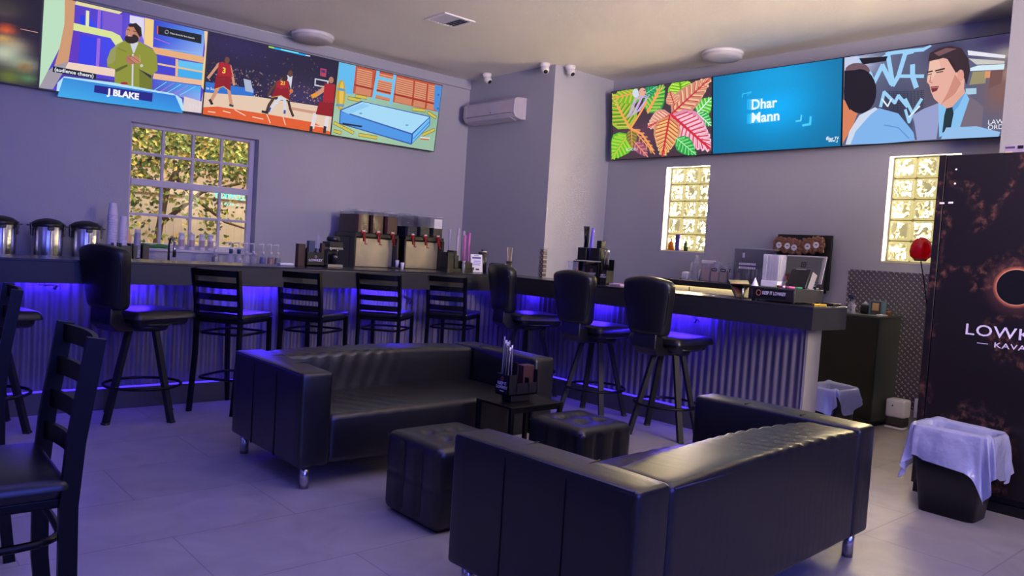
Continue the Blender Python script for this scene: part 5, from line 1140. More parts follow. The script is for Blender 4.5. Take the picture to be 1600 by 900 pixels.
# ================================================================== wall screens
# pictures are drawn in screen coordinates: u 0..1 left to right, v 0..1 bottom to top
PIC = {
 'game show': [
  ('b',(84,62,196),[(0.35,0.6,0.12,0.3,(60,70,235)),(0.2,0.5,0.1,0.3,(96,52,190)),(0.6,0.8,0.1,0.2,(130,110,220))]),
  ('p',(186,222,190),[(0.004,0.933),(0.115,0.989),(0.121,0.722),(0.102,0.461),(0.047,0.203),(0.004,0.007),(0.004,0.009)]),
  ('p',(206,152,112),[(0.115,0.989),(0.172,0.993),(0.173,0.709),(0.156,0.344),(0.151,0.273),(0.08,0.266),(0.102,0.461),(0.121,0.722)]),
  ('p',(160,152,164),[(0.08,0.266),(0.156,0.344),(0.134,0.233),(0.079,0.017),(0.004,0.007),(0.047,0.203)]),
  ('p',(226,216,160),[(0.173,0.981),(0.181,0.993),(0.445,0.991),(0.427,0.959),(0.173,0.954)]),
  ('p',(34,62,232),[(0.204,0.85),(0.23,0.866),(0.234,0.76),(0.207,0.757)]),
  ('p',(48,70,236),[(0.254,0.845),(0.297,0.794),(0.303,0.762),(0.258,0.752)]),
  ('p',(150,100,220),[(0.302,0.96),(0.32,0.959),(0.322,0.743),(0.304,0.741)]),
  ('p',(118,86,206),[(0.328,0.959),(0.446,0.96),(0.452,0.724),(0.336,0.74)]),
  ('p',(50,60,230),[(0.21,0.653),(0.302,0.649),(0.313,0.347),(0.212,0.338)]),
  ('p',(150,100,220),[(0.309,0.651),(0.328,0.653),(0.33,0.335),(0.311,0.338)]),
  ('p',(216,226,150),[(0.171,0.76),(0.392,0.754),(0.44,0.729),(0.467,0.659),(0.467,0.544),(0.431,0.584),(0.414,0.674),(0.385,0.681),(0.172,0.683)]),
  ('p',(226,232,178),[(0.235,0.919),(0.254,0.92),(0.257,0.752),(0.238,0.753)]),
  ('p',(238,208,190),[(0.156,0.335),(0.426,0.354),(0.425,0.265),(0.138,0.252)]),
  ('p',(70,50,150),[(0.131,0.206),(0.426,0.226),(0.427,0.19),(0.123,0.161)]),
  ('p',(240,206,136),[(0.581,0.984),(0.638,0.983),(0.645,0.663),(0.588,0.696)]),
  ('p',(220,214,240),[(0.49,0.975),(0.578,0.98),(0.585,0.731),(0.563,0.83),(0.531,0.889),(0.492,0.891)]),
  ('g',[(0.646,0.686),(0.971,0.687),(0.974,0.99),(0.638,0.983)],[(56,70,216),(150,180,240),(90,150,235),(40,60,200)]),
  ('l',(170,100,220),0.005,[(0.65,0.783),(0.748,0.757)]),
  ('l',(120,190,245),0.005,[(0.69,0.68),(0.952,0.721)]),
  ('p',(12,24,38),[(0.659,0.926),(0.952,0.938),(0.955,0.834),(0.663,0.834)]),
  ('p',(226,84,50),[(0.66,0.927),(0.668,0.926),(0.671,0.833),(0.664,0.834)]),
  ('p',(150,160,170),[(0.737,0.887),(0.737,0.878),(0.734,0.869),(0.73,0.862),(0.725,0.858),(0.72,0.858),(0.716,0.861),(0.712,0.868),(0.711,0.876),(0.712,0.886),(0.714,0.894),(0.718,0.901),(0.723,0.905),(0.728,0.905),(0.733,0.902),(0.736,0.895)]),
  ('p',(12,24,38),[(0.733,0.885),(0.733,0.879),(0.731,0.873),(0.728,0.868),(0.725,0.866),(0.721,0.865),(0.718,0.868),(0.716,0.872),(0.715,0.878),(0.715,0.885),(0.717,0.891),(0.72,0.895),(0.723,0.898),(0.727,0.898),(0.73,0.896),(0.732,0.891)]),
  ('t',(225,228,232),0.827,0.878,0.011,'Press down for live channels',0.01,'CENTER',0.92),
  ('p',(228,172,122),[(0.644,0.681),(0.978,0.689),(0.979,0.614),(0.667,0.608),(0.646,0.628)]),
  ('p',(58,66,206),[(0.678,0.603),(0.792,0.592),(0.796,0.512),(0.682,0.516)]),
  ('p',(96,190,238),[(0.813,0.592),(0.991,0.606),(0.993,0.517),(0.814,0.503)]),
  ('p',(230,190,140),[(0.682,0.512),(0.993,0.517),(0.992,0.498),(0.683,0.491)]),
  ('p',(64,64,206),[(0.683,0.487),(0.797,0.493),(0.8,0.408),(0.686,0.407)]),
  ('p',(60,170,236),[(0.816,0.494),(0.992,0.496),(0.994,0.412),(0.819,0.402)]),
  ('p',(230,186,140),[(0.794,0.599),(0.811,0.599),(0.817,0.401),(0.801,0.401)]),
  ('p',(232,184,150),[(0.662,0.386),(0.994,0.412),(0.992,0.35),(0.659,0.321)]),
  ('g',[(0.66,0.188),(0.98,0.154),(0.977,0.338),(0.656,0.32)],[(80,70,190),(150,170,240),(60,170,240),(70,80,205)]),
  ('l',(130,210,250),0.004,[(0.675,0.197),(0.747,0.313)]),
  ('l',(180,110,230),0.004,[(0.716,0.195),(0.794,0.315)]),
  ('l',(130,210,250),0.004,[(0.758,0.193),(0.842,0.317)]),
  ('l',(180,110,230),0.004,[(0.8,0.191),(0.89,0.319)]),
  ('l',(130,210,250),0.004,[(0.842,0.189),(0.939,0.322)]),
  ('p',(236,204,146),[(0.967,0.991),(0.991,0.991),(0.996,0.302),(0.98,0.331),(0.979,0.614),(0.982,0.789)]),
  ('p',(222,206,206),[(0.87,0.182),(0.989,0.157),(0.996,0.302),(0.996,0.019),(0.867,0.01)]),
  ('p',(140,146,48),[(0.471,0.687),(0.425,0.626),(0.39,0.551),(0.373,0.439),(0.378,0.361),(0.426,0.347),(0.426,0.199),(0.539,0.19),(0.659,0.199),(0.654,0.365),(0.685,0.425),(0.674,0.583),(0.648,0.65),(0.589,0.688),(0.558,0.712)]),
  ('p',(150,152,92),[(0.453,0.659),(0.425,0.626),(0.39,0.551),(0.373,0.439),(0.377,0.387),(0.405,0.406),(0.422,0.456),(0.422,0.58)]),
  ('p',(112,118,34),[(0.57,0.401),(0.653,0.355),(0.659,0.199),(0.579,0.194)]),
  ('p',(206,208,220),[(0.503,0.668),(0.554,0.698),(0.534,0.577),(0.526,0.565)]),
  ('p',(206,208,220),[(0.519,0.554),(0.529,0.557),(0.541,0.191),(0.531,0.191)]),
  ('p',(90,96,30),[(0.424,0.347),(0.491,0.427),(0.501,0.413),(0.431,0.317)]),
  ('p',(40,34,60),[(0.56,0.406),(0.648,0.354),(0.649,0.318),(0.581,0.386)]),
  ('p',(186,122,98),[(0.564,0.804),(0.563,0.771),(0.557,0.74),(0.548,0.714),(0.536,0.694),(0.522,0.684),(0.507,0.683),(0.494,0.693),(0.483,0.711),(0.475,0.737),(0.472,0.768),(0.473,0.8),(0.478,0.83),(0.487,0.857),(0.499,0.876),(0.513,0.887),(0.528,0.888),(0.541,0.879),(0.553,0.86),(0.56,0.835)]),
  ('p',(38,28,28),[(0.553,0.737),(0.551,0.718),(0.544,0.699),(0.533,0.683),(0.52,0.671),(0.505,0.666),(0.491,0.667),(0.479,0.674),(0.471,0.687),(0.468,0.704),(0.47,0.723),(0.477,0.742),(0.487,0.758),(0.501,0.769),(0.516,0.775),(0.53,0.774),(0.541,0.767),(0.549,0.754)]),
  ('p',(38,28,28),[(0.483,0.869),(0.53,0.906),(0.563,0.866),(0.571,0.78),(0.558,0.757),(0.551,0.835),(0.518,0.857),(0.49,0.846)]),
  ('p',(196,134,108),[(0.523,0.804),(0.521,0.783),(0.515,0.764),(0.505,0.752),(0.494,0.747),(0.484,0.752),(0.476,0.765),(0.473,0.784),(0.474,0.805),(0.481,0.823),(0.49,0.836),(0.501,0.84),(0.512,0.836),(0.519,0.822)]),
  ('p',(150,80,70),[(0.517,0.755),(0.515,0.749),(0.508,0.743),(0.5,0.738),(0.491,0.736),(0.485,0.737),(0.482,0.742),(0.484,0.748),(0.49,0.754),(0.499,0.759),(0.508,0.761),(0.514,0.759)]),
  ('l',(40,28,26),0.004,[(0.478,0.809),(0.497,0.811)]),
  ('l',(40,28,26),0.004,[(0.513,0.81),(0.534,0.808)]),
  ('l',(230,220,210),0.003,[(0.488,0.749),(0.509,0.752)]),
  ('p',(178,112,92),[(0.547,0.473),(0.541,0.457),(0.532,0.445),(0.52,0.439),(0.508,0.44),(0.496,0.449),(0.488,0.463),(0.484,0.48),(0.485,0.499),(0.49,0.515),(0.499,0.527),(0.511,0.533),(0.524,0.532),(0.535,0.524),(0.544,0.51),(0.548,0.492)]),
  ('p',(196,128,104),[(0.577,0.48),(0.571,0.469),(0.562,0.462),(0.549,0.461),(0.537,0.466),(0.525,0.476),(0.516,0.49),(0.512,0.505),(0.513,0.52),(0.518,0.531),(0.528,0.538),(0.54,0.539),(0.553,0.535),(0.564,0.524),(0.573,0.511),(0.577,0.495)]),
  ('l',(120,66,56),0.003,[(0.497,0.501),(0.548,0.456)]),
  ('l',(120,66,56),0.003,[(0.508,0.532),(0.565,0.486)]),
  ('p',(206,200,190),[(0.592,0.448),(0.591,0.437),(0.586,0.429),(0.58,0.427),(0.575,0.431),(0.573,0.441),(0.574,0.452),(0.579,0.461),(0.585,0.463),(0.59,0.458)]),
  ('l',(100,106,30),0.004,[(0.434,0.585),(0.485,0.568)]),
  ('l',(176,180,84),0.004,[(0.566,0.562),(0.573,0.492)]),
  ('p',(176,224,246),[(0.099,0.007),(0.102,0.093),(0.136,0.175),(0.412,0.2),(0.794,0.193),(0.856,0.148),(0.877,0.013),(0.722,0.007),(0.101,0.007)]),
  ('g',[(0.106,-0.052),(0.872,-0.017),(0.811,0.175),(0.133,0.161)],[(64,170,232),(44,150,226),(40,120,214),(52,140,216)]),
  ('p',(176,224,246),[(0.811,0.187),(0.856,0.148),(0.877,0.013),(0.868,0.007),(0.846,0.127)]),
  ('p',(176,224,246),[(0.101,0.007),(0.102,0.093),(0.136,0.175),(0.114,0.089),(0.11,0.007)]),
  ('p',(24,30,134),[(0.311,0.138),(0.666,0.157),(0.665,0.056),(0.31,0.057)]),
  ('t',(240,240,250),0.486,0.086,0.04,'J BLAKE',0.05,'CENTER',1.0),
  ('p',(10,26,40),[(0.073,0.263),(0.317,0.261),(0.316,0.204),(0.072,0.202)]),
  ('t',(232,236,240),0.192,0.232,0.023,'(audience cheers)',0.02,'CENTER',0.98),
  ('p',(170,30,50),[(0.507,0.22),(0.505,0.212),(0.496,0.204),(0.485,0.198),(0.473,0.196),(0.465,0.199),(0.461,0.205),(0.464,0.213),(0.472,0.221),(0.484,0.227),(0.495,0.229),(0.504,0.226)]),
  ('t',(226,216,226),0.945,0.075,0.033,'STN',0.0,'CENTER',1.0),
 ],
 'basketball': [
  ('b',(28,24,58),[(0.2,0.9,0.3,0.2,(40,32,84)),(0.75,0.45,0.3,0.2,(52,44,88))]),
  ('d',[(0.015,0.312),(1.007,0.386),(0.99,0.621),(0.009,0.673)],420,3),
  ('d',[(0.022,0.677),(0.987,0.667),(0.988,0.976),(0.007,0.967)],110,5),
  ('p',(226,198,174),[(0.004,0.273),(0.362,0.333),(0.996,0.367),(0.996,0.007),(0.006,0.007)]),
  ('p',(206,150,130),[(0.656,0.284),(0.861,0.285),(0.849,0.246),(0.629,0.249)]),
  ('p',(222,92,44),[(0.004,0.093),(0.106,0.13),(0.468,0.139),(0.856,0.134),(0.996,0.042),(0.996,0.007),(0.006,0.007)]),
  ('l',(238,206,186),0.007,[(0.041,0.051),(0.091,0.054)]),
  ('l',(238,206,186),0.007,[(0.146,0.087),(0.198,0.08)]),
  ('l',(238,206,186),0.007,[(0.228,0.126),(0.309,0.076)]),
  ('l',(238,206,186),0.007,[(0.363,0.075),(0.445,0.068)]),
  ('l',(238,206,186),0.007,[(0.468,0.139),(0.502,0.034)]),
  ('l',(238,206,186),0.007,[(0.593,0.151),(0.621,0.042)]),
  ('l',(238,206,186),0.007,[(0.859,0.094),(0.934,0.097)]),
  ('p',(40,112,206),[(0.008,0.4),(0.356,0.425),(0.355,0.331),(0.009,0.276)]),
  ('t',(220,230,245),0.044,0.328,0.019,'te Sol',0.01,'CENTER',1.0),
  ('p',(170,180,205),[(0.271,0.525),(0.324,0.521),(0.353,0.375),(0.293,0.378)]),
  ('l',(206,212,226),0.022,[(0.564,0.383),(0.491,0.209)]),
  ('l',(206,212,226),0.022,[(0.593,0.381),(0.606,0.212)]),
  ('l',(40,70,160),0.016,[(0.49,0.225),(0.48,0.176)]),
  ('l',(40,70,160),0.016,[(0.605,0.223),(0.605,0.189)]),
  ('l',(206,212,226),0.016,[(0.597,0.656),(0.628,0.506)]),
  ('p',(206,212,226),[(0.583,0.674),(0.638,0.683),(0.636,0.509),(0.591,0.517)]),
  ('p',(206,212,226),[(0.547,0.435),(0.637,0.463),(0.622,0.366),(0.539,0.341)]),
  ('p',(96,62,50),[(0.639,0.711),(0.638,0.689),(0.631,0.671),(0.622,0.662),(0.612,0.665),(0.604,0.678),(0.6,0.698),(0.601,0.72),(0.607,0.738),(0.617,0.747),(0.627,0.745),(0.635,0.732)]),
  ('l',(204,146,116),0.023,[(0.094,0.348),(0.054,0.182)]),
  ('l',(204,146,116),0.023,[(0.171,0.362),(0.198,0.195)]),
  ('l',(36,34,44),0.019,[(0.046,0.193),(0.063,0.15)]),
  ('l',(50,60,64),0.016,[(0.189,0.174),(0.212,0.168)]),
  ('l',(204,146,116),0.018,[(0.088,0.645),(0.051,0.538),(0.021,0.451)]),
  ('l',(204,146,116),0.018,[(0.166,0.647),(0.191,0.521),(0.206,0.43)]),
  ('p',(166,24,42),[(0.085,0.657),(0.109,0.676),(0.167,0.66),(0.191,0.516),(0.08,0.501)]),
  ('p',(140,16,34),[(0.075,0.503),(0.183,0.518),(0.185,0.34),(0.136,0.39),(0.067,0.324)]),
  ('p',(104,66,54),[(0.159,0.713),(0.158,0.692),(0.152,0.675),(0.144,0.667),(0.135,0.669),(0.127,0.682),(0.124,0.701),(0.125,0.722),(0.131,0.739),(0.139,0.747),(0.148,0.745),(0.156,0.732)]),
  ('l',(216,170,80),0.005,[(0.071,0.33),(0.132,0.384),(0.182,0.343)]),
  ('t',(238,206,70),0.127,0.573,0.039,'3',0.03,'CENTER',1.0),
  ('l',(70,48,44),0.022,[(0.519,0.392),(0.478,0.255),(0.466,0.165)]),
  ('l',(60,42,40),0.02,[(0.618,0.388),(0.646,0.258),(0.674,0.173)]),
  ('l',(30,28,36),0.018,[(0.432,0.162),(0.474,0.158)]),
  ('l',(88,58,50),0.018,[(0.528,0.574),(0.485,0.461),(0.465,0.376)]),
  ('l',(88,58,50),0.015,[(0.608,0.591),(0.639,0.464)]),
  ('p',(166,24,42),[(0.527,0.588),(0.607,0.609),(0.622,0.509),(0.516,0.493)]),
  ('p',(140,16,34),[(0.513,0.493),(0.631,0.502),(0.631,0.364),(0.563,0.406),(0.488,0.358)]),
  ('p',(52,36,34),[(0.602,0.644),(0.601,0.622),(0.595,0.604),(0.585,0.595),(0.575,0.598),(0.567,0.611),(0.563,0.631),(0.565,0.653),(0.571,0.671),(0.58,0.68),(0.59,0.678),(0.598,0.664)]),
  ('t',(238,206,70),0.569,0.565,0.028,'21',0.03,'CENTER',1.0),
  ('l',(216,170,80),0.005,[(0.491,0.359),(0.563,0.404),(0.629,0.364)]),
  ('p',(206,110,60),[(0.656,0.492),(0.654,0.477),(0.649,0.464),(0.642,0.458),(0.634,0.459),(0.628,0.468),(0.625,0.482),(0.626,0.498),(0.631,0.51),(0.638,0.516),(0.646,0.515),(0.653,0.506)]),
  ('p',(200,205,215),[(0.818,0.711),(0.935,0.717),(0.935,0.618),(0.821,0.614)]),
  ('p',(34,28,60),[(0.829,0.696),(0.924,0.699),(0.923,0.635),(0.83,0.633)]),
  ('l',(210,110,80),0.005,[(0.86,0.631),(0.891,0.622)]),
  ('p',(176,60,90),[(0.855,0.859),(0.907,0.858),(0.908,0.755),(0.859,0.758)]),
  ('p',(60,50,110),[(0.864,0.843),(0.899,0.841),(0.898,0.804),(0.865,0.806)]),
  ('l',(222,214,220),0.033,[(0.852,0.246),(0.84,0.065)]),
  ('l',(222,214,220),0.033,[(0.957,0.264),(0.952,0.07)]),
  ('l',(40,36,48),0.025,[(0.831,0.07),(0.831,0.015)]),
  ('l',(40,36,48),0.025,[(0.946,0.1),(0.945,0.028)]),
  ('l',(204,146,116),0.033,[(0.934,0.655),(0.88,0.558),(0.833,0.489)]),
  ('l',(228,150,40),0.03,[(0.846,0.509),(0.813,0.471)]),
  ('p',(166,24,42),[(0.903,0.673),(0.995,0.684),(0.996,0.438),(0.904,0.428)]),
  ('p',(140,16,34),[(0.874,0.424),(0.996,0.43),(0.996,0.251),(0.855,0.247)]),
  ('p',(176,122,98),[(0.976,0.74),(0.974,0.717),(0.968,0.698),(0.958,0.689),(0.947,0.691),(0.938,0.705),(0.934,0.726),(0.935,0.749),(0.942,0.767),(0.952,0.777),(0.963,0.774),(0.971,0.761)]),
  ('p',(0,160,232),[(0.445,0.989),(0.726,0.989),(0.725,0.966),(0.446,0.967)]),
  ('p',(150,220,60),[(0.432,0.988),(0.475,0.989),(0.476,0.971),(0.433,0.968)]),
  ('p',(120,230,250),[(0.528,0.988),(0.668,0.991),(0.668,0.977),(0.528,0.973)]),
  ('l',(220,225,240),0.008,[(0.727,0.978),(0.759,0.98)]),
 ],
 'cartoon room': [
  ('b',(152,190,164),[(0.3,0.2,0.3,0.2,(170,206,170)),(0.8,0.5,0.3,0.2,(136,178,158))]),
  ('p',(96,184,236),[(0.004,0.993),(0.155,0.987),(0.161,0.607),(0.017,0.576)]),
  ('p',(190,82,58),[(0.155,0.992),(0.996,0.993),(0.996,0.599),(0.154,0.619)]),
  ('p',(216,150,116),[(0.17,0.963),(0.307,0.963),(0.314,0.744),(0.176,0.748)]),
  ('p',(206,132,98),[(0.178,0.719),(0.317,0.716),(0.314,0.624),(0.175,0.626)]),
  ('l',(176,74,50),0.005,[(0.171,0.94),(0.303,0.937)]),
  ('l',(176,74,50),0.005,[(0.173,0.912),(0.305,0.909)]),
  ('l',(176,74,50),0.005,[(0.176,0.883),(0.307,0.88)]),
  ('l',(176,74,50),0.005,[(0.178,0.855),(0.31,0.851)]),
  ('l',(176,74,50),0.005,[(0.18,0.827),(0.312,0.822)]),
  ('l',(176,74,50),0.005,[(0.182,0.798),(0.314,0.794)]),
  ('l',(176,74,50),0.005,[(0.184,0.77),(0.316,0.765)]),
  ('p',(216,150,116),[(0.349,0.963),(0.501,0.963),(0.509,0.74),(0.356,0.743)]),
  ('p',(206,132,98),[(0.358,0.714),(0.511,0.71),(0.508,0.62),(0.355,0.623)]),
  ('l',(176,74,50),0.005,[(0.351,0.939),(0.496,0.936)]),
  ('l',(176,74,50),0.005,[(0.353,0.91),(0.498,0.907)]),
  ('l',(176,74,50),0.005,[(0.355,0.882),(0.501,0.878)]),
  ('l',(176,74,50),0.005,[(0.357,0.853),(0.503,0.849)]),
  ('l',(176,74,50),0.005,[(0.36,0.824),(0.506,0.819)]),
  ('l',(176,74,50),0.005,[(0.362,0.795),(0.508,0.79)]),
  ('l',(176,74,50),0.005,[(0.364,0.766),(0.51,0.76)]),
  ('p',(216,150,116),[(0.535,0.963),(0.702,0.963),(0.711,0.735),(0.543,0.739)]),
  ('p',(206,132,98),[(0.546,0.709),(0.713,0.705),(0.71,0.615),(0.543,0.619)]),
  ('l',(176,74,50),0.005,[(0.537,0.938),(0.697,0.936)]),
  ('l',(176,74,50),0.005,[(0.54,0.909),(0.7,0.906)]),
  ('l',(176,74,50),0.005,[(0.542,0.88),(0.702,0.876)]),
  ('l',(176,74,50),0.005,[(0.544,0.85),(0.705,0.846)]),
  ('l',(176,74,50),0.005,[(0.547,0.821),(0.707,0.816)]),
  ('l',(176,74,50),0.005,[(0.549,0.791),(0.71,0.786)]),
  ('l',(176,74,50),0.005,[(0.552,0.762),(0.712,0.756)]),
  ('p',(216,150,116),[(0.72,0.963),(0.838,0.963),(0.847,0.732),(0.729,0.734)]),
  ('p',(206,132,98),[(0.731,0.704),(0.85,0.701),(0.847,0.613),(0.728,0.615)]),
  ('l',(176,74,50),0.005,[(0.722,0.938),(0.833,0.935)]),
  ('l',(176,74,50),0.005,[(0.725,0.908),(0.836,0.905)]),
  ('l',(176,74,50),0.005,[(0.727,0.878),(0.838,0.874)]),
  ('l',(176,74,50),0.005,[(0.73,0.848),(0.841,0.844)]),
  ('l',(176,74,50),0.005,[(0.732,0.818),(0.844,0.814)]),
  ('l',(176,74,50),0.005,[(0.735,0.788),(0.846,0.783)]),
  ('l',(176,74,50),0.005,[(0.737,0.758),(0.849,0.753)]),
  ('p',(216,150,116),[(0.856,0.963),(0.93,0.962),(0.94,0.729),(0.866,0.731)]),
  ('p',(206,132,98),[(0.868,0.7),(0.943,0.698),(0.94,0.611),(0.865,0.612)]),
  ('l',(176,74,50),0.005,[(0.858,0.937),(0.925,0.935)]),
  ('l',(176,74,50),0.005,[(0.861,0.907),(0.928,0.904)]),
  ('l',(176,74,50),0.005,[(0.864,0.877),(0.931,0.874)]),
  ('l',(176,74,50),0.005,[(0.866,0.846),(0.934,0.843)]),
  ('l',(176,74,50),0.005,[(0.869,0.816),(0.936,0.812)]),
  ('l',(176,74,50),0.005,[(0.872,0.785),(0.939,0.782)]),
  ('l',(176,74,50),0.005,[(0.875,0.755),(0.942,0.751)]),
  ('l',(150,44,36),0.012,[(0.162,0.738),(0.982,0.702)]),
  ('l',(160,56,44),0.007,[(0.335,0.968),(0.338,0.634)]),
  ('l',(160,56,44),0.007,[(0.517,0.968),(0.521,0.63)]),
  ('l',(160,56,44),0.007,[(0.71,0.968),(0.715,0.626)]),
  ('l',(160,56,44),0.007,[(0.847,0.968),(0.851,0.623)]),
  ('l',(110,192,238),0.029,[(0.357,0.988),(0.344,0.594)]),
  ('l',(110,192,238),0.029,[(0.517,0.978),(0.511,0.579)]),
  ('l',(110,192,238),0.024,[(0.354,0.899),(0.51,0.895)]),
  ('l',(110,192,238),0.024,[(0.347,0.684),(0.51,0.674)]),
  ('p',(198,160,52),[(0.092,0.572),(0.092,0.51),(0.088,0.453),(0.081,0.406),(0.07,0.375),(0.058,0.363),(0.045,0.37),(0.032,0.396),(0.021,0.438),(0.013,0.492),(0.009,0.553),(0.009,0.615),(0.012,0.672),(0.02,0.718),(0.03,0.749),(0.043,0.762),(0.056,0.755),(0.068,0.73),(0.079,0.688),(0.087,0.634)]),
  ('p',(226,190,80),[(0.074,0.574),(0.076,0.504),(0.074,0.444),(0.07,0.404),(0.063,0.388),(0.055,0.401),(0.048,0.439),(0.042,0.496),(0.038,0.565),(0.036,0.634),(0.038,0.694),(0.043,0.734),(0.049,0.749),(0.057,0.737),(0.064,0.7),(0.07,0.642)]),
  ('p',(96,150,190),[(0.016,0.653),(0.081,0.654),(0.085,0.622),(0.015,0.617)]),
  ('p',(96,150,190),[(0.022,0.439),(0.09,0.445),(0.086,0.409),(0.018,0.404)]),
  ('p',(72,140,214),[(0.921,0.983),(0.996,0.983),(0.996,0.581),(0.937,0.641)]),
  ('p',(40,90,170),[(0.976,0.848),(0.975,0.837),(0.969,0.83),(0.962,0.833),(0.958,0.843),(0.96,0.854),(0.966,0.861),(0.973,0.858)]),
  ('p',(40,90,170),[(0.991,0.652),(0.989,0.64),(0.983,0.633),(0.976,0.636),(0.972,0.646),(0.974,0.658),(0.98,0.664),(0.987,0.662)]),
  ('p',(40,80,170),[(0.237,0.537),(0.911,0.513),(0.922,0.384),(0.756,0.052),(0.062,0.175),(0.058,0.363)]),
  ('p',(164,216,244),[(0.247,0.528),(0.905,0.5),(0.749,0.218),(0.068,0.356)]),
  ('p',(76,150,228),[(0.066,0.341),(0.747,0.199),(0.751,0.071),(0.071,0.187)]),
  ('p',(112,190,242),[(0.761,0.21),(0.906,0.485),(0.915,0.387),(0.765,0.08)]),
  ('p',(140,200,240),[(0.068,0.351),(0.252,0.507),(0.319,0.497),(0.137,0.327)]),
  ('l',(48,110,200),0.007,[(0.77,0.144),(0.911,0.428)]),
  ('p',(110,160,200),[(0.259,0.371),(0.255,0.361),(0.244,0.354),(0.233,0.355),(0.227,0.362),(0.231,0.372),(0.242,0.379),(0.254,0.378)]),
  ('p',(110,160,200),[(0.708,0.327),(0.703,0.316),(0.691,0.309),(0.679,0.31),(0.673,0.317),(0.677,0.328),(0.689,0.335),(0.702,0.334)]),
  ('l',(120,110,40),0.029,[(0.121,0.541),(0.217,0.541)]),
  ('l',(208,190,78),0.02,[(0.121,0.541),(0.217,0.541)]),
  ('l',(120,110,40),0.029,[(0.185,0.59),(0.275,0.593)]),
  ('l',(208,190,78),0.02,[(0.185,0.59),(0.275,0.593)]),
  ('l',(120,110,40),0.029,[(0.73,0.566),(0.849,0.579)]),
  ('l',(208,190,78),0.02,[(0.73,0.566),(0.849,0.579)]),
  ('l',(120,110,40),0.029,[(0.888,0.559),(0.967,0.512)]),
  ('l',(208,190,78),0.02,[(0.888,0.559),(0.967,0.512)]),
  ('l',(120,110,40),0.029,[(0.022,0.173),(0.119,0.126)]),
  ('l',(208,190,78),0.02,[(0.022,0.173),(0.119,0.126)]),
  ('l',(120,110,40),0.029,[(0.103,0.132),(0.194,0.084)]),
  ('l',(208,190,78),0.02,[(0.103,0.132),(0.194,0.084)]),
  ('l',(120,110,40),0.029,[(0.252,0.071),(0.412,0.071)]),
  ('l',(208,190,78),0.02,[(0.252,0.071),(0.412,0.071)]),
  ('l',(120,110,40),0.029,[(0.029,0.066),(0.085,0.056)]),
  ('l',(208,190,78),0.02,[(0.029,0.066),(0.085,0.056)]),
  ('l',(120,110,40),0.029,[(0.865,0.229),(0.969,0.327)]),
  ('l',(208,190,78),0.02,[(0.865,0.229),(0.969,0.327)]),
  ('p',(24,30,50),[(0.091,0.197),(0.269,0.202),(0.267,0.18),(0.091,0.172)]),
  ('l',(200,110,60),0.014,[(0.844,0.162),(0.926,0.172)]),
  ('l',(230,230,235),0.01,[(0.842,0.178),(0.934,0.19)]),
 ],
 'blurred action': [
  ('b',(34,28,44),[(0.799,0.737,0.06,0.06,(120,104,84)),(0.819,0.551,0.05,0.05,(232,92,40)),(0.806,0.772,0.1,0.1,(60,54,50)),(0.864,0.405,0.08,0.08,(150,130,108)),(0.818,0.306,0.1,0.12,(190,196,170)),(0.919,0.226,0.08,0.07,(160,176,150)),(0.928,0.196,0.04,0.05,(140,104,60)),(0.848,0.069,0.08,0.08,(104,116,44)),(0.948,0.085,0.05,0.05,(90,130,84)),(0.806,0.448,0.05,0.04,(206,160,90))]),
  ('l',(206,150,140),0.004,[(0.892,0.584),(0.981,0.582)]),
 ],
 'painted leaves': [
  ('b',(70,52,66),[(0.3,0.3,0.2,0.2,(96,60,84)),(0.8,0.5,0.2,0.3,(88,70,80))]),
  ('p',(150,196,44),[(0.193,0.444),(0.269,0.565),(0.276,0.683),(0.224,0.782),(0.134,0.874),(0.038,0.94),(0.004,0.979),(0.004,0.909),(0.004,0.779),(0.004,0.634),(0.004,0.519),(0.066,0.448)]),
  ('l',(96,150,40),0.021,[(0.188,0.512),(0.237,0.61)]),
  ('l',(96,150,40),0.021,[(0.168,0.564),(0.236,0.673)]),
  ('l',(96,150,40),0.021,[(0.148,0.617),(0.221,0.729)]),
  ('l',(96,150,40),0.021,[(0.127,0.67),(0.196,0.779)]),
  ('l',(96,150,40),0.021,[(0.107,0.724),(0.164,0.826)]),
  ('l',(96,150,40),0.021,[(0.086,0.777),(0.126,0.87)]),
  ('l',(96,150,40),0.021,[(0.065,0.831),(0.085,0.913)]),
  ('l',(96,150,40),0.021,[(0.045,0.885),(0.038,0.953)]),
  ('l',(96,150,40),0.021,[(0.154,0.491),(0.058,0.508)]),
  ('l',(96,150,40),0.021,[(0.133,0.544),(0.018,0.551)]),
  ('l',(96,150,40),0.021,[(0.113,0.598),(0.004,0.602)]),
  ('l',(96,150,40),0.021,[(0.092,0.651),(0.004,0.659)]),
  ('l',(96,150,40),0.021,[(0.071,0.705),(0.004,0.72)]),
  ('l',(96,150,40),0.021,[(0.051,0.758),(0.004,0.783)]),
  ('l',(96,150,40),0.021,[(0.03,0.812),(0.004,0.849)]),
  ('l',(96,150,40),0.021,[(0.009,0.866),(0.004,0.917)]),
  ('l',(226,190,96),0.008,[(0.181,0.475),(0.254,0.607)]),
  ('l',(226,190,96),0.008,[(0.161,0.528),(0.254,0.671)]),
  ('l',(226,190,96),0.008,[(0.14,0.581),(0.23,0.721)]),
  ('l',(226,190,96),0.008,[(0.12,0.634),(0.205,0.771)]),
  ('l',(226,190,96),0.008,[(0.099,0.687),(0.167,0.814)]),
  ('l',(226,190,96),0.008,[(0.079,0.741),(0.128,0.858)]),
  ('l',(226,190,96),0.008,[(0.058,0.795),(0.082,0.898)]),
  ('l',(226,190,96),0.008,[(0.037,0.849),(0.033,0.938)]),
  ('l',(226,190,96),0.008,[(0.181,0.475),(0.048,0.49)]),
  ('l',(226,190,96),0.008,[(0.161,0.528),(0.006,0.531)]),
  ('l',(226,190,96),0.008,[(0.14,0.581),(0.004,0.588)]),
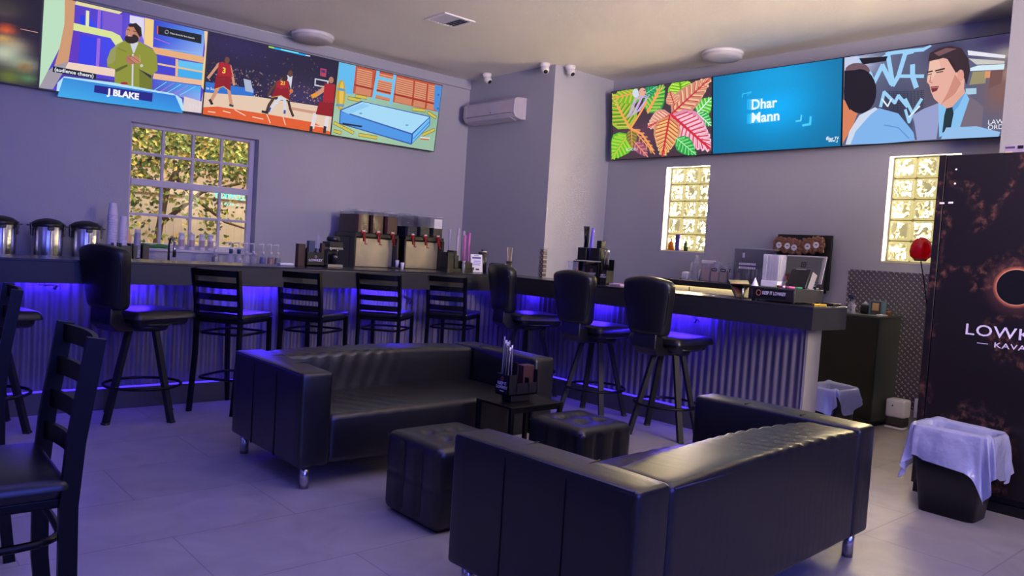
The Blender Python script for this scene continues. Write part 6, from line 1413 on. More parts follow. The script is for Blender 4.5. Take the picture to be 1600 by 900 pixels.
  ('l',(226,190,96),0.008,[(0.12,0.634),(0.004,0.645)]),
  ('l',(226,190,96),0.008,[(0.099,0.687),(0.004,0.709)]),
  ('l',(226,190,96),0.008,[(0.079,0.741),(0.004,0.774)]),
  ('l',(226,190,96),0.008,[(0.058,0.795),(0.004,0.842)]),
  ('l',(226,190,96),0.008,[(0.037,0.849),(0.004,0.911)]),
  ('l',(226,190,96),0.018,[(0.193,0.444),(0.004,0.962)]),
  ('p',(110,186,46),[(0.34,0.946),(0.282,0.993),(0.214,0.993),(0.147,0.993),(0.079,0.993),(0.026,0.932),(0.004,0.897),(0.036,0.872),(0.11,0.822),(0.195,0.787),(0.265,0.786),(0.318,0.839)]),
  ('l',(200,200,60),0.015,[(0.3,0.958),(0.251,0.993)]),
  ('l',(200,200,60),0.015,[(0.256,0.952),(0.201,0.993)]),
  ('l',(200,200,60),0.015,[(0.21,0.945),(0.156,0.993)]),
  ('l',(200,200,60),0.015,[(0.164,0.939),(0.112,0.993)]),
  ('l',(200,200,60),0.015,[(0.118,0.932),(0.069,0.985)]),
  ('l',(200,200,60),0.015,[(0.071,0.926),(0.028,0.946)]),
  ('l',(200,200,60),0.015,[(0.306,0.923),(0.282,0.846)]),
  ('l',(200,200,60),0.015,[(0.262,0.917),(0.242,0.814)]),
  ('l',(200,200,60),0.015,[(0.216,0.91),(0.195,0.811)]),
  ('l',(200,200,60),0.015,[(0.171,0.904),(0.147,0.818)]),
  ('l',(200,200,60),0.015,[(0.125,0.897),(0.096,0.834)]),
  ('l',(200,200,60),0.015,[(0.078,0.89),(0.043,0.859)]),
  ('l',(240,160,90),0.005,[(0.32,0.943),(0.255,0.993)]),
  ('l',(240,160,90),0.005,[(0.275,0.937),(0.206,0.993)]),
  ('l',(240,160,90),0.005,[(0.23,0.93),(0.162,0.993)]),
  ('l',(240,160,90),0.005,[(0.185,0.924),(0.119,0.993)]),
  ('l',(240,160,90),0.005,[(0.139,0.917),(0.077,0.982)]),
  ('l',(240,160,90),0.005,[(0.092,0.911),(0.037,0.938)]),
  ('l',(240,160,90),0.005,[(0.32,0.943),(0.291,0.834)]),
  ('l',(240,160,90),0.005,[(0.275,0.937),(0.25,0.808)]),
  ('l',(240,160,90),0.005,[(0.23,0.93),(0.203,0.807)]),
  ('l',(240,160,90),0.005,[(0.185,0.924),(0.154,0.82)]),
  ('l',(240,160,90),0.005,[(0.139,0.917),(0.103,0.839)]),
  ('l',(240,160,90),0.005,[(0.092,0.911),(0.049,0.869)]),
  ('l',(240,160,90),0.012,[(0.34,0.946),(0.006,0.898)]),
  ('p',(44,160,72),[(0.388,0.629),(0.473,0.619),(0.529,0.665),(0.554,0.748),(0.56,0.858),(0.552,0.959),(0.55,0.993),(0.516,0.992),(0.45,0.957),(0.384,0.9),(0.343,0.829),(0.342,0.733)]),
  ('l',(110,214,70),0.015,[(0.417,0.662),(0.481,0.665)]),
  ('l',(110,214,70),0.015,[(0.436,0.707),(0.513,0.697)]),
  ('l',(110,214,70),0.015,[(0.455,0.751),(0.532,0.74)]),
  ('l',(110,214,70),0.015,[(0.473,0.795),(0.547,0.787)]),
  ('l',(110,214,70),0.015,[(0.492,0.839),(0.553,0.842)]),
  ('l',(110,214,70),0.015,[(0.51,0.883),(0.558,0.896)]),
  ('l',(110,214,70),0.015,[(0.528,0.926),(0.558,0.956)]),
  ('l',(110,214,70),0.015,[(0.395,0.682),(0.367,0.765)]),
  ('l',(110,214,70),0.015,[(0.414,0.726),(0.371,0.823)]),
  ('l',(110,214,70),0.015,[(0.432,0.771),(0.39,0.867)]),
  ('l',(110,214,70),0.015,[(0.451,0.815),(0.412,0.908)]),
  ('l',(110,214,70),0.015,[(0.47,0.859),(0.443,0.941)]),
  ('l',(110,214,70),0.015,[(0.488,0.903),(0.475,0.973)]),
  ('l',(110,214,70),0.015,[(0.506,0.946),(0.512,0.993)]),
  ('l',(244,176,100),0.005,[(0.398,0.652),(0.486,0.649)]),
  ('l',(244,176,100),0.005,[(0.417,0.697),(0.517,0.683)]),
  ('l',(244,176,100),0.005,[(0.435,0.741),(0.532,0.73)]),
  ('l',(244,176,100),0.005,[(0.454,0.786),(0.543,0.78)]),
  ('l',(244,176,100),0.005,[(0.472,0.83),(0.548,0.835)]),
  ('l',(244,176,100),0.005,[(0.491,0.874),(0.551,0.893)]),
  ('l',(244,176,100),0.005,[(0.509,0.917),(0.549,0.954)]),
  ('l',(244,176,100),0.005,[(0.398,0.652),(0.354,0.765)]),
  ('l',(244,176,100),0.005,[(0.417,0.697),(0.36,0.821)]),
  ('l',(244,176,100),0.005,[(0.435,0.741),(0.383,0.863)]),
  ('l',(244,176,100),0.005,[(0.454,0.786),(0.409,0.9)]),
  ('l',(244,176,100),0.005,[(0.472,0.83),(0.441,0.932)]),
  ('l',(244,176,100),0.005,[(0.491,0.874),(0.476,0.961)]),
  ('l',(244,176,100),0.005,[(0.509,0.917),(0.514,0.986)]),
  ('l',(244,176,100),0.012,[(0.388,0.629),(0.545,0.993)]),
  ('p',(22,140,84),[(0.34,0.88),(0.38,0.843),(0.416,0.841),(0.442,0.868),(0.464,0.913),(0.478,0.959),(0.486,0.983),(0.466,0.986),(0.427,0.993),(0.385,0.993),(0.353,0.981),(0.335,0.941)]),
  ('l',(120,220,170),0.003,[(0.349,0.886),(0.392,0.851)]),
  ('l',(120,220,170),0.003,[(0.372,0.903),(0.419,0.859)]),
  ('l',(120,220,170),0.003,[(0.396,0.919),(0.44,0.881)]),
  ('l',(120,220,170),0.003,[(0.419,0.936),(0.457,0.911)]),
  ('l',(120,220,170),0.003,[(0.443,0.952),(0.472,0.947)]),
  ('l',(120,220,170),0.003,[(0.349,0.886),(0.347,0.95)]),
  ('l',(120,220,170),0.003,[(0.372,0.903),(0.367,0.975)]),
  ('l',(120,220,170),0.003,[(0.396,0.919),(0.393,0.987)]),
  ('l',(120,220,170),0.003,[(0.419,0.936),(0.423,0.989)]),
  ('l',(120,220,170),0.003,[(0.443,0.952),(0.454,0.986)]),
  ('l',(120,220,170),0.007,[(0.34,0.88),(0.482,0.98)]),
  ('p',(140,214,40),[(0.726,0.798),(0.812,0.829),(0.845,0.875),(0.831,0.928),(0.786,0.988),(0.732,0.993),(0.704,0.993),(0.681,0.993),(0.633,0.993),(0.596,0.936),(0.59,0.882),(0.634,0.832)]),
  ('l',(190,236,80),0.019,[(0.739,0.827),(0.799,0.855)]),
  ('l',(190,236,80),0.019,[(0.736,0.863),(0.818,0.89)]),
  ('l',(190,236,80),0.019,[(0.733,0.899),(0.811,0.926)]),
  ('l',(190,236,80),0.019,[(0.73,0.934),(0.796,0.961)]),
  ('l',(190,236,80),0.019,[(0.727,0.97),(0.774,0.993)]),
  ('l',(190,236,80),0.019,[(0.724,0.993),(0.743,0.993)]),
  ('l',(190,236,80),0.019,[(0.709,0.828),(0.643,0.859)]),
  ('l',(190,236,80),0.019,[(0.706,0.864),(0.616,0.895)]),
  ('l',(190,236,80),0.019,[(0.703,0.899),(0.618,0.931)]),
  ('l',(190,236,80),0.019,[(0.7,0.935),(0.627,0.967)]),
  ('l',(190,236,80),0.019,[(0.697,0.971),(0.644,0.993)]),
  ('l',(190,236,80),0.019,[(0.694,0.993),(0.669,0.993)]),
  ('l',(90,160,30),0.007,[(0.725,0.814),(0.811,0.85)]),
  ('l',(90,160,30),0.007,[(0.722,0.85),(0.824,0.885)]),
  ('l',(90,160,30),0.007,[(0.719,0.886),(0.816,0.92)]),
  ('l',(90,160,30),0.007,[(0.716,0.921),(0.796,0.956)]),
  ('l',(90,160,30),0.007,[(0.713,0.957),(0.771,0.992)]),
  ('l',(90,160,30),0.007,[(0.71,0.993),(0.737,0.993)]),
  ('l',(90,160,30),0.007,[(0.725,0.814),(0.631,0.854)]),
  ('l',(90,160,30),0.007,[(0.722,0.85),(0.611,0.89)]),
  ('l',(90,160,30),0.007,[(0.719,0.886),(0.614,0.926)]),
  ('l',(90,160,30),0.007,[(0.716,0.921),(0.628,0.962)]),
  ('l',(90,160,30),0.007,[(0.713,0.957),(0.648,0.993)]),
  ('l',(90,160,30),0.007,[(0.71,0.993),(0.677,0.993)]),
  ('l',(90,160,30),0.016,[(0.726,0.798),(0.705,0.993)]),
  ('p',(70,190,66),[(0.867,0.554),(0.924,0.514),(0.967,0.521),(0.991,0.564),(0.996,0.633),(0.996,0.701),(0.996,0.736),(0.985,0.736),(0.937,0.74),(0.888,0.729),(0.854,0.7),(0.845,0.64)]),
  ('l',(150,226,80),0.012,[(0.89,0.564),(0.934,0.54)]),
  ('l',(150,226,80),0.012,[(0.913,0.593),(0.967,0.554)]),
  ('l',(150,226,80),0.012,[(0.936,0.623),(0.986,0.587)]),
  ('l',(150,226,80),0.012,[(0.959,0.652),(0.996,0.631)]),
  ('l',(150,226,80),0.012,[(0.982,0.681),(0.996,0.681)]),
  ('l',(150,226,80),0.012,[(0.876,0.585),(0.865,0.65)]),
  ('l',(150,226,80),0.012,[(0.9,0.615),(0.878,0.696)]),
  ('l',(150,226,80),0.012,[(0.923,0.644),(0.904,0.72)]),
  ('l',(150,226,80),0.012,[(0.946,0.673),(0.936,0.734)]),
  ('l',(150,226,80),0.012,[(0.968,0.702),(0.972,0.741)]),
  ('l',(220,250,230),0.004,[(0.876,0.565),(0.936,0.528)]),
  ('l',(220,250,230),0.004,[(0.899,0.595),(0.966,0.547)]),
  ('l',(220,250,230),0.004,[(0.922,0.624),(0.984,0.582)]),
  ('l',(220,250,230),0.004,[(0.945,0.653),(0.996,0.629)]),
  ('l',(220,250,230),0.004,[(0.968,0.682),(0.996,0.682)]),
  ('l',(220,250,230),0.004,[(0.876,0.565),(0.856,0.655)]),
  ('l',(220,250,230),0.004,[(0.899,0.595),(0.873,0.695)]),
  ('l',(220,250,230),0.004,[(0.922,0.624),(0.9,0.718)]),
  ('l',(220,250,230),0.004,[(0.945,0.653),(0.934,0.729)]),
  ('l',(220,250,230),0.004,[(0.968,0.682),(0.972,0.733)]),
  ('l',(220,250,230),0.011,[(0.867,0.554),(0.996,0.731)]),
  ('p',(36,164,80),[(0.867,0.554),(0.854,0.486),(0.867,0.432),(0.898,0.4),(0.941,0.381),(0.982,0.374),(0.996,0.369),(0.996,0.4),(0.991,0.459),(0.974,0.521),(0.95,0.563),(0.913,0.577)]),
  ('l',(120,220,90),0.01,[(0.877,0.526),(0.872,0.473)]),
  ('l',(120,220,90),0.01,[(0.9,0.496),(0.887,0.431)]),
  ('l',(120,220,90),0.01,[(0.922,0.466),(0.911,0.405)]),
  ('l',(120,220,90),0.01,[(0.944,0.436),(0.94,0.386)]),
  ('l',(120,220,90),0.01,[(0.965,0.407),(0.971,0.372)]),
  ('l',(120,220,90),0.01,[(0.888,0.541),(0.923,0.553)]),
  ('l',(120,220,90),0.01,[(0.91,0.511),(0.953,0.535)]),
  ('l',(120,220,90),0.01,[(0.932,0.482),(0.972,0.502)]),
  ('l',(120,220,90),0.01,[(0.953,0.452),(0.987,0.461)]),
  ('l',(120,220,90),0.01,[(0.975,0.422),(0.996,0.416)]),
  ('l',(220,250,230),0.004,[(0.876,0.543),(0.865,0.47)]),
  ('l',(220,250,230),0.004,[(0.898,0.513),(0.882,0.432)]),
  ('l',(220,250,230),0.004,[(0.92,0.483),(0.907,0.407)]),
  ('l',(220,250,230),0.004,[(0.942,0.453),(0.938,0.391)]),
  ('l',(220,250,230),0.004,[(0.963,0.424),(0.971,0.38)]),
  ('l',(220,250,230),0.004,[(0.876,0.543),(0.925,0.563)]),
  ('l',(220,250,230),0.004,[(0.898,0.513),(0.951,0.541)]),
  ('l',(220,250,230),0.004,[(0.92,0.483),(0.97,0.506)]),
  ('l',(220,250,230),0.004,[(0.942,0.453),(0.984,0.464)]),
  ('l',(220,250,230),0.004,[(0.963,0.424),(0.994,0.417)]),
  ('l',(220,250,230),0.009,[(0.867,0.554),(0.996,0.374)]),
  ('p',(206,140,120),[(0.627,0.581),(0.729,0.545),(0.82,0.588),(0.889,0.685),(0.945,0.82),(0.981,0.946),(0.996,0.993),(0.952,0.993),(0.856,0.972),(0.749,0.92),(0.666,0.844),(0.619,0.726)]),
  ('l',(240,196,150),0.017,[(0.679,0.615),(0.76,0.601)]),
  ('l',(240,196,150),0.017,[(0.718,0.66),(0.808,0.628)]),
  ('l',(240,196,150),0.017,[(0.757,0.704),(0.849,0.668)]),
  ('l',(240,196,150),0.017,[(0.795,0.748),(0.883,0.716)]),
  ('l',(240,196,150),0.017,[(0.832,0.791),(0.914,0.769)]),
  ('l',(240,196,150),0.017,[(0.87,0.834),(0.942,0.826)]),
  ('l',(240,196,150),0.017,[(0.906,0.876),(0.968,0.886)]),
  ('l',(240,196,150),0.017,[(0.943,0.918),(0.991,0.95)]),
  ('l',(240,196,150),0.017,[(0.661,0.646),(0.665,0.759)]),
  ('l',(240,196,150),0.017,[(0.7,0.691),(0.693,0.82)]),
  ('l',(240,196,150),0.017,[(0.738,0.735),(0.729,0.868)]),
  ('l',(240,196,150),0.017,[(0.776,0.778),(0.77,0.907)]),
  ('l',(240,196,150),0.017,[(0.814,0.822),(0.814,0.939)]),
  ('l',(240,196,150),0.017,[(0.852,0.864),(0.86,0.966)]),
  ('l',(240,196,150),0.017,[(0.889,0.907),(0.907,0.99)]),
  ('l',(240,196,150),0.017,[(0.925,0.949),(0.957,0.993)]),
  ('l',(204,40,60),0.006,[(0.65,0.608),(0.76,0.58)]),
  ('l',(204,40,60),0.006,[(0.69,0.653),(0.809,0.606)]),
  ('l',(204,40,60),0.006,[(0.728,0.697),(0.844,0.655)]),
  ('l',(204,40,60),0.006,[(0.767,0.741),(0.878,0.703)]),
  ('l',(204,40,60),0.006,[(0.804,0.785),(0.906,0.761)]),
  ('l',(204,40,60),0.006,[(0.842,0.828),(0.933,0.82)]),
  ('l',(204,40,60),0.006,[(0.879,0.87),(0.957,0.884)]),
  ('l',(204,40,60),0.006,[(0.916,0.913),(0.979,0.949)]),
  ('l',(204,40,60),0.006,[(0.65,0.608),(0.65,0.762)]),
  ('l',(204,40,60),0.006,[(0.69,0.653),(0.678,0.825)]),
  ('l',(204,40,60),0.006,[(0.728,0.697),(0.719,0.864)]),
  ('l',(204,40,60),0.006,[(0.767,0.741),(0.76,0.903)]),
  ('l',(204,40,60),0.006,[(0.804,0.785),(0.807,0.929)]),
  ('l',(204,40,60),0.006,[(0.842,0.828),(0.854,0.956)]),
  ('l',(204,40,60),0.006,[(0.879,0.87),(0.904,0.975)]),
  ('l',(204,40,60),0.006,[(0.916,0.913),(0.954,0.992)]),
  ('l',(204,40,60),0.014,[(0.627,0.581),(0.992,0.993)]),
  ('p',(220,150,124),[(0.658,0.694),(0.698,0.731),(0.709,0.772),(0.695,0.81),(0.664,0.848),(0.63,0.877),(0.612,0.894),(0.603,0.87),(0.585,0.827),(0.574,0.776),(0.578,0.734),(0.606,0.704)]),
  ('l',(240,200,150),0.01,[(0.661,0.718),(0.688,0.749)]),
  ('l',(240,200,150),0.01,[(0.653,0.75),(0.692,0.784)]),
  ('l',(240,200,150),0.01,[(0.646,0.782),(0.682,0.815)]),
  ('l',(240,200,150),0.01,[(0.639,0.814),(0.663,0.844)]),
  ('l',(240,200,150),0.01,[(0.631,0.846),(0.641,0.872)]),
  ('l',(240,200,150),0.01,[(0.645,0.713),(0.607,0.726)]),
  ('l',(240,200,150),0.01,[(0.637,0.745),(0.588,0.755)]),
  ('l',(240,200,150),0.01,[(0.63,0.777),(0.584,0.788)]),
  ('l',(240,200,150),0.01,[(0.623,0.809),(0.588,0.823)]),
  ('l',(240,200,150),0.01,[(0.615,0.841),(0.596,0.86)]),
  ('l',(200,60,70),0.004,[(0.655,0.705),(0.695,0.747)]),
  ('l',(200,60,70),0.004,[(0.648,0.737),(0.695,0.781)]),
  ('l',(200,60,70),0.004,[(0.64,0.769),(0.683,0.811)]),
  ('l',(200,60,70),0.004,[(0.633,0.802),(0.663,0.84)]),
  ('l',(200,60,70),0.004,[(0.626,0.834),(0.638,0.867)]),
  ('l',(200,60,70),0.004,[(0.655,0.705),(0.602,0.72)]),
  ('l',(200,60,70),0.004,[(0.648,0.737),(0.586,0.75)]),
  ('l',(200,60,70),0.004,[(0.64,0.769),(0.584,0.783)]),
  ('l',(200,60,70),0.004,[(0.633,0.802),(0.589,0.819)]),
  ('l',(200,60,70),0.004,[(0.626,0.834),(0.6,0.857)]),
  ('l',(200,60,70),0.009,[(0.658,0.694),(0.613,0.888)]),
  ('p',(222,146,178),[(0.627,0.57),(0.594,0.385),(0.632,0.238),(0.721,0.149),(0.842,0.093),(0.954,0.073),(0.996,0.058),(0.996,0.142),(0.971,0.299),(0.923,0.464),(0.856,0.581),(0.754,0.625)]),
  ('l',(246,196,214),0.026,[(0.657,0.491),(0.644,0.348)]),
  ('l',(246,196,214),0.026,[(0.689,0.449),(0.664,0.287)]),
  ('l',(246,196,214),0.026,[(0.72,0.407),(0.688,0.233)]),
  ('l',(246,196,214),0.026,[(0.752,0.365),(0.722,0.196)]),
  ('l',(246,196,214),0.026,[(0.783,0.324),(0.756,0.16)]),
  ('l',(246,196,214),0.026,[(0.814,0.283),(0.796,0.132)]),
  ('l',(246,196,214),0.026,[(0.845,0.242),(0.837,0.108)]),
  ('l',(246,196,214),0.026,[(0.875,0.202),(0.878,0.084)]),
  ('l',(246,196,214),0.026,[(0.906,0.162),(0.924,0.069)]),
  ('l',(246,196,214),0.026,[(0.936,0.122),(0.969,0.054)]),
  ('l',(246,196,214),0.026,[(0.684,0.532),(0.783,0.558)]),
  ('l',(246,196,214),0.026,[(0.716,0.49),(0.825,0.534)]),
  ('l',(246,196,214),0.026,[(0.747,0.448),(0.864,0.505)]),
  ('l',(246,196,214),0.026,[(0.779,0.407),(0.892,0.459)]),
  ('l',(246,196,214),0.026,[(0.81,0.365),(0.919,0.414)]),
  ('l',(246,196,214),0.026,[(0.84,0.324),(0.941,0.361)]),
  ('l',(246,196,214),0.026,[(0.871,0.284),(0.961,0.305)]),
  ('l',(246,196,214),0.026,[(0.901,0.243),(0.981,0.249)]),
  ('l',(246,196,214),0.026,[(0.931,0.203),(0.996,0.185)]),
  ('l',(246,196,214),0.026,[(0.961,0.163),(0.996,0.121)]),
  ('l',(214,44,62),0.009,[(0.651,0.538),(0.625,0.342)]),
  ('l',(214,44,62),0.009,[(0.683,0.496),(0.644,0.28)]),
  ('l',(214,44,62),0.009,[(0.714,0.454),(0.675,0.237)]),
  ('l',(214,44,62),0.009,[(0.746,0.412),(0.71,0.2)]),
  ('l',(214,44,62),0.009,[(0.777,0.371),(0.747,0.167)]),
  ('l',(214,44,62),0.009,[(0.808,0.329),(0.789,0.144)]),
  ('l',(214,44,62),0.009,[(0.839,0.288),(0.831,0.121)]),
  ('l',(214,44,62),0.009,[(0.869,0.248),(0.876,0.102)]),
  ('l',(214,44,62),0.009,[(0.9,0.207),(0.922,0.088)]),
  ('l',(214,44,62),0.009,[(0.93,0.167),(0.968,0.074)]),
  ('l',(214,44,62),0.009,[(0.651,0.538),(0.786,0.584)]),
  ('l',(214,44,62),0.009,[(0.683,0.496),(0.829,0.561)]),
  ('l',(214,44,62),0.009,[(0.714,0.454),(0.86,0.521)]),
  ('l',(214,44,62),0.009,[(0.746,0.412),(0.888,0.475)]),
  ('l',(214,44,62),0.009,[(0.777,0.371),(0.913,0.427)]),
  ('l',(214,44,62),0.009,[(0.808,0.329),(0.933,0.37)]),
  ('l',(214,44,62),0.009,[(0.839,0.288),(0.952,0.313)]),
  ('l',(214,44,62),0.009,[(0.869,0.248),(0.969,0.251)]),
  ('l',(214,44,62),0.009,[(0.9,0.207),(0.982,0.186)]),
  ('l',(214,44,62),0.009,[(0.93,0.167),(0.996,0.121)]),
  ('l',(214,44,62),0.022,[(0.627,0.57),(0.996,0.073)]),
  ('p',(226,160,150),[(0.624,0.575),(0.562,0.649),(0.504,0.663),(0.461,0.624),(0.424,0.55),(0.401,0.471),(0.387,0.429),(0.421,0.418),(0.485,0.392),(0.553,0.383),(0.603,0.402),(0.63,0.467)]),
  ('l',(246,204,170),0.015,[(0.592,0.575),(0.542,0.624)]),
  ('l',(246,204,170),0.015,[(0.566,0.559),(0.508,0.628)]),
  ('l',(246,204,170),0.015,[(0.539,0.542),(0.481,0.612)]),
  ('l',(246,204,170),0.015,[(0.512,0.526),(0.455,0.591)]),
  ('l',(246,204,170),0.015,[(0.485,0.509),(0.435,0.557)]),
  ('l',(246,204,170),0.015,[(0.458,0.493),(0.414,0.521)]),
  ('l',(246,204,170),0.015,[(0.43,0.476),(0.397,0.478)]),
  ('l',(246,204,170),0.015,[(0.604,0.544),(0.603,0.464)]),
  ('l',(246,204,170),0.015,[(0.578,0.527),(0.584,0.428)]),
  ('l',(246,204,170),0.015,[(0.551,0.511),(0.557,0.41)]),
  ('l',(246,204,170),0.015,[(0.524,0.494),(0.529,0.398)]),
  ('l',(246,204,170),0.015,[(0.497,0.478),(0.495,0.399)]),
  ('l',(246,204,170),0.015,[(0.47,0.461),(0.461,0.4)]),
  ('l',(246,204,170),0.015,[(0.442,0.444),(0.423,0.41)]),
  ('l',(204,60,70),0.005,[(0.61,0.566),(0.542,0.639)]),
  ('l',(204,60,70),0.005,[(0.583,0.55),(0.509,0.641)]),
  ('l',(204,60,70),0.005,[(0.557,0.534),(0.484,0.62)]),
  ('l',(204,60,70),0.005,[(0.53,0.517),(0.46,0.593)]),
  ('l',(204,60,70),0.005,[(0.503,0.501),(0.44,0.558)]),
  ('l',(204,60,70),0.005,[(0.476,0.484),(0.421,0.518)]),
  ('l',(204,60,70),0.005,[(0.448,0.467),(0.404,0.473)]),
  ('l',(204,60,70),0.005,[(0.61,0.566),(0.612,0.455)]),
  ('l',(204,60,70),0.005,[(0.583,0.55),(0.592,0.42)]),
  ('l',(204,60,70),0.005,[(0.557,0.534),(0.564,0.408)]),
  ('l',(204,60,70),0.005,[(0.53,0.517),(0.533,0.402)]),
  ('l',(204,60,70),0.005,[(0.503,0.501),(0.499,0.403)]),
  ('l',(204,60,70),0.005,[(0.476,0.484),(0.463,0.409)]),
  ('l',(204,60,70),0.005,[(0.448,0.467),(0.425,0.42)]),
  ('l',(204,60,70),0.012,[(0.624,0.575),(0.394,0.434)]),
  ('p',(214,150,110),[(0.614,0.555),(0.513,0.526),(0.459,0.442),(0.454,0.327),(0.48,0.189),(0.52,0.069),(0.539,0.007),(0.573,0.051),(0.639,0.132),(0.696,0.238),(0.721,0.342),(0.696,0.454)]),
  ('l',(236,196,120),0.019,[(0.59,0.501),(0.517,0.467)]),
  ('l',(236,196,120),0.019,[(0.584,0.453),(0.494,0.424)]),
  ('l',(236,196,120),0.019,[(0.577,0.404),(0.48,0.377)]),
  ('l',(236,196,120),0.019,[(0.57,0.355),(0.477,0.327)]),
  ('l',(236,196,120),0.019,[(0.564,0.307),(0.475,0.275)]),
  ('l',(236,196,120),0.019,[(0.557,0.258),(0.482,0.22)]),
  ('l',(236,196,120),0.019,[(0.55,0.208),(0.489,0.166)]),
  ('l',(236,196,120),0.019,[(0.543,0.159),(0.502,0.109)]),
  ('l',(236,196,120),0.019,[(0.537,0.11),(0.516,0.052)]),
  ('l',(236,196,120),0.019,[(0.622,0.489),(0.677,0.404)]),
  ('l',(236,196,120),0.019,[(0.615,0.441),(0.686,0.35)]),
  ('l',(236,196,120),0.019,[(0.608,0.392),(0.687,0.299)]),
  ('l',(236,196,120),0.019,[(0.602,0.344),(0.676,0.252)]),
  ('l',(236,196,120),0.019,[(0.595,0.295),(0.665,0.206)]),
  ('l',(236,196,120),0.019,[(0.588,0.246),(0.645,0.162)]),
  ('l',(236,196,120),0.019,[(0.582,0.197),(0.625,0.118)]),
  ('l',(236,196,120),0.019,[(0.575,0.148),(0.6,0.075)]),
  ('l',(236,196,120),0.019,[(0.568,0.099),(0.572,0.033)]),
  ('l',(206,40,52),0.007,[(0.61,0.522),(0.506,0.483)]),
  ('l',(206,40,52),0.007,[(0.603,0.474),(0.482,0.44)]),
  ('l',(206,40,52),0.007,[(0.597,0.425),(0.477,0.39)]),
  ('l',(206,40,52),0.007,[(0.59,0.377),(0.474,0.339)]),
  ('l',(206,40,52),0.007,[(0.583,0.328),(0.478,0.286)]),
  ('l',(206,40,52),0.007,[(0.576,0.279),(0.486,0.231)]),
  ('l',(206,40,52),0.007,[(0.57,0.23),(0.495,0.176)]),
  ('l',(206,40,52),0.007,[(0.563,0.181),(0.51,0.118)]),
  ('l',(206,40,52),0.007,[(0.556,0.132),(0.525,0.061)]),
  ('l',(206,40,52),0.007,[(0.61,0.522),(0.691,0.41)]),
  ('l',(206,40,52),0.007,[(0.603,0.474),(0.7,0.356)]),
  ('l',(206,40,52),0.007,[(0.597,0.425),(0.693,0.309)]),
  ('l',(206,40,52),0.007,[(0.59,0.377),(0.682,0.262)]),
  ('l',(206,40,52),0.007,[(0.583,0.328),(0.666,0.217)]),
  ('l',(206,40,52),0.007,[(0.576,0.279),(0.645,0.174)]),
  ('l',(206,40,52),0.007,[(0.57,0.23),(0.623,0.13)]),
  ('l',(206,40,52),0.007,[(0.563,0.181),(0.594,0.089)]),
  ('l',(206,40,52),0.007,[(0.556,0.132),(0.566,0.047)]),
  ('l',(206,40,52),0.016,[(0.614,0.555),(0.541,0.021)]),
  ('p',(34,160,76),[(0.68,0.251),(0.663,0.162),(0.68,0.09),(0.723,0.043),(0.783,0.012),(0.838,0.007),(0.868,0.007),(0.86,0.03),(0.849,0.109),(0.826,0.192),(0.793,0.251),(0.743,0.275)]),
  ('l',(90,210,90),0.012,[(0.694,0.212),(0.687,0.143)]),
  ('l',(90,210,90),0.012,[(0.72,0.177),(0.702,0.093)]),
  ('l',(90,210,90),0.012,[(0.745,0.141),(0.73,0.06)]),
  ('l',(90,210,90),0.012,[(0.77,0.106),(0.76,0.032)]),
  ('l',(90,210,90),0.012,[(0.795,0.071),(0.794,0.01)]),
  ('l',(90,210,90),0.012,[(0.82,0.036),(0.831,0.007)]),
  ('l',(90,210,90),0.012,[(0.708,0.231),(0.757,0.242)]),
  ('l',(90,210,90),0.012,[(0.733,0.196),(0.792,0.22)]),
  ('l',(90,210,90),0.012,[(0.758,0.16),(0.815,0.183)]),
  ('l',(90,210,90),0.012,[(0.783,0.125),(0.834,0.14)]),
  ('l',(90,210,90),0.012,[(0.808,0.09),(0.85,0.093)]),
  ('l',(90,210,90),0.012,[(0.833,0.055),(0.863,0.04)]),
  ('l',(170,236,170),0.004,[(0.692,0.235),(0.678,0.14)]),
  ('l',(170,236,170),0.004,[(0.717,0.2),(0.696,0.094)]),
  ('l',(170,236,170),0.004,[(0.742,0.164),(0.724,0.063)]),
  ('l',(170,236,170),0.004,[(0.767,0.129),(0.757,0.038)]),
  ('l',(170,236,170),0.004,[(0.792,0.094),(0.792,0.018)]),
  ('l',(170,236,170),0.004,[(0.817,0.059),(0.83,0.007)]),
  ('l',(170,236,170),0.004,[(0.692,0.235),(0.758,0.255)]),
  ('l',(170,236,170),0.004,[(0.717,0.2),(0.791,0.229)]),
  ('l',(170,236,170),0.004,[(0.742,0.164),(0.813,0.191)]),
  ('l',(170,236,170),0.004,[(0.767,0.129),(0.83,0.145)]),
  ('l',(170,236,170),0.004,[(0.792,0.094),(0.845,0.096)]),
  ('l',(170,236,170),0.004,[(0.817,0.059),(0.856,0.041)]),
  ('l',(170,236,170),0.011,[(0.68,0.251),(0.862,0.007)]),
  ('p',(96,190,44),[(0.193,0.364),(0.095,0.402),(0.025,0.375),(0.004,0.296),(0.004,0.182),(0.004,0.073),(0.004,0.015),(0.029,0.029),(0.11,0.048),(0.188,0.09),(0.237,0.151),(0.241,0.245)]),
  ('l',(150,220,60),0.017,[(0.158,0.34),(0.083,0.358)]),
  ('l',(150,220,60),0.017,[(0.135,0.301),(0.043,0.336)]),
  ('l',(150,220,60),0.017,[(0.111,0.262),(0.019,0.297)]),
  ('l',(150,220,60),0.017,[(0.088,0.222),(0.004,0.253)]),
  ('l',(150,220,60),0.017,[(0.064,0.182),(0.004,0.197)]),
  ('l',(150,220,60),0.017,[(0.041,0.142),(0.004,0.141)]),
  ('l',(150,220,60),0.017,[(0.017,0.101),(0.004,0.078)]),
  ('l',(150,220,60),0.017,[(0.183,0.313),(0.212,0.221)]),
  ('l',(150,220,60),0.017,[(0.16,0.274),(0.205,0.165)]),
  ('l',(150,220,60),0.017,[(0.137,0.235),(0.183,0.124)]),
  ('l',(150,220,60),0.017,[(0.114,0.195),(0.156,0.089)]),
  ('l',(150,220,60),0.017,[(0.09,0.155),(0.118,0.063)]),
  ('l',(150,220,60),0.017,[(0.066,0.115),(0.08,0.038)]),
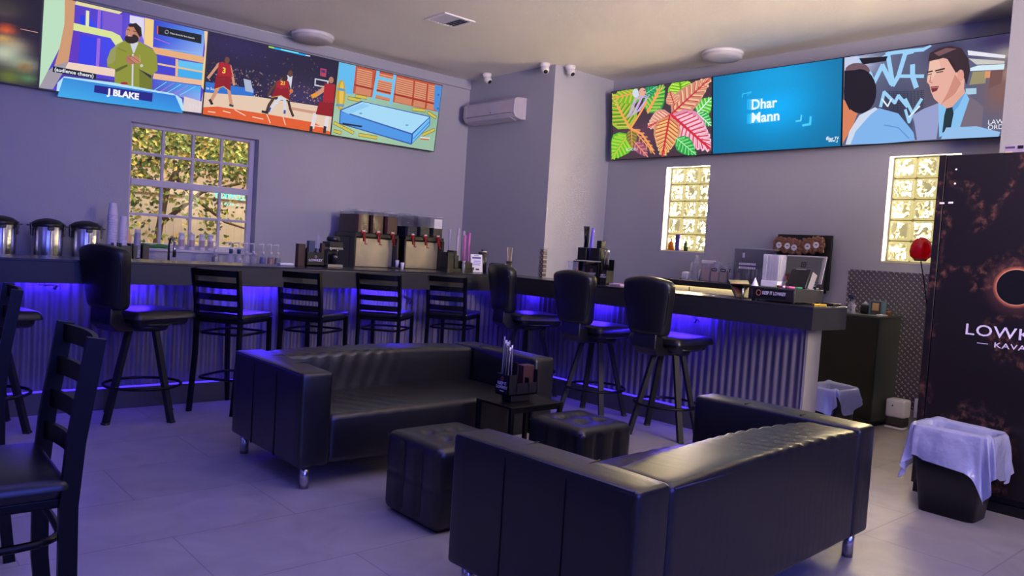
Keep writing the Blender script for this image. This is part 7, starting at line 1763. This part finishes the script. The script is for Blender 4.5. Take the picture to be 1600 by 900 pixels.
  ('l',(150,220,60),0.017,[(0.043,0.075),(0.034,0.02)]),
  ('l',(200,200,70),0.006,[(0.181,0.344),(0.077,0.376)]),
  ('l',(200,200,70),0.006,[(0.158,0.305),(0.039,0.352)]),
  ('l',(200,200,70),0.006,[(0.134,0.265),(0.019,0.308)]),
  ('l',(200,200,70),0.006,[(0.111,0.226),(0.004,0.259)]),
  ('l',(200,200,70),0.006,[(0.088,0.186),(0.004,0.203)]),
  ('l',(200,200,70),0.006,[(0.064,0.146),(0.004,0.143)]),
  ('l',(200,200,70),0.006,[(0.04,0.106),(0.004,0.078)]),
  ('l',(200,200,70),0.006,[(0.181,0.344),(0.226,0.217)]),
  ('l',(200,200,70),0.006,[(0.158,0.305),(0.218,0.163)]),
  ('l',(200,200,70),0.006,[(0.134,0.265),(0.191,0.127)]),
  ('l',(200,200,70),0.006,[(0.111,0.226),(0.16,0.096)]),
  ('l',(200,200,70),0.006,[(0.088,0.186),(0.121,0.072)]),
  ('l',(200,200,70),0.006,[(0.064,0.146),(0.079,0.051)]),
  ('l',(200,200,70),0.006,[(0.04,0.106),(0.032,0.034)]),
  ('l',(200,200,70),0.014,[(0.193,0.364),(0.004,0.026)]),
  ('p',(96,60,84),[(0.228,0.45),(0.217,0.358),(0.246,0.265),(0.3,0.188),(0.373,0.118),(0.44,0.071),(0.475,0.043),(0.462,0.095),(0.44,0.191),(0.404,0.299),(0.36,0.386),(0.298,0.442)]),
  ('l',(200,140,90),0.01,[(0.249,0.397),(0.248,0.322)]),
  ('l',(200,140,90),0.01,[(0.282,0.342),(0.271,0.256)]),
  ('l',(200,140,90),0.01,[(0.315,0.287),(0.306,0.203)]),
  ('l',(200,140,90),0.01,[(0.348,0.233),(0.345,0.155)]),
  ('l',(200,140,90),0.01,[(0.381,0.179),(0.386,0.11)]),
  ('l',(200,140,90),0.01,[(0.414,0.125),(0.431,0.07)]),
  ('l',(200,140,90),0.01,[(0.262,0.412),(0.318,0.396)]),
  ('l',(200,140,90),0.01,[(0.296,0.357),(0.361,0.352)]),
  ('l',(200,140,90),0.01,[(0.329,0.302),(0.392,0.295)]),
  ('l',(200,140,90),0.01,[(0.362,0.247),(0.419,0.236)]),
  ('l',(200,140,90),0.01,[(0.395,0.193),(0.443,0.173)]),
  ('l',(200,140,90),0.01,[(0.427,0.14),(0.463,0.106)]),
  ('l',(250,166,100),0.004,[(0.243,0.425),(0.237,0.325)]),
  ('l',(250,166,100),0.004,[(0.276,0.37),(0.263,0.262)]),
  ('l',(250,166,100),0.004,[(0.31,0.315),(0.299,0.21)]),
  ('l',(250,166,100),0.004,[(0.343,0.261),(0.34,0.163)]),
  ('l',(250,166,100),0.004,[(0.376,0.206),(0.383,0.12)]),
  ('l',(250,166,100),0.004,[(0.408,0.152),(0.43,0.082)]),
  ('l',(250,166,100),0.004,[(0.243,0.425),(0.318,0.41)]),
  ('l',(250,166,100),0.004,[(0.276,0.37),(0.359,0.363)]),
  ('l',(250,166,100),0.004,[(0.31,0.315),(0.389,0.305)]),
  ('l',(250,166,100),0.004,[(0.343,0.261),(0.414,0.243)]),
  ('l',(250,166,100),0.004,[(0.376,0.206),(0.437,0.179)]),
  ('l',(250,166,100),0.004,[(0.408,0.152),(0.455,0.11)]),
  ('l',(250,166,100),0.009,[(0.228,0.45),(0.467,0.055)]),
  ('p',(120,120,50),[(0.227,0.428),(0.186,0.398),(0.169,0.35),(0.176,0.295),(0.196,0.233),(0.222,0.183),(0.234,0.155),(0.245,0.182),(0.268,0.23),(0.285,0.288),(0.289,0.342),(0.27,0.392)]),
  ('l',(250,166,100),0.003,[(0.228,0.411),(0.186,0.376)]),
  ('l',(250,166,100),0.003,[(0.229,0.368),(0.18,0.333)]),
  ('l',(250,166,100),0.003,[(0.23,0.324),(0.185,0.289)]),
  ('l',(250,166,100),0.003,[(0.231,0.281),(0.198,0.244)]),
  ('l',(250,166,100),0.003,[(0.232,0.237),(0.216,0.199)]),
  ('l',(250,166,100),0.003,[(0.228,0.411),(0.271,0.371)]),
  ('l',(250,166,100),0.003,[(0.229,0.368),(0.279,0.327)]),
  ('l',(250,166,100),0.003,[(0.23,0.324),(0.276,0.284)]),
  ('l',(250,166,100),0.003,[(0.231,0.281),(0.265,0.241)]),
  ('l',(250,166,100),0.003,[(0.232,0.237),(0.25,0.198)]),
  ('l',(250,166,100),0.007,[(0.227,0.428),(0.234,0.163)]),
  ('p',(150,80,110),[(0.26,0.243),(0.246,0.182),(0.259,0.126),(0.291,0.084),(0.336,0.05),(0.379,0.029),(0.401,0.016),(0.396,0.048),(0.388,0.108),(0.371,0.173),(0.347,0.222),(0.308,0.249)]),
  ('l',(200,110,140),0.008,[(0.271,0.212),(0.264,0.163)]),
  ('l',(200,110,140),0.008,[(0.299,0.166),(0.285,0.109)]),
  ('l',(200,110,140),0.008,[(0.327,0.121),(0.319,0.069)]),
  ('l',(200,110,140),0.008,[(0.355,0.075),(0.358,0.036)]),
  ('l',(200,110,140),0.008,[(0.281,0.223),(0.319,0.222)]),
  ('l',(200,110,140),0.008,[(0.31,0.178),(0.354,0.184)]),
  ('l',(200,110,140),0.008,[(0.338,0.132),(0.377,0.133)]),
  ('l',(200,110,140),0.008,[(0.366,0.087),(0.394,0.076)]),
  ('l',(250,166,100),0.003,[(0.269,0.229),(0.257,0.163)]),
  ('l',(250,166,100),0.003,[(0.297,0.183),(0.281,0.112)]),
  ('l',(250,166,100),0.003,[(0.326,0.138),(0.316,0.074)]),
  ('l',(250,166,100),0.003,[(0.354,0.092),(0.358,0.043)]),
  ('l',(250,166,100),0.003,[(0.269,0.229),(0.32,0.231)]),
  ('l',(250,166,100),0.003,[(0.297,0.183),(0.353,0.191)]),
  ('l',(250,166,100),0.003,[(0.326,0.138),(0.374,0.138)]),
  ('l',(250,166,100),0.003,[(0.354,0.092),(0.389,0.078)]),
  ('l',(250,166,100),0.007,[(0.26,0.243),(0.397,0.023)]),
  ('l',(206,176,226),0.006,[(0.186,0.592),(0.256,0.828),(0.339,0.853)]),
  ('l',(206,176,226),0.006,[(0.198,0.599),(0.271,0.852),(0.346,0.87)]),
  ('l',(206,176,226),0.006,[(0.21,0.607),(0.286,0.876),(0.353,0.886)]),
  ('l',(206,176,226),0.006,[(0.222,0.614),(0.301,0.9),(0.359,0.85)]),
  ('l',(206,176,226),0.006,[(0.234,0.621),(0.316,0.817),(0.366,0.866)]),
  ('l',(206,176,226),0.006,[(0.246,0.628),(0.331,0.841),(0.373,0.882)]),
  ('l',(206,176,226),0.006,[(0.258,0.635),(0.346,0.865),(0.379,0.846)]),
  ('l',(206,176,226),0.006,[(0.27,0.642),(0.361,0.889),(0.386,0.862)]),
  ('l',(206,176,226),0.006,[(0.281,0.65),(0.375,0.807),(0.392,0.879)]),
  ('l',(206,176,226),0.006,[(0.293,0.657),(0.39,0.831),(0.399,0.843)]),
  ('l',(206,176,226),0.006,[(0.305,0.664),(0.405,0.854),(0.405,0.859)]),
  ('l',(206,176,226),0.006,[(0.317,0.671),(0.42,0.878),(0.412,0.875)]),
  ('l',(250,160,92),0.018,[(0.223,0.451),(0.322,0.639),(0.388,0.783)]),
  ('l',(250,160,92),0.018,[(0.083,0.767),(0.151,0.597),(0.216,0.452)]),
  ('l',(250,160,92),0.018,[(0.219,0.44),(0.337,0.347),(0.451,0.112)]),
  ('l',(250,160,92),0.018,[(0.396,0.649),(0.453,0.772),(0.51,0.935)]),
  ('p',(90,66,60),[(0.386,0.937),(0.381,0.913),(0.368,0.896),(0.35,0.888),(0.329,0.892),(0.311,0.906),(0.298,0.929),(0.293,0.955),(0.298,0.979),(0.311,0.993),(0.33,0.993),(0.351,0.993),(0.369,0.985),(0.382,0.963)]),
  ('p',(230,170,150),[(0.384,0.92),(0.381,0.896),(0.37,0.878),(0.356,0.869),(0.34,0.872),(0.325,0.886),(0.315,0.908),(0.312,0.933),(0.315,0.958),(0.326,0.976),(0.34,0.984),(0.356,0.981),(0.371,0.967),(0.381,0.945)]),
  ('p',(210,220,235),[(0.31,0.918),(0.306,0.892),(0.297,0.872),(0.284,0.863),(0.269,0.865),(0.255,0.88),(0.246,0.903),(0.243,0.931),(0.246,0.957),(0.256,0.977),(0.269,0.987),(0.284,0.984),(0.298,0.969),(0.307,0.946)]),
  ('l',(60,40,40),0.005,[(0.36,0.942),(0.376,0.943)]),
  ('p',(190,90,90),[(0.382,0.894),(0.381,0.889),(0.376,0.888),(0.371,0.891),(0.369,0.896),(0.371,0.9),(0.376,0.902),(0.381,0.899)]),
  ('t',(238,238,240),0.226,0.14,0.022,'ECHOES',0.0,'CENTER',1.0),
 ],
 'blue title': [
  ('b',(4,112,164),[(0.52,0.55,0.34,0.42,(0,176,252)),(0.5,0.9,0.3,0.2,(10,160,226))]),
  ('t',(30,180,246),0.39,0.586,0.071,'Dhar',0.025,'CENTER',1.0),
  ('t',(30,180,246),0.404,0.412,0.072,'Mann',0.025,'CENTER',1.05),
  ('t',(70,196,250),0.409,0.582,0.071,'Dhar',0.025,'CENTER',1.0),
  ('t',(70,196,250),0.423,0.409,0.071,'Mann',0.025,'CENTER',1.05),
  ('t',(238,250,255),0.428,0.579,0.071,'Dhar',0.025,'CENTER',1.0),
  ('t',(238,250,255),0.441,0.418,0.071,'Mann',0.025,'CENTER',1.05),
  ('l',(60,200,250),0.007,[(0.254,0.688),(0.257,0.73),(0.329,0.744)]),
  ('l',(40,180,240),0.007,[(0.299,0.703),(0.301,0.722),(0.324,0.726)]),
  ('l',(90,210,250),0.011,[(0.676,0.335),(0.711,0.337),(0.715,0.4)]),
  ('l',(70,204,250),0.016,[(0.726,0.279),(0.779,0.287),(0.782,0.371)]),
  ('t',(235,245,250),0.938,0.101,0.018,'Dhar TV',0.03,'CENTER',1.0),
  ('t',(235,245,250),0.934,0.076,0.015,'Show',0.03,'CENTER',1.0),
  ('l',(220,240,250),0.004,[(0.902,0.098),(0.902,0.124),(0.912,0.124)]),
  ('l',(220,240,250),0.004,[(0.971,0.083),(0.972,0.058),(0.963,0.057)]),
 ],
 'two men': [
  ('b',(92,98,130),[(0.1,0.9,0.12,0.15,(190,196,226)),(0.35,0.3,0.12,0.3,(52,58,84)),(0.9,0.95,0.15,0.1,(60,46,90)),(0.95,0.8,0.08,0.06,(170,160,150)),(0.92,0.45,0.1,0.25,(132,96,92)),(0.62,0.9,0.1,0.12,(50,42,78)),(0.55,0.5,0.1,0.3,(86,80,100)),(0.98,0.62,0.05,0.06,(190,150,120))]),
  ('l',(40,44,66),0.003,[(0.257,0.574),(0.268,0.315)]),
  ('l',(40,44,66),0.003,[(0.257,0.565),(0.506,0.532)]),
  ('l',(40,44,66),0.003,[(0.279,0.57),(0.29,0.312)]),
  ('l',(40,44,66),0.003,[(0.257,0.544),(0.507,0.512)]),
  ('l',(40,44,66),0.003,[(0.301,0.566),(0.312,0.308)]),
  ('l',(40,44,66),0.003,[(0.258,0.523),(0.507,0.492)]),
  ('l',(40,44,66),0.003,[(0.322,0.562),(0.334,0.305)]),
  ('l',(40,44,66),0.003,[(0.258,0.502),(0.508,0.471)]),
  ('l',(40,44,66),0.003,[(0.344,0.558),(0.355,0.302)]),
  ('l',(40,44,66),0.003,[(0.259,0.481),(0.508,0.451)]),
  ('l',(40,44,66),0.003,[(0.365,0.553),(0.377,0.299)]),
  ('l',(40,44,66),0.003,[(0.259,0.46),(0.508,0.431)]),
  ('l',(40,44,66),0.003,[(0.387,0.549),(0.398,0.295)]),
  ('l',(40,44,66),0.003,[(0.259,0.439),(0.509,0.411)]),
  ('l',(40,44,66),0.003,[(0.408,0.545),(0.419,0.292)]),
  ('l',(40,44,66),0.003,[(0.26,0.418),(0.509,0.391)]),
  ('l',(40,44,66),0.003,[(0.429,0.541),(0.44,0.289)]),
  ('l',(40,44,66),0.003,[(0.26,0.396),(0.51,0.37)]),
  ('l',(40,44,66),0.003,[(0.45,0.537),(0.461,0.286)]),
  ('l',(40,44,66),0.003,[(0.26,0.375),(0.51,0.35)]),
  ('l',(40,44,66),0.003,[(0.47,0.533),(0.482,0.283)]),
  ('l',(40,44,66),0.003,[(0.261,0.354),(0.511,0.33)]),
  ('l',(40,44,66),0.003,[(0.491,0.53),(0.502,0.279)]),
  ('l',(40,44,66),0.003,[(0.261,0.333),(0.511,0.309)]),
  ('l',(156,208,246),0.027,[(0.093,0.964),(0.176,0.772),(0.2,0.671),(0.252,0.85),(0.31,0.649)]),
  ('l',(156,208,246),0.027,[(0.282,0.974),(0.321,0.628),(0.352,0.715),(0.389,0.947),(0.431,0.955)]),
  ('l',(156,208,246),0.029,[(0.434,0.807),(0.436,0.697),(0.459,0.582)]),
  ('l',(156,208,246),0.022,[(0.229,0.912),(0.304,0.968),(0.389,0.965),(0.492,0.957),(0.532,0.992)]),
  ('l',(156,208,246),0.02,[(0.249,0.414),(0.268,0.563),(0.336,0.437),(0.356,0.509),(0.411,0.387)]),
  ('l',(156,208,246),0.018,[(0.399,0.463),(0.444,0.307),(0.493,0.447)]),
  ('l',(156,208,246),0.016,[(0.401,0.351),(0.425,0.216),(0.444,0.307)]),
  ('l',(156,208,246),0.02,[(0.352,0.715),(0.415,0.701),(0.498,0.683)]),
  ('l',(226,240,250),0.009,[(0.258,0.488),(0.293,0.406),(0.313,0.479)]),
  ('l',(226,240,250),0.009,[(0.424,0.273),(0.484,0.375)]),
  ('p',(20,18,34),[(0.104,0.961),(0.283,0.94),(0.273,0.892),(0.128,0.888)]),
  ('p',(196,206,236),[(0.009,0.993),(0.092,0.993),(0.117,0.862),(0.06,0.836),(0.011,0.847)]),
  ('p',(110,84,96),[(0.175,0.81),(0.169,0.778),(0.153,0.754),(0.127,0.741),(0.096,0.741),(0.065,0.754),(0.038,0.779),(0.02,0.811),(0.013,0.846),(0.019,0.879),(0.037,0.903),(0.063,0.916),(0.094,0.915),(0.125,0.901),(0.151,0.877),(0.168,0.845)]),
  ('p',(216,130,92),[(0.004,0.534),(0.054,0.466),(0.103,0.36),(0.07,0.207),(0.009,0.035)]),
  ('p',(24,20,36),[(0.22,0.581),(0.218,0.52),(0.209,0.464),(0.193,0.416),(0.172,0.381),(0.147,0.361),(0.12,0.357),(0.092,0.37),(0.066,0.398),(0.043,0.441),(0.025,0.495),(0.013,0.557),(0.008,0.621),(0.011,0.685),(0.021,0.742),(0.038,0.789),(0.059,0.823),(0.085,0.841),(0.112,0.844),(0.139,0.829),(0.165,0.799),(0.187,0.757),(0.204,0.704),(0.216,0.644)]),
  ('p',(24,20,36),[(0.009,0.847),(0.095,0.838),(0.101,0.438),(0.049,0.407),(0.013,0.532)]),
  ('p',(206,216,236),[(0.028,0.023),(0.053,0.17),(0.115,0.338),(0.215,0.41),(0.233,0.388),(0.127,0.258),(0.083,0.126),(0.073,0.018)]),
  ('p',(128,180,236),[(0.061,0.02),(0.094,0.164),(0.183,0.328),(0.238,0.396),(0.359,0.32),(0.448,0.12),(0.481,0.023),(0.3,0.007)]),
  ('l',(90,140,210),0.006,[(0.274,0.209),(0.362,0.169),(0.428,0.047)]),
  ('p',(232,230,240),[(0.738,0.885),(0.935,0.789),(0.932,0.76),(0.743,0.837)]),
  ('p',(212,236,246),[(0.756,0.707),(0.797,0.723),(0.933,0.705),(0.93,0.655),(0.757,0.677)]),
  ('p',(206,200,196),[(0.744,0.805),(0.932,0.734),(0.931,0.709),(0.788,0.734)]),
  ('p',(156,146,110),[(0.771,0.668),(0.845,0.657),(0.839,0.541),(0.755,0.541)]),
  ('p',(222,150,110),[(0.836,0.659),(0.867,0.655),(0.865,0.587),(0.833,0.594)]),
  ('p',(170,206,226),[(0.737,0.509),(0.794,0.502),(0.795,0.445),(0.739,0.447)]),
  ('p',(120,86,84),[(0.863,0.653),(0.926,0.649),(0.92,0.525),(0.858,0.485)]),
  ('p',(150,160,204),[(0.444,0.288),(0.505,0.343),(0.595,0.392),(0.605,0.354),(0.588,0.02),(0.46,0.016)]),
  ('p',(120,108,122),[(0.738,0.465),(0.835,0.316),(0.832,0.08),(0.704,0.115),(0.714,0.301)]),
  ('p',(86,90,130),[(0.45,0.269),(0.447,0.157),(0.465,0.024),(0.476,0.023),(0.459,0.193)]),
  ('p',(226,168,150),[(0.604,0.427),(0.727,0.52),(0.744,0.428),(0.671,0.272),(0.615,0.353)]),
  ('p',(134,194,240),[(0.59,0.402),(0.651,0.307),(0.738,0.474),(0.759,0.399),(0.713,0.113),(0.603,0.037)]),
  ('p',(106,164,220),[(0.651,0.307),(0.738,0.474),(0.703,0.338),(0.668,0.272)]),
  ('p',(28,52,62),[(0.636,0.328),(0.67,0.336),(0.678,0.271),(0.666,0.129),(0.619,0.08),(0.627,0.26)]),
  ('p',(230,174,158),[(0.533,0.829),(0.594,0.851),(0.675,0.796),(0.691,0.66),(0.73,0.634),(0.728,0.511),(0.681,0.458),(0.605,0.369),(0.566,0.437),(0.547,0.51),(0.536,0.585),(0.52,0.621),(0.527,0.731)]),
  ('p',(236,190,172),[(0.533,0.82),(0.585,0.835),(0.597,0.752),(0.568,0.686),(0.549,0.636),(0.524,0.627),(0.529,0.731)]),
  ('p',(206,140,124),[(0.676,0.663),(0.712,0.567),(0.681,0.467),(0.605,0.372),(0.642,0.492)]),
  ('p',(54,38,48),[(0.523,0.826),(0.532,0.911),(0.582,0.948),(0.641,0.954),(0.704,0.916),(0.744,0.805),(0.757,0.68),(0.741,0.543),(0.725,0.617),(0.721,0.697),(0.695,0.694),(0.681,0.676),(0.672,0.788),(0.624,0.849),(0.585,0.835),(0.555,0.833)]),
  ('p',(120,84,90),[(0.554,0.905),(0.622,0.938),(0.68,0.917),(0.642,0.897),(0.584,0.866)]),
  ('p',(222,156,142),[(0.725,0.643),(0.724,0.619),(0.72,0.601),(0.713,0.591),(0.705,0.593),(0.697,0.605),(0.692,0.626),(0.689,0.651),(0.69,0.675),(0.695,0.694),(0.702,0.703),(0.71,0.702),(0.718,0.689),(0.723,0.668)]),
  ('l',(40,30,36),0.008,[(0.524,0.718),(0.55,0.723)]),
  ('l',(40,30,36),0.009,[(0.568,0.722),(0.617,0.733)]),
  ('l',(60,44,48),0.005,[(0.526,0.692),(0.546,0.695)]),
  ('l',(60,44,48),0.006,[(0.573,0.703),(0.609,0.706)]),
  ('l',(190,120,108),0.005,[(0.543,0.683),(0.538,0.617),(0.552,0.603)]),
  ('p',(120,44,52),[(0.543,0.565),(0.591,0.563),(0.58,0.518),(0.554,0.505)]),
  ('l',(206,150,150),0.004,[(0.549,0.551),(0.585,0.553)]),
  ('p',(150,192,236),[(0.64,0.132),(0.803,0.125),(0.928,0.051),(0.92,0.007),(0.613,0.017)]),
  ('t',(240,242,248),0.861,0.152,0.027,'LAW &',0.0,'LEFT',1.0),
  ('t',(240,242,248),0.862,0.101,0.027,'ORDER',0.0,'LEFT',1.0),
 ],
}
TW = 1.4935; TH = TW*.574; TILT = .1218
def picture(ops, parent, M):
    bm = bmesh.new(); lay = bm.loops.layers.float_color.new('Col'); z = [.0]
    rnd = random.Random(11)
    def V(u, v, k): return bm.verts.new(M @ Vector((u*TW, -.0008-k, v*TH)))
    def paint(f, cols):
        for l, c in zip(f.loops, cols): l[lay] = (*lin(c), 1)
    def poly(pts, col, k):
        q = []
        for p in pts:
            if not q or (abs(p[0]-q[-1][0])+abs(p[1]-q[-1][1]) > 1e-4): q.append(p)
        if len(q) > 2 and abs(q[0][0]-q[-1][0])+abs(q[0][1]-q[-1][1]) < 1e-4: q.pop()
        if len(q) < 3: return
        f = bm.faces.new([V(u, v, k) for u, v in q]); paint(f, [col]*len(q))
    def grid(fun, n=26, m=16):
        k = z[0]; g_ = [[V(.003+.994*i/n, .005+.99*j/m, k) for j in range(m+1)] for i in range(n+1)]
        cc = [[fun(i/n, j/m) for j in range(m+1)] for i in range(n+1)]
        for i in range(n):
            for j in range(m):
                ix = ((i, j), (i+1, j), (i+1, j+1), (i, j+1)); f = bm.faces.new([g_[a][b] for a, b in ix]); paint(f, [cc[a][b] for a, b in ix])
    asp = TW/TH
    for op in ops:
        z[0] += .00006; k = z[0]
        if op[0] == 'b':
            def fun(u, v):
                c = list(op[1])
                for bu, bv, ru, rv, bc in op[2]:
                    w = math.exp(-((u-bu)/ru)**2-((v-bv)/rv)**2)
                    c = [a+(b-a)*w for a, b in zip(c, bc)]
                return c
            grid(fun, 40, 24)
        elif op[0] == 'p': poly(op[2], op[1], k)
        elif op[0] == 'g':
            f = bm.faces.new([V(min(.996, u), min(.993, v), k) for u, v in op[1]]); paint(f, op[2])
        elif op[0] == 'l':
            w = op[2]/2; pts = [(u, v/asp) for u, v in op[3]]
            for i, (a, b) in enumerate(zip(pts, pts[1:])):
                d = Vector((b[0]-a[0], b[1]-a[1]))
                if d.length < 1e-5: continue
                e = d.normalized(); n_ = Vector((-e.y, e.x))*w; e = e*w*.5
                q = [(a[0]-e.x+n_.x, a[1]-e.y+n_.y), (a[0]-e.x-n_.x, a[1]-e.y-n_.y), (b[0]+e.x-n_.x, b[1]+e.y-n_.y), (b[0]+e.x+n_.x, b[1]+e.y+n_.y)]
                f = bm.faces.new([V(min(.996, max(.004, x)), min(.993, max(.007, y*asp)), k+.000004*i) for x, y in q]); paint(f, [op[1]]*4)
        elif op[0] == 'd':      # a crowd: scattered bright and dark dabs
            A, B, D, E_ = op[1]
            for i in range(op[2]):
                s, t = rnd.random(), rnd.random()
                u = (A[0]*(1-s)+B[0]*s)*(1-t)+(E_[0]*(1-s)+D[0]*s)*t; v = (A[1]*(1-s)+B[1]*s)*(1-t)+(E_[1]*(1-s)+D[1]*s)*t
                r = rnd.uniform(.0025, .0055); c = rnd.choice(((210, 196, 206), (150, 110, 130), (90, 70, 110), (200, 150, 140), (60, 70, 150), (126, 60, 80)))
                c = [x*(.55+.45*(1-t)) for x in c] if op[3] == 3 else [x*.4 for x in c]
                poly([(min(.995, max(.005, u+r*a)), min(.99, max(.01, v+r*asp*b))) for a, b in ((-1, -.7), (1, -1), (.8, 1), (-.9, .8))], c, k+.00002*(i % 2))
        elif op[0] == 't':
            _, col, u, v, h, txt, bold, al, sx = op
            vs, fs = text_polys(txt, h*TW*1.38, bold, sx, al)
            vv = [V(u+x/TW, v+y/TH, k) for x, y in vs]
            for f_ in fs:
                try: f = bm.faces.new([vv[i] for i in f_]); paint(f, [col]*len(f_))
                except ValueError: pass
    bmesh.ops.triangulate(bm, faces=[f for f in bm.faces if len(f.verts) > 4])
    me = bpy.data.meshes.new('screen'); bm.to_mesh(me); bm.free(); me.materials.append(M_screen)
    o = bpy.data.objects.new('screen', me); C.objects.link(o); o.parent = parent; return o
def tv(pic, loc, rz, label, group):
    t = thing('television', label, 'television', loc, rz, group)
    Rm = Matrix.Rotation(TILT, 4, 'X'); Tm = Rm
    mb = MB(); R3 = Rm.to_3x3()
    mb.box(R3 @ Vector((TW/2, .016, TH/2)), (TW-.003, .03, TH), M_bezel, R3, .004); mb.obj('housing', t)
    mb = MB()
    for c_, s_ in (((TW/2, -.001, .004), (TW-.003, .006, .010)), ((TW/2, -.001, TH-.003), (TW-.003, .006, .007)), ((.004, -.001, TH/2), (.007, .006, TH)), ((TW-.004, -.001, TH/2), (.007, .006, TH))): mb.box(R3 @ Vector(c_), s_, M_bezel, R3)
    mb.obj('bezel', t)
    picture(PIC[pic], t, Rm)
    MB().span((TW*.3, -.06+.07, TH*.35), (TW*.7, .098, TH*.65), M_blackpl).obj('wall_mount', t)
    return t
ZT = 2.6226
GTL, GTR = 'screens in a row on the left wall', 'screens in a row on the right wall'
for k, (pic, l) in enumerate((('cartoon room', 'wall screen showing a blue mattress in a cartoon room'), ('basketball', 'wall screen showing a basketball game'), ('game show', 'wall screen showing a man in a green jacket on a game show'), ('blurred action', 'wall screen with a blurred picture, cut by the left edge'))):
    tv(pic, (5.9086-(k+1)*TW, 8.4238, ZT), 0, l, GTL)
for k, (pic, l) in enumerate((('painted leaves', 'wall screen showing green and pink painted leaves'), ('blue title', 'wall screen showing a plain blue title with white words'), ('two men', 'wall screen showing two men in suits beside the pier'))):
    tv(pic, (7.4628, 6.706-k*TW, ZT), R(-90), l, GTR)
